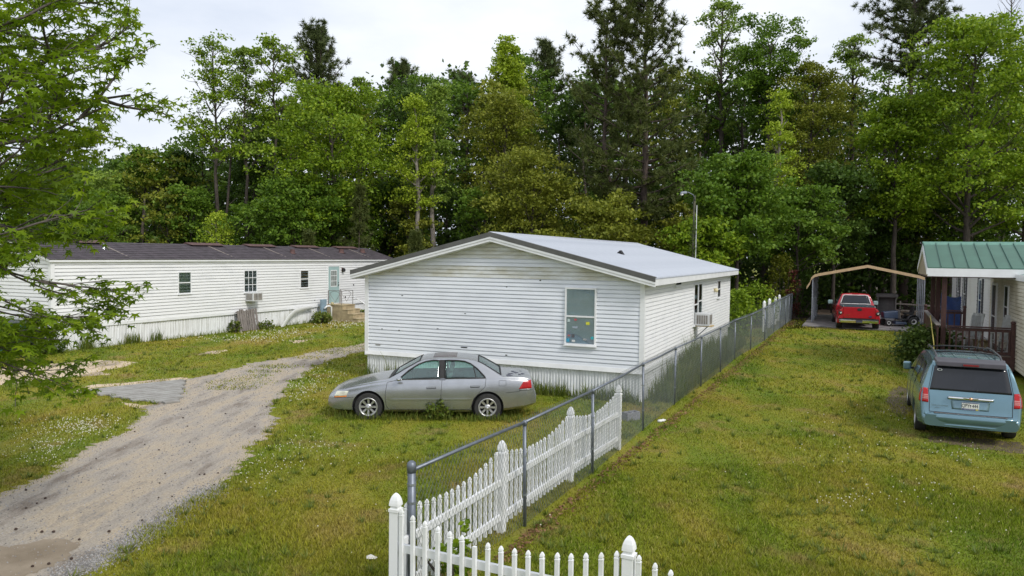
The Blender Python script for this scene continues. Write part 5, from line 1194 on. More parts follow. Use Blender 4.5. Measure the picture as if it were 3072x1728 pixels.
for s in (-1, 1):
    P = [[(1.55 + .33 * math.cos(t), s * yy, .30 + .36 * math.sin(t)) for yy in (.22, .46)] for t in np.linspace(R(170), R(10), 9)]
    mb = MB(); mb.grid(P); f_ = mb.build('fender', M_mg, mw, True); k_ = f_.modifiers.new('s', 'SOLIDIFY'); k_.thickness = .02
    for (x, r_, w_) in ((.22, .19, .16), (1.55, .27, .24)):
        Mw = Matrix.Translation((x, s * .40, r_)) @ Matrix.Rotation(R(90) * -s, 4, 'X')
        mb = MB(); mb.lathe([(r_ * .5, -w_ / 2), (r_ * .9, -w_ / 2), (r_, -w_ * .3), (r_, w_ * .3), (r_ * .9, w_ / 2), (r_ * .55, w_ / 2), (r_ * .5, w_ * .3)], 20, Mw); wh = mb.build('wheel', M_tyre, mw, True)
        mb = MB(); mb.lathe([(0, w_ * .2), (r_ * .3, w_ * .22), (r_ * .35, w_ * .42), (r_ * .54, w_ * .5), (r_ * .54, 0), (0, 0)], 16, Mw); mb.build('rim', mat('mower_rim', (.55, .55, .55), .5), wh, True)
mb = MB(); mb.box(1.2, 1.62, -.24, .24, .66, .76); mb.build('seat', M_black, mw, bevel=.04)
mb = MB(); mb.hexa([(1.55, -.23, .70), (1.66, -.23, .70), (1.66, .23, .70), (1.55, .23, .70), (1.64, -.2, 1.10), (1.74, -.2, 1.10), (1.74, .2, 1.10), (1.64, .2, 1.10)]); mb.build('seat_back', M_black, mw, bevel=.03)
mb = MB(); mb.tube([(1.02 + .06 * math.sin(a), .17 * math.cos(a), .98 + .16 * math.sin(a) * .6) for a in np.linspace(0, 2 * math.pi, 15)], .016, 6); mb.tube([(.88, 0, .8), (1.02, 0, .98)], .02); mb.build('steering_wheel', M_black, mw)
mb = MB(); mb.hexa([(.55, -.5, .12), (1.2, -.5, .12), (1.2, .45, .12), (.55, .45, .12), (.6, -.45, .26), (1.15, -.45, .26), (1.15, .4, .26), (.6, .4, .26)]); mb.build('mower_deck', M_mb, mw, bevel=.03)
tb = thing('yellow_tool', 'small yellow tool on the carport slab behind the mower', 'tool'); tb.matrix_world = cpm @ Matrix.Translation((5.6, -.6, 0.0))
MY = mat('tool_yellow', (.6, .30, .02), .5)
mb = MB(); mb.hexa([(0, 0, 0), (.4, 0, 0), (.4, .25, 0), (0, .25, 0), (.06, .05, .16), (.32, .05, .13), (.32, .2, .13), (.06, .2, .16)]); mb.build('housing', MY, tb, bevel=.03)
mb = MB(); mb.tube([(.1, .12, .15), (.15, .12, .26), (.3, .12, .26), (.34, .12, .12)], .02, 6); mb.build('handle', M_black, tb, True)
# ---------------------------------------------------------------- chain link fence
cl_base = [(-1.05, 8.22), (.22, 10.60), (1.44, 13.22), (2.90, 16.6), (4.22, 19.6), (5.60, 22.45), (6.95, 25.3), (8.35, 28.5), (9.9, 31.6), (11.6, 35.0), (13.3, 38.8), (14.5, 41.3), (15.6, 43.6), (16.6, 45.8), (17.2, 47.0)]
cl_top = [1.47] * 9 + [1.52, 1.55, 1.58, 1.6, 1.62, 1.62]
cf = thing('chain_link_fence', 'grey galvanised chain link fence running along the house to the woods', 'fence', (0, 0, 0))
n = len(cl_base)
tops = []
for i, ((x, y), t) in enumerate(zip(cl_base, cl_top)):
    lx, ly = random.uniform(-.03, .02), random.uniform(-.02, .02)
    r = .045 if i == 0 else .026
    tops.append(Vector((x + lx, y + ly, t)))
    mb = MB(); mb.tube([(x, y, -.05), (x + lx, y + ly, t + (.05 if i == 0 else -.02))], r, 10); p = mb.build('post', M_galvpipe, cf, True)
    mb = MB(); mb.lathe([(r + .006, -.07), (r + .008, .0), (r + .002, .035), (r * .5, .055), (0, .06)] if i == 0 else [(r + .006, -.05), (r + .008, .01), (r * .6, .03), (0, .032)], 10, Matrix.Translation((x + lx, y + ly, t + (.03 if i == 0 else -.0)))); mb.build('post_cap', M_galvpipe, p, True)
    for z in ((.25, .7, 1.1, 1.3) if i == 0 else (.45, 1.0)):
        mb = MB(); mb.lathe([(r + .006, -.012), (r + .006, .012)], 10, Matrix.Translation((x + lx * z / t, y + ly * z / t, z))); mb.build('tie_band', M_wire, p)
for i in range(n - 1):
    a, b = tops[i], tops[i + 1]; m = (a + b) / 2 + Vector((0, 0, random.uniform(-.02, .0)))
    if i == 0: a = a + Vector((0, 0, -.02))
    mb = MB(); mb.tube([a, m, b], .022, 8); mb.build('top_rail', M_galvpipe, cf, True)
def wires():
    V = []; s = 0.0; pitch = .075
    def strand(p, q, r=.0023):
        d = (q - p).normalized(); a = d.cross(Vector((.3, .9, .2))).normalized(); b = d.cross(a)
        ring = [a * r, (a * -.5 + b * .87) * r, (a * -.5 - b * .87) * r]
        for k in range(3):
            V.extend([p + ring[k], p + ring[(k + 1) % 3], q + ring[(k + 1) % 3], q + ring[k]])
    for i in range(n - 1):
        p0 = Vector((*cl_base[i], .03)); p1 = Vector((*cl_base[i + 1], .03)); t0, t1 = tops[i], tops[i + 1]
        ln = (p1 - p0).length; H = 1.44; k = int(ln / pitch)
        offn = Vector((-(p1 - p0).y, (p1 - p0).x, 0)).normalized() * .028
        def P(u, v): return p0.lerp(p1, u).lerp(t0.lerp(t1, u) + Vector((0, 0, .035)), v) + offn * 0
        run = H * .62 / ln
        rad = .0023 if i < 3 else .0025 if i < 6 else .0027
        for j in range(-int(run * k) - 1, k + 1):
            for sgn in (1, -1):
                u0 = j / k; u1 = u0 + run
                va, vb = 0.0, 1.0
                if u0 < 0: va = -u0 / run
                if u1 > 1: vb = (1 - u0) / run
                if vb <= va: continue
                ua, ub = u0 + run * va, u0 + run * vb
                if sgn < 0: strand(P(ua, 1 - va) + offn * .1, P(ub, 1 - vb) + offn * .1, rad)
                else: strand(P(ua, va) + offn * -.1, P(ub, vb) + offn * -.1, rad)
        for j in range(k):                                    # twisted barbs above the rail
            u = (j + .5) / k; q = P(u, 1); dd = (p1 - p0).normalized() * .012
            strand(q - dd, q + Vector((0, 0, .035)) + dd * .8, rad); strand(q + dd, q + Vector((0, 0, .035)) - dd * .8, rad)
    return np.array([tuple(v) for v in V], dtype=np.float32)
o = ob('chain_link_mesh', npmesh('chain_link_mesh', wires(), 4, M_wire), cf); tag(o, kind='stuff')

# ---------------------------------------------------------------- white picket fence
def post_mesh(h, w=.105):
    mb = MB(); a = w / 2
    def sq(r, z): return [(-r, -r, z), (r, -r, z), (r, r, z), (-r, r, z)]
    rings = [sq(a, -.05), sq(a, h - .20)]
    return mb.box(-a, a, -a, a, -.05, h - .20).mesh('post', white_vinyl, bevel=.004, seg=1)
def rings_mesh(name, rings, m):
    mb = MB(); n4 = 4
    for r, z in rings: mb.v.extend([(-r, -r, z), (r, -r, z), (r, r, z), (-r, r, z)])
    for i in range(len(rings) - 1):
        for k in range(4): mb.f.append((i * 4 + k, i * 4 + (k + 1) % 4, (i + 1) * 4 + (k + 1) % 4, (i + 1) * 4 + k))
    mb.f.append((3, 2, 1, 0)); mb.f.append(tuple((len(rings) - 1) * 4 + k for k in range(4)))
    return mb.mesh(name, m)
POSTH = 1.28
me_post = post_mesh(POSTH)
a = .0525
me_cap = rings_mesh('post_cap', [(a + .006, 0), (a + .006, .03), (a * .80, .036), (a * .80, .055), (a * 1.02, .065), (a * .98, .09), (a * .86, .125), (a * .62, .16), (a * .32, .185), (.004, .195)], white_vinyl)
def picket_mesh(h, tip=True, b=.019):
    rg = [(b, 0), (b, h - .075)]
    if tip: rg += [(b * 1.12, h - .074), (b * 1.12, h - .062), (b * .72, h - .058), (b * .72, h - .052), (b * 1.05, h - .047), (b * .95, h - .030), (b * .55, h - .010), (.002, h)]
    return rings_mesh('picket', rg, white_vinyl)
def picket_run(label, posts, npk, first_post=True, broken=(), zr=(.22, .70), off=.0395):
    t = thing('picket_fence', label, 'fence', group='white vinyl picket fence')
    for i, (x, y) in enumerate(posts):
        if i == 0 and not first_post: continue
        an = math.atan2(posts[1][1] - posts[0][1], posts[1][0] - posts[0][0])
        p = ob('post', me_post, t, (x, y, 0), an + random.uniform(-.03, .03)); ob('post_cap', me_cap, p, (0, 0, POSTH - .20))
    for i in range(len(posts) - 1):
        a = Vector((*posts[i], 0)); b = Vector((*posts[i + 1], 0)); d = (b - a).normalized(); an = math.atan2(d.y, d.x); ln = (b - a).length
        for z in zr:
            mb = MB(); mb.box(-ln / 2 + .05, ln / 2 - .05, -.019, .019, z - .045, z + .045); mb.build('rail', white_vinyl, t, loc=(a + b) / 2, rz=an, bevel=.004, seg=1)
        for k in range(npk):
            f = (k + .7) / (npk + .4)
            hh = .96 + .20 * (2 * f - 1) ** 2
            c = a.lerp(b, f) + Vector((-d.y, d.x, 0)) * (off + random.uniform(0, .002) * (1 if off > 0 else -1))
            o = ob('picket', picket_mesh(hh - .06, (i, k) not in broken), t, (c.x, c.y, .06), an)
            o.rotation_euler = (random.uniform(-.008, .008), random.uniform(-.006, .006), an)
    return t
P0 = (-1.20, 8.0)
side_posts = [P0, (-.11, 10.36), (1.01, 12.75), (2.12, 14.95)]
front_posts = [P0, (1.09, 6.84), (3.38, 5.68)]
picket_run('white picket fence with scalloped tops running beside the chain link', side_posts, 17)
picket_run('white picket fence across the bottom foreground with one picket cap missing', front_posts, 17, False, {(0, 6)}, off=-.0395)
# pickets sit in the rails: thread through the rail thickness
# white privacy fence panels and posts seen at the far end, behind the chain link
pf = thing('privacy_fence', 'white vinyl privacy panels at the far end of the chain link fence', 'fence', (0, 0, 0))
far = [(13.0, 39.4), (14.0, 41.6), (15.1, 43.9), (16.2, 46.4)]
for i, (x, y) in enumerate(far):
    mb = MB(); mb.box(x - .07, x + .07, y - .07, y + .07, 0, 1.42); p = mb.build('post', white_vinyl, pf, bevel=.005)
    ob('post_cap', me_cap, p, (x, y, 1.42)).scale = (1.25, 1.25, 1)
for i in range(1, 3):
    a = Vector((*far[i], 0)); b = Vector((*far[i + 1], 0)); d = (b - a).normalized(); k = 11
    for j in range(k):
        c = a.lerp(b, (j + .5) / k); hh = 1.0 + .36 * abs(2 * (j + .5) / k - 1) ** 1.5
        mb = MB(); mb.box(-.105, .105, -.015, .015, .08, hh); mb.build('board', white_vinyl, pf, loc=(c.x, c.y, 0), rz=math.atan2(d.y, d.x), bevel=.004, seg=1)
# concrete block, bottle
cbk = G(1587, 1056); ck = thing('concrete_block', 'grey concrete block in the grass behind the chain link fence', 'block', (cbk.x, cbk.y, 0), R(35))
mb = MB()
for (x0, x1, y0, y1) in ((-.2, .2, -.1, -.065), (-.2, .2, .065, .1), (-.2, -.165, -.065, .065), (.165, .2, -.065, .065), (-.018, .018, -.065, .065)): mb.box(x0, x1, y0, y1, 0, .19)
mb.build('block_body', mat('block_grey', (.27, .27, .30), .95, var=.2, scale=20, bump=.3), ck)
bt = G(1664, 1062); tr_ = thing('plastic_bottle', 'crushed white plastic bottle lying at the foot of the fence', 'bottle', (bt.x, bt.y, .035), R(30))
mb = MB(); mb.lathe([(0, -.10), (.034, -.095), (.036, -.03), (.028, .0), (.036, .04), (.034, .07), (.014, .10), (.013, .125), (0, .126)], 10, Matrix.Rotation(R(88), 4, 'Y')); mb.build('bottle_body', mat('bottle_white', (.72, .72, .72), .35), tr_, True)
lt = G(935, 1408); lw = thing('crumpled_paper', 'crumpled white paper in the grass left of the picket fence', 'litter', (lt.x, lt.y, .02))
mb = MB(); mb.add([(-.06, -.03, 0), (.05, -.05, .01), (.07, .03, .0), (-.02, .05, .03), (.0, .0, .045), (-.07, .02, .02)], [(0, 1, 4), (1, 2, 4), (2, 3, 4), (3, 5, 4), (5, 0, 4), (0, 5, 3, 2, 1)]); mb.build('paper', mat('paper', (.7, .68, .62), .8), lw)
# ---------------------------------------------------------------- trees and plants
def unit(v): return v / np.maximum(1e-6, np.linalg.norm(v, axis=-1, keepdims=True))
def leaves_np(cen, size, r, up=.5, aspect=.62, fold=.25):
    """diamond shaped leaf sprays, one bent quad each, around the given centres"""
    n = len(cen)
    nrm = unit(r.normal(size=(n, 3)) + np.array([0, 0, up * 2]))
    a = unit(np.cross(nrm, r.normal(size=(n, 3)))); b = np.cross(nrm, a)
    s = (size * r.uniform(.65, 1.35, n))[:, None]
    v0 = cen - a * s; v2 = cen + a * s
    v1 = cen + b * s * aspect + nrm * s * fold * r.uniform(-1, 1, (n, 1)); v3 = cen - b * s * aspect + nrm * s * fold * r.uniform(-1, 1, (n, 1))
    return np.stack([v0, v1, v2, v3], 1).reshape(-1, 3)
def spikes_np(cen, dirs, length, width, r):
    n = len(cen); a = unit(np.cross(dirs, r.normal(size=(n, 3)))) * width
    tip = cen + dirs * (length * r.uniform(.7, 1.2, n))[:, None]
    return np.stack([cen - a, cen + a, tip], 1).reshape(-1, 3)
def branch_path(p, az, el, ln, r, curve=.25, n=5):
    pts = [Vector(p)]; d = Vector((math.cos(az) * math.cos(el), math.sin(az) * math.cos(el), math.sin(el)))
    for i in range(n):
        d = (d + Vector((r.normal() * .12, r.normal() * .12, curve / n + r.normal() * .06))).normalized()
        pts.append(pts[-1] + d * ln / n)
    return pts
LEAF = {
    'bright': leafmat('leaf_bright', (.165, .27, .012), c2=(.36, .46, .03)),
    'mid': leafmat('leaf_mid', (.105, .20, .016), c2=(.22, .33, .03)),
    'dark': leafmat('leaf_dark', (.064, .125, .016), c2=(.135, .21, .025)),
    'lime': leafmat('leaf_lime', (.29, .40, .022), c2=(.50, .58, .06)),
    'olive': leafmat('leaf_olive', (.19, .225, .022), c2=(.35, .36, .045)),
    'pale': leafmat('leaf_pale', (.19, .29, .038), c2=(.34, .45, .07)),
    'pine': leafmat('needle_pine', (.085, .115, .026), trans=.25, c2=(.18, .20, .05)),
    'pine2': leafmat('needle_pine_dark', (.085, .115, .036), trans=.3, c2=(.18, .21, .065)),
    'red': leafmat('leaf_red', (.10, .028, .022), c2=(.20, .06, .04)),
    'shrub': leafmat('leaf_shrub', (.060, .105, .016), c2=(.15, .20, .03)),
    'gum': leafmat('leaf_sweetgum', (.16, .26, .010), c2=(.34, .45, .02), trans=.5),
    'weed': leafmat('leaf_weed', (.11, .165, .018), c2=(.26, .26, .06)),
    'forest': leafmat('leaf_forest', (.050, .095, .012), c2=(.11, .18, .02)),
}
NTREE = [0]
def broadleaf(label, x, y, H, rx, cb, col='mid', leaf=.17, ncl=260, per=26, bark=None, name='broadleaf_tree', group='trees of the wood', sparse=0.0, lean=0.0, tr=None, shape='oval', shell=.55, trunk_curve=0.0, limbs=18):
    """tapered trunk, limbs, and leaf sprays clustered at limb ends and through the crown; cb = height of the crown's foot"""
    NTREE[0] += 1; r = np.random.default_rng(100 + NTREE[0])
    t = thing(name, label, 'tree', (x, y, 0), 0, group)
    bark = bark or M_bark; tr = tr or max(.09, H * .014)
    wood = MB(); tp = []
    for i in range(11):
        f = i / 10; tp.append(Vector((lean * H * f + trunk_curve * math.sin(f * 3.1) + r.normal() * .05 * f * 2, trunk_curve * .4 * math.sin(f * 5) + r.normal() * .05 * f * 2, H * .95 * f)))
    wood.tube(tp, [tr * (1 - .88 * i / 10) + .012 for i in range(11)], 8)
    cl = []; hc = H - cb
    def prof(f):
        if shape == 'oval': return math.sqrt(max(.03, 1 - (2 * f - .85) ** 2 / 1.35))
        if shape == 'cone': return max(.10, (1 - f) ** .75) * (.55 + .45 * min(1, f * 6))
        if shape == 'vase': return .40 + .6 * math.sqrt(max(0, 1 - (2 * f - 1.25) ** 2 / 1.6))
        return 1 - .3 * f
    for i in range(limbs):
        f = (i + r.uniform(.1, .9)) / limbs; z = cb + hc * f * .92; az = i * 2.4 + r.uniform(-.4, .4)
        k = min(9.99, z / (H * .95) * 10); b0 = tp[int(k)].lerp(tp[int(k) + 1], k - int(k))
        ln = rx * prof(f) * r.uniform(.75, 1.1)
        zz = max(cb * .8, b0.z - ln * .35); k2 = min(9.99, zz / (H * .95) * 10); b0 = tp[int(k2)].lerp(tp[int(k2) + 1], k2 - int(k2))
        pts = branch_path(b0, az, R(r.uniform(18, 45) + 18 * f), ln, r, .25)
        rad = tr * .42 * (1 - .55 * f); wood.tube(pts, [max(.014, rad * (1 - .85 * q / 5)) for q in range(6)], 5, False)
        for q in range(2, 6):
            cl.append(pts[q])
            for s in range(2):
                sp = branch_path(pts[q], az + r.choice([-1, 1]) * r.uniform(.5, 1.3), R(r.uniform(0, 45)), ln * r.uniform(.22, .42), r, .2, 3)
                if s == 0 or sparse > .2: wood.tube(sp, [.018, .014, .010, .006], 4, False)
                cl.append(sp[-1]); cl.append(sp[-2])
    cl = np.array([tuple(p) for p in cl])
    if shell > 0:
        m = int(ncl * shell * .30); f = r.uniform(0.02, 1.0, m); az = r.uniform(0, 6.283, m)
        lump = 1 + .20 * np.sin(az * 3 + f * 7) + .14 * np.sin(az * 5 - f * 11)
        rr = np.array([prof(q) for q in f]) * rx * r.uniform(.70, 1.0, m) * lump
        sh = np.stack([np.cos(az) * rr + lean * (cb + hc * f), np.sin(az) * rr, cb + hc * f * (1 - .04 * r.uniform(0, 1, m))], 1); cl = np.vstack([cl, sh])
    nb = max(12, int(ncl * .30))
    if len(cl) > nb: cl = cl[r.permutation(len(cl))[:nb]]
    # every bough is a shallow dome of leaf clumps, thick on its upper side
    k = 8; br = (rx * .20 + .30) * (.6 if sparse > .2 else 1); nbo = len(cl)
    ph = r.uniform(0, 6.283, (nbo, k)); rad = np.sqrt(r.uniform(0, 1, (nbo, k))) * br * r.uniform(.7, 1.3, (nbo, 1))
    dome = np.stack([np.cos(ph) * rad, np.sin(ph) * rad, (1 - (rad / br) ** 2) * br * .42 - .25 * br * r.uniform(0, 1, (nbo, k)) * (rad / br)], -1)
    cl = (cl[:, None, :] + dome).reshape(-1, 3)
    pc = max(6, int(per * 30 / (k * .30 * 30) * 1.42)); n = len(cl) * pc; cr = rx * .025 + .145
    cen = np.repeat(cl, pc, 0) + r.normal(size=(n, 3)) * np.array([cr, cr, cr * .55])
    cen = cen[cen[:, 2] > .3]
    if sparse: cen = cen[r.uniform(size=len(cen)) > sparse]
    leaf *= .66
    wood.build('trunk', bark, t, True)
    ob('crown', npmesh('crown', leaves_np(cen, leaf, r), 4, LEAF[col]), t)
    return t
def pine(label, x, y, H, rx, cb, name='pine_tree', col='pine', nl=60, tuft=9, needles=30, nl_len=.34, tr=None, group='pines of the wood', flat=.5, lean=0.0, wid=.012, twin=None, dome=False):
    NTREE[0] += 1; r = np.random.default_rng(300 + NTREE[0])
    t = thing(name, label, 'tree', (x, y, 0), 0, group); tr = tr or H * .013
    wood = MB(); tp = [Vector((lean * H * i / 10 + r.normal() * .04, r.normal() * .04, H * .97 * i / 10)) for i in range(11)]
    wood.tube(tp, [tr * (1 - .80 * i / 10) + .015 for i in range(11)], 8)
    if twin:
        t2 = [Vector((twin[0] * min(1, i / 5) + r.normal() * .04, twin[1] * min(1, i / 5), H * .9 * i / 10)) for i in range(11)]; wood.tube(t2, [tr * .8 * (1 - .8 * i / 10) + .015 for i in range(11)], 8)
    C_, D_ = [], []
    for i in range(nl):
        f = (i + r.uniform(0, 1)) / nl; z = cb + (H - cb) * f; k = min(9.99, z / (H * .97) * 10)
        src = t2 if twin and i % 5 < 2 else tp
        b0 = src[int(k)].lerp(src[min(10, int(k) + 1)], k - int(k)); az = i * 2.4 + r.uniform(-.5, .5)
        ln = rx * ((1 - f) ** flat * .85 + .15) * r.uniform(.55, 1.1) * min(1, .55 + f * 3)
        if dome: ln = rx * math.sqrt(max(.12, 1 - (2 * f - .7) ** 2 / 1.7)) * r.uniform(.6, 1.1)
        pts = branch_path(b0, az, R((10 if dome else -8) + 45 * f + r.uniform(-8, 14)), ln, r, .45)
        wood.tube(pts, [max(.010, tr * .30 * (1 - .5 * f) * (1 - .85 * q / 5)) for q in range(6)], 5, False)
        for q in range(tuft):
            u = r.uniform(.22, 1.0) * 4.99; p = pts[int(u)].lerp(pts[int(u) + 1], u - int(u))
            off = r.normal(size=3) * np.array([.22, .22, .12]) * (ln * .22 + .25)
            C_.append(np.array(p) + off); D_.append(unit(np.array([math.cos(az), math.sin(az), .9]) + r.normal(size=3) * .5))
    for q in range(8): C_.append(np.array(tp[10]) + r.normal(size=3) * .25); D_.append(np.array([0, 0, 1.0]))
    C_ = np.array(C_); D_ = np.array(D_); n = len(C_) * needles
    cen = np.repeat(C_, needles, 0); dr = unit(np.repeat(D_, needles, 0) * .75 + r.normal(size=(n, 3)) * .75)
    wood.build('trunk', M_bark_p, t, True)
    ob('crown', npmesh('crown', spikes_np(cen, dr, nl_len, wid, r), 3, LEAF[col]), t)
    return t
def T(px, py, dist):
    """(x, height) seen at a pixel at a given distance"""
    p = D(px, py, dist); return p.x, p.z
def bl(label, px, top, hwpx, dist, foot, col, **k):
    x, H = T(px, top, dist); _, cb = T(px, foot, dist); rx = hwpx * K / FPX * dist * (1.0 if k.get('shape') == 'cone' or k.get('sparse') else 1.16)
    return broadleaf(label, x, dist, H, rx, max(.6, cb), col, **k)
def pn(label, px, top, hwpx, dist, foot, **k):
    x, H = T(px, top, dist); _, cb = T(px, foot, dist); rx = hwpx * K / FPX * dist
    return pine(label, x, dist, H, rx, max(1.0, cb), **k)

# left of the frame, behind the trailer
bl('mid green tree rising over the left end of the trailer roof', 365, 362, 62, 63, 640, 'mid', ncl=240)
bl('pale tree half hidden behind the sweetgum branches', 265, 425, 60, 60, 650, 'pale', ncl=200)
bl('green tree at the far left edge behind the sweetgum', 120, 420, 80, 62, 650, 'mid', ncl=220)
bl('dark green bushy tree left of the tall sycamores', 450, 372, 62, 66, 640, 'dark', ncl=240)
bl('low round green tree below the tallest left sycamore', 478, 470, 60, 58, 650, 'mid', ncl=220)
bl('tall sparse sycamore, leftmost of the three above the trailer', 550, 84, 92, 60, 400, 'bright', name='sycamore_tree', sparse=.30, shell=.30, leaf=.17, ncl=330, per=17, bark=M_bark, lean=-.02, limbs=26, tr=.20)
bl('tall sparse sycamore, middle one of the three above the trailer', 622, 102, 66, 61, 420, 'pale', name='sycamore_tree', sparse=.30, shell=.30, leaf=.17, ncl=260, per=17, bark=M_bark, lean=-.012, limbs=24, tr=.18)
bl('tall sycamore, rightmost of the three, touching the dark pine', 692, 84, 78, 62, 330, 'bright', name='sycamore_tree', sparse=.25, shell=.30, leaf=.17, ncl=300, per=17, bark=M_bark, limbs=24, tr=.2)
pn('dark topped pine behind the right sycamore', 795, 82, 96, 72, 300, col='pine2', nl=64, tuft=14, needles=26, nl_len=.48, wid=.032, flat=.05, dome=True)
bl('broad rounded oak above the middle of the trailer roof', 838, 228, 158, 57, 600, 'bright', leaf=.18, ncl=620, per=30, limbs=30, name='oak_tree')
bl('dark green tree between the sycamores and the broad oak', 640, 400, 80, 66, 640, 'dark', ncl=260)
bl('lower oak whose boughs hang over the trailer roof', 745, 470, 105, 54, 625, 'mid', ncl=360, name='oak_tree')
bl('thin pale treetop poking up right of the dark pine', 908, 176, 26, 74, 330, 'pale', ncl=80)
pn('small round pine crown on the skyline left of centre', 1010, 168, 66, 80, 290, col='pine2', dome=True, nl=36, tuft=15, needles=22, nl_len=.5, wid=.034, flat=.15)
bl('rounded green tree under the small skyline pine', 1070, 186, 92, 70, 480, 'mid', ncl=330)
bl('slender yellow green poplar left of the house ridge', 1040, 222, 68, 55, 520, 'lime', shape='cone', name='poplar_tree', leaf=.14, ncl=320, per=20, bark=M_bark_l, trunk_curve=.35, sparse=.1)
bl('slender light green poplar with pale forked trunk by the house ridge', 1104, 188, 62, 56, 520, 'pale', shape='cone', name='poplar_tree', leaf=.14, ncl=300, per=20, bark=M_bark_l, trunk_curve=-.4, sparse=.1)
pn('dark pine crown just right of the light poplars', 1165, 196, 60, 78, 300, col='pine2', dome=True, nl=34, tuft=15, needles=22, nl_len=.5, wid=.034, flat=.15)
bl('bright yellow green poplar peak on the centre skyline', 1275, 92, 70, 64, 360, 'lime', shape='cone', name='poplar_tree', leaf=.17, ncl=330, per=24, bark=M_bark_l)
bl('green tree behind the yellow green poplar peak', 1312, 128, 62, 70, 400, 'mid', ncl=260)
pn('dark pine top right of the yellow green poplar', 1378, 124, 74, 78, 260, col='pine2', dome=True, nl=36, tuft=15, needles=22, nl_len=.5, wid=.034, flat=.15)
bl('olive tinted maple behind the house ridge', 1270, 228, 98, 58, 560, 'olive', leaf=.15, ncl=520, per=26, limbs=26, name='maple_tree')
bl('olive maple low behind the roof peak', 1340, 380, 105, 52, 640, 'olive', leaf=.15, ncl=460, per=26, name='maple_tree')
bl('dark green tree filling the gap left of the roof peak', 985, 470, 80, 60, 650, 'dark', ncl=280)
bl('dark green tree behind the big pine', 1480, 230, 90, 68, 560, 'dark', ncl=340)
bl('dark green undergrowth tree left of the roof peak', 1180, 470, 80, 60, 660, 'dark', ncl=260)
pn('huge loblolly pine with twin trunks above the metal roof', 1630, -34, 190, 53, 560, nl=150, tuft=17, needles=30, nl_len=.42, wid=.028, flat=.28, twin=(-2.6, .8), tr=.30)
bl('tall pale sparse tree right of the huge pine', 1822, -20, 86, 66, 330, 'pale', sparse=.25, shell=.3, ncl=300, per=20, limbs=24)
bl('rounded light green tree on the skyline right of the huge pine', 1940, 66, 90, 62, 330, 'mid', ncl=420, shape='vase')
bl('dark tree with drooping boughs right of the skyline gap', 2045, 150, 86, 60, 520, 'olive', ncl=420, leaf=.15)
bl('slender yellow green sapling before the dark wood', 1962, 218, 62, 52, 520, 'lime', shape='cone', name='poplar_tree', leaf=.13, ncl=240, per=16, bark=M_bark_l, sparse=.2)
bl('thin pale treetop left of the tall right pine', 2152, 76, 42, 68, 260, 'pale', ncl=140, per=18)
pn('tall pine with bare dark trunk at the upper right', 2302, -90, 160, 58, 200, col='pine2', nl=60, tuft=24, needles=30, nl_len=.42, wid=.028, flat=.12, tr=.36)
bl('big bright oak filling the right edge above the porch', 2452, 52, 172, 52, 560, 'bright', leaf=.17, ncl=760, per=30, limbs=34, name='oak_tree')
bl('bright oak cut by the right edge of the frame', 2600, 90, 110, 54, 600, 'bright', leaf=.17, ncl=420, per=28, name='oak_tree')
bl('bright green oak left of the big right oak', 2262, 250, 96, 54, 560, 'bright', ncl=440, per=28, name='oak_tree')
bl('dark green tree behind the carport', 2105, 420, 92, 54, 660, 'dark', ncl=380)
bl('green tree overhanging the back of the house roof', 1862, 395, 112, 47, 640, 'mid', ncl=520, per=28, limbs=26)
bl('dark mid green tree under the huge pine', 1700, 420, 100, 58, 650, 'dark', ncl=360)
bl('low bright tree behind the far end of the metal roof', 1770, 560, 80, 46, 690, 'bright', ncl=260)
bl('low green tree just behind the ridge of the metal roof', 1520, 520, 100, 50, 670, 'olive', ncl=360)
bl('mid green tree left of the carport', 2010, 480, 90, 50, 680, 'mid', ncl=320)
bl('dark tree filling the wood behind the carport roof', 2230, 480, 110, 58, 700, 'dark', ncl=360)
bl('dark tree above the green porch roof', 2400, 420, 120, 58, 680, 'dark', ncl=380)
bl('young lime green tree just behind the trailer roof', 545, 528, 44, 52, 630, 'lime', shape='cone', name='young_tree', leaf=.11, ncl=130, per=14, bark=M_bark_l, sparse=.15)
# second row of the wood: trees nothing tells apart
rf = np.random.default_rng(17)
for i in range(24):
    px = 60 + 2520 * (i + rf.uniform(.2, .8)) / 24; top = np.interp(px, [0, 420, 520, 700, 1000, 1450, 1800, 2100, 2576], [440, 400, 330, 250, 205, 190, 165, 180, 150]) + rf.uniform(-20, 35)
    bl('green tree in the second row of the wood', px, top, rf.uniform(90, 120), rf.uniform(64, 70), rf.uniform(520, 600), ['mid', 'dark', 'mid', 'olive'][i % 4], ncl=200, per=15, group='trees in the second row of the wood', leaf=.23)
for i in range(16):
    px = 40 + 2500 * (i + rf.uniform(.2, .8)) / 16; top = rf.uniform(470, 540)
    bl('low bushy tree at the shaded edge of the wood', px, top, rf.uniform(55, 85), rf.uniform(54, 58), rf.uniform(640, 670), ['dark', 'mid', 'olive', 'mid'][i % 4], ncl=150, per=18, group='low trees at the edge of the wood', leaf=.16, name='low_tree')
# bare twigs at the top right corner
NTREE[0] += 1
tx, tz = T(2545, 10, 60); bt_ = thing('bare_tree', 'leafless twiggy treetop at the upper right corner', 'tree', (tx, 60, 0), 0, 'trees of the wood')
wood = MB(); wood.tube([(0, 0, 0), (.1, 0, tz * .5), (0, 0, tz + 1)], [.2, .13, .02], 7); r_ = np.random.default_rng(5)
for i in range(46):
    z = tz - 6 + 7 * i / 46; p = branch_path((0, 0, z), i * 2.4, R(50), r_.uniform(1.2, 3.0) * (1 - .5 * i / 46), r_, .4); wood.tube(p, [.03, .024, .018, .013, .009, .005], 4, False)
    for q in range(2): sp = branch_path(p[2 + q], i * 2.4 + r_.uniform(-1, 1), R(50), 1.0, r_, .3, 3); wood.tube(sp, [.012, .009, .006, .004], 3, False)
wood.build('trunk', M_bark, bt_)
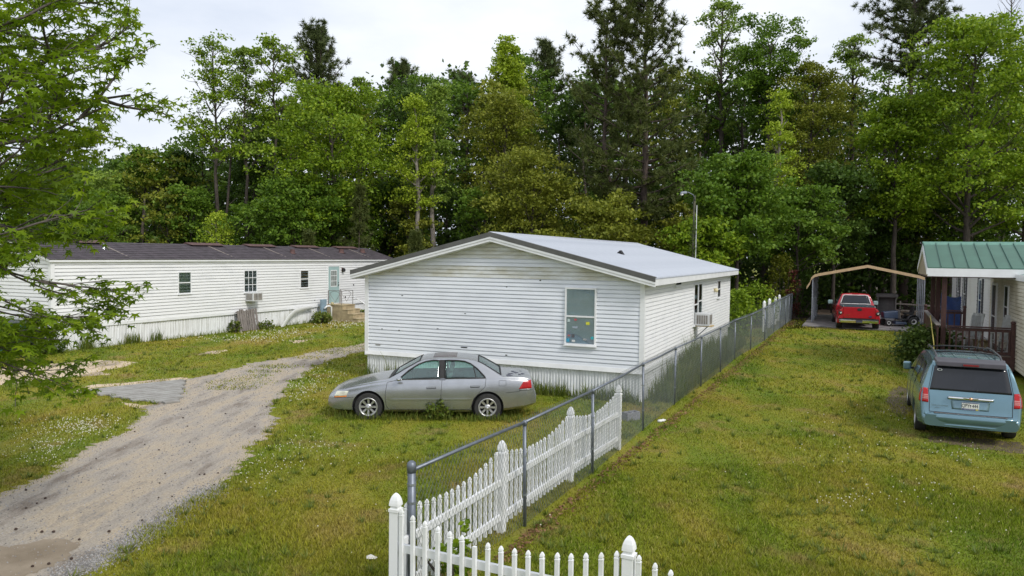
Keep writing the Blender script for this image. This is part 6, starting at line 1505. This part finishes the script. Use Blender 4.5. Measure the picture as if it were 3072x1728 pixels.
# young pines and shrubs at the edge of the wood
for (lab, px, top, hw, dist) in (('small young pine behind the trailer roof', 775, 585, 26, 51), ('small young pine at the right end of the trailer roof', 1045, 586, 30, 50), ('young pine under the broad oak', 905, 470, 60, 53)):
    pn(lab, px, top, hw, dist, 690, name='young_pine', nl=36, tuft=14, needles=24, nl_len=.30, wid=.022, flat=.7, group='young pines at the edge of the wood', tr=.05)
def shrub(label, x, y, h, rx, col, n=2600, leaf=.07, name='shrub', group=None, cat='shrub', stems=9):
    NTREE[0] += 1; r = np.random.default_rng(600 + NTREE[0]); t = thing(name, label, cat, (x, y, 0), 0, group); wood = MB(); cl = []
    for i in range(stems):
        p = branch_path((r.normal() * .06, r.normal() * .06, 0), i * 2.4, R(r.uniform(45, 85)), h * r.uniform(.6, .95), r, .1); wood.tube(p, [.03, .024, .018, .014, .010, .006], 5, False)
    m = n // 14; ph = r.uniform(0, 6.283, m); ct = r.uniform(.03, 1, m); st_ = np.sqrt(1 - (2 * ct - 1) ** 2 * .8)
    rr = rx * st_ * r.uniform(.55, 1.0, m) * (1 + .15 * np.sin(ph * 4 + ct * 6)); cl = np.stack([np.cos(ph) * rr, np.sin(ph) * rr, h * ct], 1)
    cen = np.repeat(cl, 14, 0) + r.normal(size=(m * 14, 3)) * rx * .14; cen = cen[cen[:, 2] > .03]
    wood.build('stem', M_bark, t); ob('foliage', npmesh('foliage', leaves_np(cen, leaf, r, .5), 4, LEAF[col]), t); return t
p = G(2312, 930); shrub('rounded dark green bush between the minivan and the porch', p.x + .45, p.y + .4, 1.32, 1.0, 'shrub', 5200, .06, 'porch_bush')
p = D(1995, 720, 47.5); shrub('red leaved shrub left of the carport', p.x, 47.5, 3.0, .5, 'red', 700, .075, 'red_shrub')
p = D(1965, 700, 49.5); shrub('rust tinted shrub behind the end of the chain link fence', p.x, 49.5, 3.9, .9, 'olive', 2400, .08)
p = D(1862, 760, 36.5); shrub('yellow green bush at the back corner of the house', p.x, 37.2, 2.1, .9, 'bright', 2200, .075)
p = D(1925, 760, 42.0); shrub('bright bush behind the chain link fence', p.x, 44.0, 2.3, 1.2, 'bright', 2200, .08)
p = D(2018, 690, 50.0); shrub('dark shrub beside the carport legs', p.x, 50, 3.0, 1.1, 'dark', 2200, .08)
r = np.random.default_rng(55); zz = r.uniform(.3, 5.6, 900) ; an = r.uniform(0, 6.283, 900); rr_ = .10 + np.abs(r.normal(size=900)) * .07
ob('vine', npmesh('vine', leaves_np(np.stack([np.cos(an) * rr_ + .02, np.sin(an) * rr_, zz], 1), .055, r, .3), 4, LEAF['shrub']), ylt)
# plant in front of the sedan, weeds in the corner by the steps
p = G(1104, 1052); shrub('leafy green weed clump in front of the sedan door', p.x, p.y - .05, .42, .30, 'weed', 900, .045, 'weed_clump', None, 'plant', 12)
p = tm4 @ Vector((.8, 14.6, 0)); shrub('green bush at the left foot of the concrete steps', p.x, p.y, .55, .55, 'weed', 1000, .06, 'low_bush')
p = tm4 @ Vector((1.5, 17.9, 0)); shrub('grass grown bush behind the concrete steps', p.x, p.y, .5, .6, 'weed', 800, .07, 'low_bush')
p = tm4 @ Vector((.35, 8.75, 0)); shrub('weeds climbing the left side of the leaning pallet', p.x, p.y, .55, .28, 'weed', 500, .05, 'weed_clump', None, 'plant')
p = tm4 @ Vector((.5, 10.7, 0)); shrub('weeds at the right side of the leaning pallet', p.x, p.y, .35, .45, 'weed', 500, .05, 'weed_clump', None, 'plant')
p = tm4 @ Vector((.3, -.3, 0)); shrub('weedy shrub at the near corner of the trailer', p.x, p.y, .85, .5, 'shrub', 900, .06, 'weed_clump', None, 'plant')
p = G(1105, 1375); shrub('young maple sapling growing inside the picket fence corner', -.62, 8.45, .78, .26, 'gum', 260, .05, 'sapling', None, 'plant', 5)
# the mass of the wood behind: undergrowth and deep foliage
r = np.random.default_rng(900)
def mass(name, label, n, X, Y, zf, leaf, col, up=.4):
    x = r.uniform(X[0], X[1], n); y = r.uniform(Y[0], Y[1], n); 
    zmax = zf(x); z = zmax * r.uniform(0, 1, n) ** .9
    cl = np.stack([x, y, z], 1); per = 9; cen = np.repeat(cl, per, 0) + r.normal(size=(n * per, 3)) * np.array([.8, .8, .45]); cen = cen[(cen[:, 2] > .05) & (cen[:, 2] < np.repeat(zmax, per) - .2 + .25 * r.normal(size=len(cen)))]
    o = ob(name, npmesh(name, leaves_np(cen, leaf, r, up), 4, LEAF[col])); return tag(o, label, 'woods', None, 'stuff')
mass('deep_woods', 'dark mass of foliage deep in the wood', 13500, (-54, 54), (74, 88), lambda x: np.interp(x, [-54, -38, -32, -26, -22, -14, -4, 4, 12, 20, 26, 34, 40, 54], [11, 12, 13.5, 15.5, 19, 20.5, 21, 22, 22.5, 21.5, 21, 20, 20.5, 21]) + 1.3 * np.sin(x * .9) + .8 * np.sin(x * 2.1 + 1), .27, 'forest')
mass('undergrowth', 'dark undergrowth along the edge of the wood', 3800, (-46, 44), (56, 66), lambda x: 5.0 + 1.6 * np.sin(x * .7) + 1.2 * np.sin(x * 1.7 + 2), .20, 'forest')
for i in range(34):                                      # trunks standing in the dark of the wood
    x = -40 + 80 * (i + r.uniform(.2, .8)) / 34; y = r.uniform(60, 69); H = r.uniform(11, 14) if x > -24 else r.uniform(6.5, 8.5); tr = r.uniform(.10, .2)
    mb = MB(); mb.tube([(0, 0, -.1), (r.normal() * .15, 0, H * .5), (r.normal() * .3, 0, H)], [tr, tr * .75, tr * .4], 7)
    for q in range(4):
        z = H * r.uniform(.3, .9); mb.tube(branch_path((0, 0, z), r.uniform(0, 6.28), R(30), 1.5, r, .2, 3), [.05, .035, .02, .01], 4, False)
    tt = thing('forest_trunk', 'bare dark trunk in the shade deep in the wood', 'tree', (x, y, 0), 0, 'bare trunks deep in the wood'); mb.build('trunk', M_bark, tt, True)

# ---------------------------------------------------------------- sweetgum reaching in from the left
r = np.random.default_rng(77)
sg = thing('sweetgum_tree', 'sweetgum with star shaped leaves reaching in from the left edge', 'tree', (-9.6, 10.6, 0))
wood = MB(); B0 = Vector((-9.6, 10.6, 0))
wood.tube([(0, 0, -.05), (.08, 0, 2), (.2, -.1, 4.2), (.35, -.1, 6.5), (.45, 0, 8.6), (.5, 0, 10.2)], [.30, .25, .21, .16, .10, .04], 12)
def star_leaf():
    pts = []; ang = [-1.9, -.95, 0, .95, 1.9]; L5 = [.62, .86, 1.0, .86, .62]; vs = [(0, 0, 0)]
    for i, (a, l) in enumerate(zip(ang, L5)):
        if i: m = (ang[i - 1] + a) / 2; vs.append((math.sin(m) * .34, math.cos(m) * .34, .0))
        vs.append((math.sin(a) * l, math.cos(a) * l, -.10 * l))
    vs = np.array(vs); fs = [(0, i + 1, i) for i in range(1, len(vs) - 1)]
    return vs, fs
SV, SF = star_leaf()
tips = []; gum_balls = []
def gum_branch(pts, rad, depth):
    wood.tube(pts, [max(.0045, rad * (1 - .8 * i / (len(pts) - 1))) for i in range(len(pts))], 6 if depth == 0 else 4, False)
    m = len(pts) - 1
    if depth == 2:
        for q in range(2, m + 1): tips.append(pts[q])
        if r.uniform() < .16: gum_balls.append(pts[m] + Vector((0, 0, -.12)))
        return
    nsub = (8 if depth == 0 else 6)
    for s in range(nsub):
        u = (.18 + .82 * (s + r.uniform(.1, .9)) / nsub) * m; i = min(m - 1, int(u)); p = pts[i].lerp(pts[i + 1], u - i)
        d = (pts[i + 1] - pts[i]).normalized(); az = math.atan2(d.y, d.x) + (1 if s % 2 else -1) * r.uniform(.35, 1.1); el = math.asin(max(-1, min(1, d.z))) + r.uniform(-.45, .5)
        ln = (1.5 if depth == 0 else .62) * r.uniform(.6, 1.15) * (1.15 - .5 * u / m)
        gum_branch(branch_path(p, az, el, ln, r, .12 if depth == 0 else .05, 4), rad * (.42 if depth == 0 else .38), depth + 1)
    tips.append(pts[-1]); tips.append(pts[-2])
def limb(z, target, rad, sag=0.0):
    a = Vector((.15, -.05, z)); b = Vector(target) - B0; pts = []
    for i in range(7):
        f = i / 6; p = a.lerp(b, f) + Vector((r.normal() * .08, r.normal() * .08, sag * math.sin(math.pi * f) + r.normal() * .05)); pts.append(p)
    gum_branch(pts, rad, 0)
# limb ends: where the boughs are seen against the sky and the trailer
for (z, px, py, dist, rad, sag) in ((4.6, 330, 95, 10.2, .075, .25), (4.2, 350, 210, 9.8, .08, .2), (3.9, 300, 290, 9.4, .07, .15), (3.6, 205, 560, 9.5, .05, .2), (3.1, 225, 715, 9.2, .05, .35), (2.9, 130, 800, 9.2, .045, .3),
                                  (5.4, 250, 10, 10.6, .08, .2), (6.2, 150, -60, 10.4, .07, .2), (3.4, 250, 400, 10.6, .06, .2), (2.8, 60, 880, 8.9, .04, .35), (5.0, 90, 60, 9.2, .07, .2), (4.4, 120, 230, 8.8, .06, .2), (3.8, 60, 420, 8.8, .06, .1),
                                  (3.3, 100, 600, 8.9, .05, .2), (2.9, 20, 740, 8.8, .05, .3), (4.9, 180, 130, 12.0, .06, .2), (4.1, 160, 330, 12.0, .06, .2), (3.5, 120, 500, 11.8, .05, .2), (6.6, -60, -120, 11, .08, .2), (2.5, 75, 900, 9.3, .04, .3), (2.6, 30, 930, 9.6, .04, .3), (3.4, -120, 420, 10, .07, .2), (4.6, -200, 160, 11, .08, .2), (5.8, -160, 10, 9.5, .07, .2)):
    limb(z, tuple(D(px - 68, py, dist)), rad * .8, sag)
wood.build('trunk', mat('bark_gum', (.13, .11, .10), .95, scale=6, c2=(.06, .05, .045), bump=.3), sg, True)
tp = np.array([tuple(p) for p in tips]); per = 5
cen = np.repeat(tp, per, 0) + r.normal(size=(len(tp) * per, 3)) * np.array([.06, .06, .05]); n = len(cen)
size = r.uniform(.070, .125, n)
az = r.uniform(0, 6.283, n); tilt = r.uniform(.1, 1.25, n)
def place_star(c, s, a, ti):
    M = Matrix.Translation(c) @ Matrix.Rotation(a, 4, 'Z') @ Matrix.Rotation(-ti, 4, 'X')
    return M @ Matrix.Scale(s, 4)
pxy = np.array([[c[0] + B0.x, c[1] + B0.y, c[2]] for c in cen])
# the 300 nearest to the eye and in view are leaves of their own, the rest one crown
dist = np.linalg.norm(pxy - np.array([0, 0, CAM_H]), axis=1); q = pxy[:, 0] / pxy[:, 1]
order = np.argsort(dist + (q < -.665) * 100)
own = set(order[:300].tolist())
me_leaf = bpy.data.meshes.new('leaf'); me_leaf.from_pydata([tuple(v) for v in SV], [], SF); me_leaf.materials.append(LEAF['gum'])
for i in own:
    o = ob('leaf', me_leaf, sg); o.matrix_local = place_star(Vector(cen[i]), size[i], az[i], tilt[i])
rest = np.array([i for i in range(n) if i not in own])
ca, sa, ct, st_ = np.cos(az[rest]), np.sin(az[rest]), np.cos(-tilt[rest]), np.sin(-tilt[rest])
V = SV[None] * size[rest][:, None, None]
x1 = V[..., 0]; y1 = V[..., 1] * ct[:, None] - V[..., 2] * st_[:, None]; z1 = V[..., 1] * st_[:, None] + V[..., 2] * ct[:, None]
Wv = np.stack([x1 * ca[:, None] - y1 * sa[:, None], x1 * sa[:, None] + y1 * ca[:, None], z1], -1) + cen[rest][:, None, :]
nv = len(SV); mecr = bpy.data.meshes.new('crown')
Fa = np.array(SF)[None] + (np.arange(len(rest)) * nv)[:, None, None]; Fa = Fa.reshape(-1).astype(np.int32)
mecr.vertices.add(len(rest) * nv); mecr.vertices.foreach_set('co', Wv.astype(np.float32).ravel())
mecr.loops.add(len(Fa)); mecr.loops.foreach_set('vertex_index', Fa); mecr.polygons.add(len(Fa) // 3); mecr.polygons.foreach_set('loop_start', np.arange(0, len(Fa), 3, dtype=np.int32)); mecr.update(calc_edges=True)
mecr.materials.append(LEAF['gum']); o = ob('crown', mecr, sg); tag(o, kind='stuff')
me_ball = MB().lathe([(0, -.017), (.012, -.013), (.018, 0), (.012, .013), (0, .017)], 7).mesh('seed_ball', M_dark, True)
for b in gum_balls[:120]: ob('seed_ball', me_ball, sg, b)

# ---------------------------------------------------------------- grass, weeds, clover, litter
r = np.random.default_rng(41)
dpoly = [(p.x, p.y) for p in drive]; spolys = [[(p.x, p.y) for p in s] for s in sands]; bpolys = [[(p.x, p.y) for p in s] for s in bares]
def rect_local(m4, x0, x1, y0, y1): return [tuple((m4 @ Vector(p))[:2]) for p in ((x0, y0, 0), (x1, y0, 0), (x1, y1, 0), (x0, y1, 0))]
solids = [rect_local(hm4, -W_, 0, 0, L_), rect_local(tm4, -TW, 0, 0, TL), rect_local(nm4, XD, 8, -7, 21), [tuple((p)[:2]) for p in slab], rect_local(tm4, 0.05, 2.1, 16.0, 17.3)]
solids.append([tuple(G(*p)[:2]) for p in ((205, 985), (470, 956), (452, 1012), (425, 1016), (345, 1010))])
def wave(x, y): return np.sin(x * 1.3 + 2 * np.sin(y * .7)) * .5 + np.sin(y * 1.9 + x * .6) * .3 + np.sin(x * 4.1 - y * 3.3) * .2
def near_edge(P, poly, d):
    e = np.array(poly); out = np.full(len(P), 1e9)
    a = e; b = np.roll(e, -1, 0)
    for i in range(0, len(a), 1):
        ab = b[i] - a[i]; t = np.clip(((P - a[i]) @ ab) / max(1e-9, ab @ ab), 0, 1); out = np.minimum(out, np.linalg.norm(P - (a[i] + t[:, None] * ab), axis=1))
    return out
isl = [tuple(G(*p)[:2]) for p in ((700, 922), (660, 935), (640, 946), (770, 900), (612, 962), (585, 974), (870, 878), (840, 884), (625, 955))]
islr = [.62, .40, .38, .5, .7, .55, 1.5, 1.0, .5]
BV = []
def blades(n, yr, hgt, wid, keep=None, mask=True, xr=.70):
    y = np.sqrt(r.uniform(yr[0] ** 2, yr[1] ** 2, n)); x = r.uniform(-xr, xr * 1.27, n) * y
    P = np.stack([x, y], 1); ok = np.ones(n, bool)
    if mask:
        ind = inpoly(P + r.normal(size=P.shape) * .09, dpoly)
        thin = r.uniform(size=n) < .0
        iz = np.zeros(n, bool)
        for (cx, cy), rr in zip(isl, islr): iz |= (((P[:, 0] - cx) / 1.6) ** 2 + (P[:, 1] - cy) ** 2 < (rr * r.uniform(.5, 1.1, n)) ** 2)
        ok &= (~ind) | iz
        for s in spolys: ok &= (~inpoly(P + r.normal(size=P.shape) * .12, s)) | (r.uniform(size=n) < .14)
        for s in bpolys: ok &= (~inpoly(P + r.normal(size=P.shape) * .15, s)) | (r.uniform(size=n) < .30)
        for s in solids: ok &= ~inpoly(P, s)
        fl = (P[:, 0] - .2) * math.cos(GAM) - (P[:, 1] - 10.6) * math.sin(GAM)      # bare strip beside the chain link
        ok &= ~((fl > .0) & (fl < .17 + .12 * wave(P[:, 0] * 2, P[:, 1] * 2)) & (r.uniform(size=n) < .72) & (P[:, 1] < 47))
    P = P[ok]; n = len(P)
    patch = .72 + .38 * wave(P[:, 0] * .8, P[:, 1] * .8)
    an = r.uniform(0, 6.283, n); hh = hgt * r.uniform(.5, 1.3, n) * patch; lean = r.uniform(.1, 1.0, n) * hh; la = r.uniform(0, 6.283, n)
    w = wid * r.uniform(.6, 1.3, n)
    b0 = np.stack([P[:, 0] - np.cos(an) * w, P[:, 1] - np.sin(an) * w, np.full(n, -.002)], 1); b1 = np.stack([P[:, 0] + np.cos(an) * w, P[:, 1] + np.sin(an) * w, np.full(n, -.002)], 1)
    t = np.stack([P[:, 0] + np.cos(la) * lean, P[:, 1] + np.sin(la) * lean, hh], 1)
    BV.append(np.stack([b0, b1, t], 1).reshape(-1, 3))
blades(185000, (5.0, 9.5), .060, .0062); blades(180000, (9.5, 14), .062, .0080); blades(150000, (14, 21), .060, .010); blades(110000, (21, 32), .070, .017); blades(70000, (32, 48), .085, .028)
# coarser tufts of taller, darker grass and low weeds scattered through the lawn
n = 2600; yy = 5.2 + 34 * r.uniform(0, 1, n) ** 1.5; xx = r.uniform(-.7, .9, n) * yy; TP = np.stack([xx, yy], 1)
ok = ~inpoly(TP, dpoly)
for s_ in spolys + solids: ok &= ~inpoly(TP, s_)
TP = TP[ok & (wave(TP[:, 0], TP[:, 1]) > -.35)]; nt_ = 16; n = len(TP) * nt_
c0 = np.repeat(TP, nt_, 0); la = r.uniform(0, 6.283, n); sp = np.abs(r.normal(size=n)) * .035; hh = r.uniform(.05, .13, n); w_ = r.uniform(.004, .009, n) * (1 + np.repeat(TP[:, 1], nt_) * .04); ln = r.uniform(.03, .12, n)
bx_ = c0[:, 0] + np.cos(la) * sp; by_ = c0[:, 1] + np.sin(la) * sp
b0 = np.stack([bx_ - np.sin(la) * w_, by_ + np.cos(la) * w_, np.zeros(n)], 1); b1 = np.stack([bx_ + np.sin(la) * w_, by_ - np.cos(la) * w_, np.zeros(n)], 1); tt_ = np.stack([bx_ + np.cos(la) * ln, by_ + np.sin(la) * ln, hh], 1)
o = ob('grass_tufts', npmesh('grass_tufts', np.stack([b0, b1, tt_], 1).reshape(-1, 3), 3, LEAF['weed'])); tag(o, 'coarser green grass tufts and low weeds in the lawn', 'grass', None, 'stuff')
o = ob('lawn_grass', npmesh('lawn_grass', np.concatenate(BV), 3, M_blade)); tag(o, 'short patchy lawn grass in green and straw', 'grass', None, 'stuff')
# clover heads
M_clov = mat('clover_white', (.62, .60, .48), .8, var=.2, scale=40)
CV = []
def clover(px, py, sx, sy, n):
    for k in range(n):
        p = G(px + r.normal() * sx, py + r.normal() * sy)
        if inpoly(np.array([[p.x, p.y]]), dpoly)[0]: continue
        s = r.uniform(.007, .014) * (1 + max(0, p.y - 14) * .05); z = r.uniform(.05, .10); c = np.array([p.x, p.y, z])
        q = np.array([[s, 0, 0], [0, s, 0], [-s, 0, 0], [0, -s, 0]]); top = np.array([0, 0, s * 1.1]); bo = -top
        for i in range(4): CV.extend([c + q[i], c + q[(i + 1) % 4], c + top]); CV.extend([c + q[(i + 1) % 4], c + q[i], c + bo])
for a in ((190, 1085, 50, 13, 190), (130, 1125, 42, 14, 130), (90, 1160, 36, 10, 40), (230, 1070, 42, 10, 110), (40, 1090, 40, 20, 20), (770, 975, 24, 10, 70), (820, 950, 40, 12, 60), (745, 1000, 30, 12, 40), (700, 1160, 60, 20, 60), (760, 1120, 50, 20, 50), (650, 1210, 50, 16, 40), (840, 1145, 60, 25, 30), (620, 855, 70, 5, 160), (700, 840, 60, 5, 120), (860, 818, 35, 6, 160), (880, 800, 25, 6, 60),
          (2150, 1120, 110, 30, 40), (2050, 1180, 110, 30, 20), (2280, 1240, 90, 30, 30), (2450, 1330, 60, 30, 12), (2200, 1040, 70, 14, 20), (2400, 1150, 50, 12, 40), (1000, 1280, 200, 60, 16), (2120, 1265, 50, 10, 30)): clover(*a)
o = ob('clover_flowers', npmesh('clover_flowers', np.array(CV), 3, M_clov)); tag(o, 'white clover flowers dotted through the lawn', 'flowers', None, 'stuff')
# tall weeds against the walls
WV = []
def weeds(m4, x0, x1, y0, y1, n, h0, h1, wid=.008):
    for k in range(n):
        p = m4 @ Vector((r.uniform(x0, x1), r.uniform(y0, y1), 0)); h = r.uniform(h0, h1) * (1 if r.uniform() < .8 else 1.5); a = r.uniform(0, 6.283); la = r.uniform(0, 6.283); ln = h * r.uniform(.05, .45); w = wid * r.uniform(.6, 1.6)
        b = np.array(p); d = np.array([math.cos(a) * w, math.sin(a) * w, 0]); m = b + np.array([math.cos(la) * ln * .3, math.sin(la) * ln * .3, h * .6]); t = b + np.array([math.cos(la) * ln, math.sin(la) * ln, h])
        WV.extend([b - d, b + d, m + d * .8, b - d, m + d * .8, m - d * .8, m - d * .8, m + d * .8, t])
weeds(hm4, .05, .85, .2, 15.5, 5200, .15, .55); weeds(hm4, .05, .7, 2.0, 11, 2600, .35, .75, .009); weeds(hm4, .1, .5, 4.3, 7.2, 700, .6, .95, .009)
weeds(hm4, -8.6, 0, -.22, 0.0, 900, .08, .28); weeds(hm4, -8.5, -8.1, -.2, 0, 60, .2, .5); weeds(hm4, -7.8, -7.4, -.2, 0, 60, .3, .7); weeds(hm4, -1.6, -.2, -.3, 0, 260, .15, .42); weeds(hm4, -3.2, -2.0, -.3, 0, 260, .15, .40)
weeds(tm4, .05, .4, 0, 15, 900, .06, .24); weeds(tm4, .05, .35, 1.0, 1.5, 90, .25, .5, .012); weeds(tm4, .05, .35, 3.0, 3.6, 90, .25, .5, .012); weeds(tm4, .05, .35, 4.2, 4.7, 60, .25, .45, .012)
weeds(Matrix.Translation((-4.4, 17.5, 0)), .4, 4.7, -.15, 1.9, 1500, .06, .17, .006); weeds(Matrix.Translation((-4.4, 17.5, 0)), .4, 4.7, -.25, .05, 700, .08, .2, .006)
o = ob('tall_weeds', npmesh('tall_weeds', np.array(WV), 3, LEAF['weed'])); tag(o, 'tall green weeds growing along the house walls and fence', 'weeds', None, 'stuff')
# leaf litter beside the chain link, dark seed balls and stones on the drive
LV = []
n = 3200; u = r.uniform(0, 1, n) ** 1.2; base = np.array([[-.2, 9.4]]) + u[:, None] * np.array([[17.2, 37.0]]); off = np.abs(r.normal(size=n)) * .15 + .0
pos = np.stack([base[:, 0] + math.cos(GAM) * off, base[:, 1] - math.sin(GAM) * off, r.uniform(.006, .035, n)], 1)
o = ob('leaf_litter', npmesh('leaf_litter', leaves_np(pos, .030, r, 1.5), 4, leafmat('dead_leaf', (.17, .085, .035), c2=(.34, .21, .10), trans=.1))); tag(o, 'brown dead leaves along the foot of the chain link fence', 'leaves', None, 'stuff')
n = 22000; y = np.sqrt(r.uniform(7 ** 2, 30 ** 2, n)) ; x = r.uniform(-.75, .0, n) * y; P = np.stack([x, y], 1); ed = inpoly(P, dpoly); P = P[ed]; n = len(P)
edge = np.array([tuple(G(*q)[:2]) for q in ((150, 1455), (240, 1412), (335, 1360), (410, 1312), (480, 1264), (540, 1225))]); eu = r.uniform(0, 4.999, 6000); ei = eu.astype(int); ep = edge[ei] + (edge[ei + 1] - edge[ei]) * (eu - ei)[:, None] + r.normal(size=(6000, 2)) * .14
P = np.vstack([P, ep]); n = len(P)
s = r.uniform(.006, .019, n); c = np.stack([P[:, 0], P[:, 1], s * .3 + .004], 1); tet = np.array([[1, 0, -.3], [-.5, .87, -.3], [-.5, -.87, -.3], [0, 0, .8]])
tv = c[:, None, :] + tet[None] * s[:, None, None] * r.uniform(.6, 1.3, (n, 4, 1)); idx = np.array([[0, 1, 3], [1, 2, 3], [2, 0, 3]])
o = ob('gravel', npmesh('gravel', tv[:, idx].reshape(-1, 3), 3, leafmat('gravel_stone', (.20, .195, .19), c2=(.42, .41, .40), trans=0.0, var=.5, rough=.9))); tag(o, 'loose grey gravel stones on the driveway', 'gravel', None, 'stuff')
seed = []
for k in range(90):
    p = G(r.uniform(0, 700), r.uniform(1010, 1440))
    if inpoly(np.array([[p.x, p.y]]), dpoly)[0]: seed.append(p)
me_cone = MB().lathe([(0, -.012), (.022, -.006), (.028, .006), (.016, .02), (0, .026)], 7).mesh('seed_ball', mat('seed_brown', (.05, .03, .022), .9), True)
for k, p in enumerate(seed[:36]):
    o = ob('seed_ball', me_cone, None, (p.x, p.y, .016), r.uniform(0, 6)); o.scale = [r.uniform(.5, .85)] * 3
    tag(o, 'dark dry sweetgum seed ball lying on the gravel drive', 'seed ball', 'seed balls on the drive')
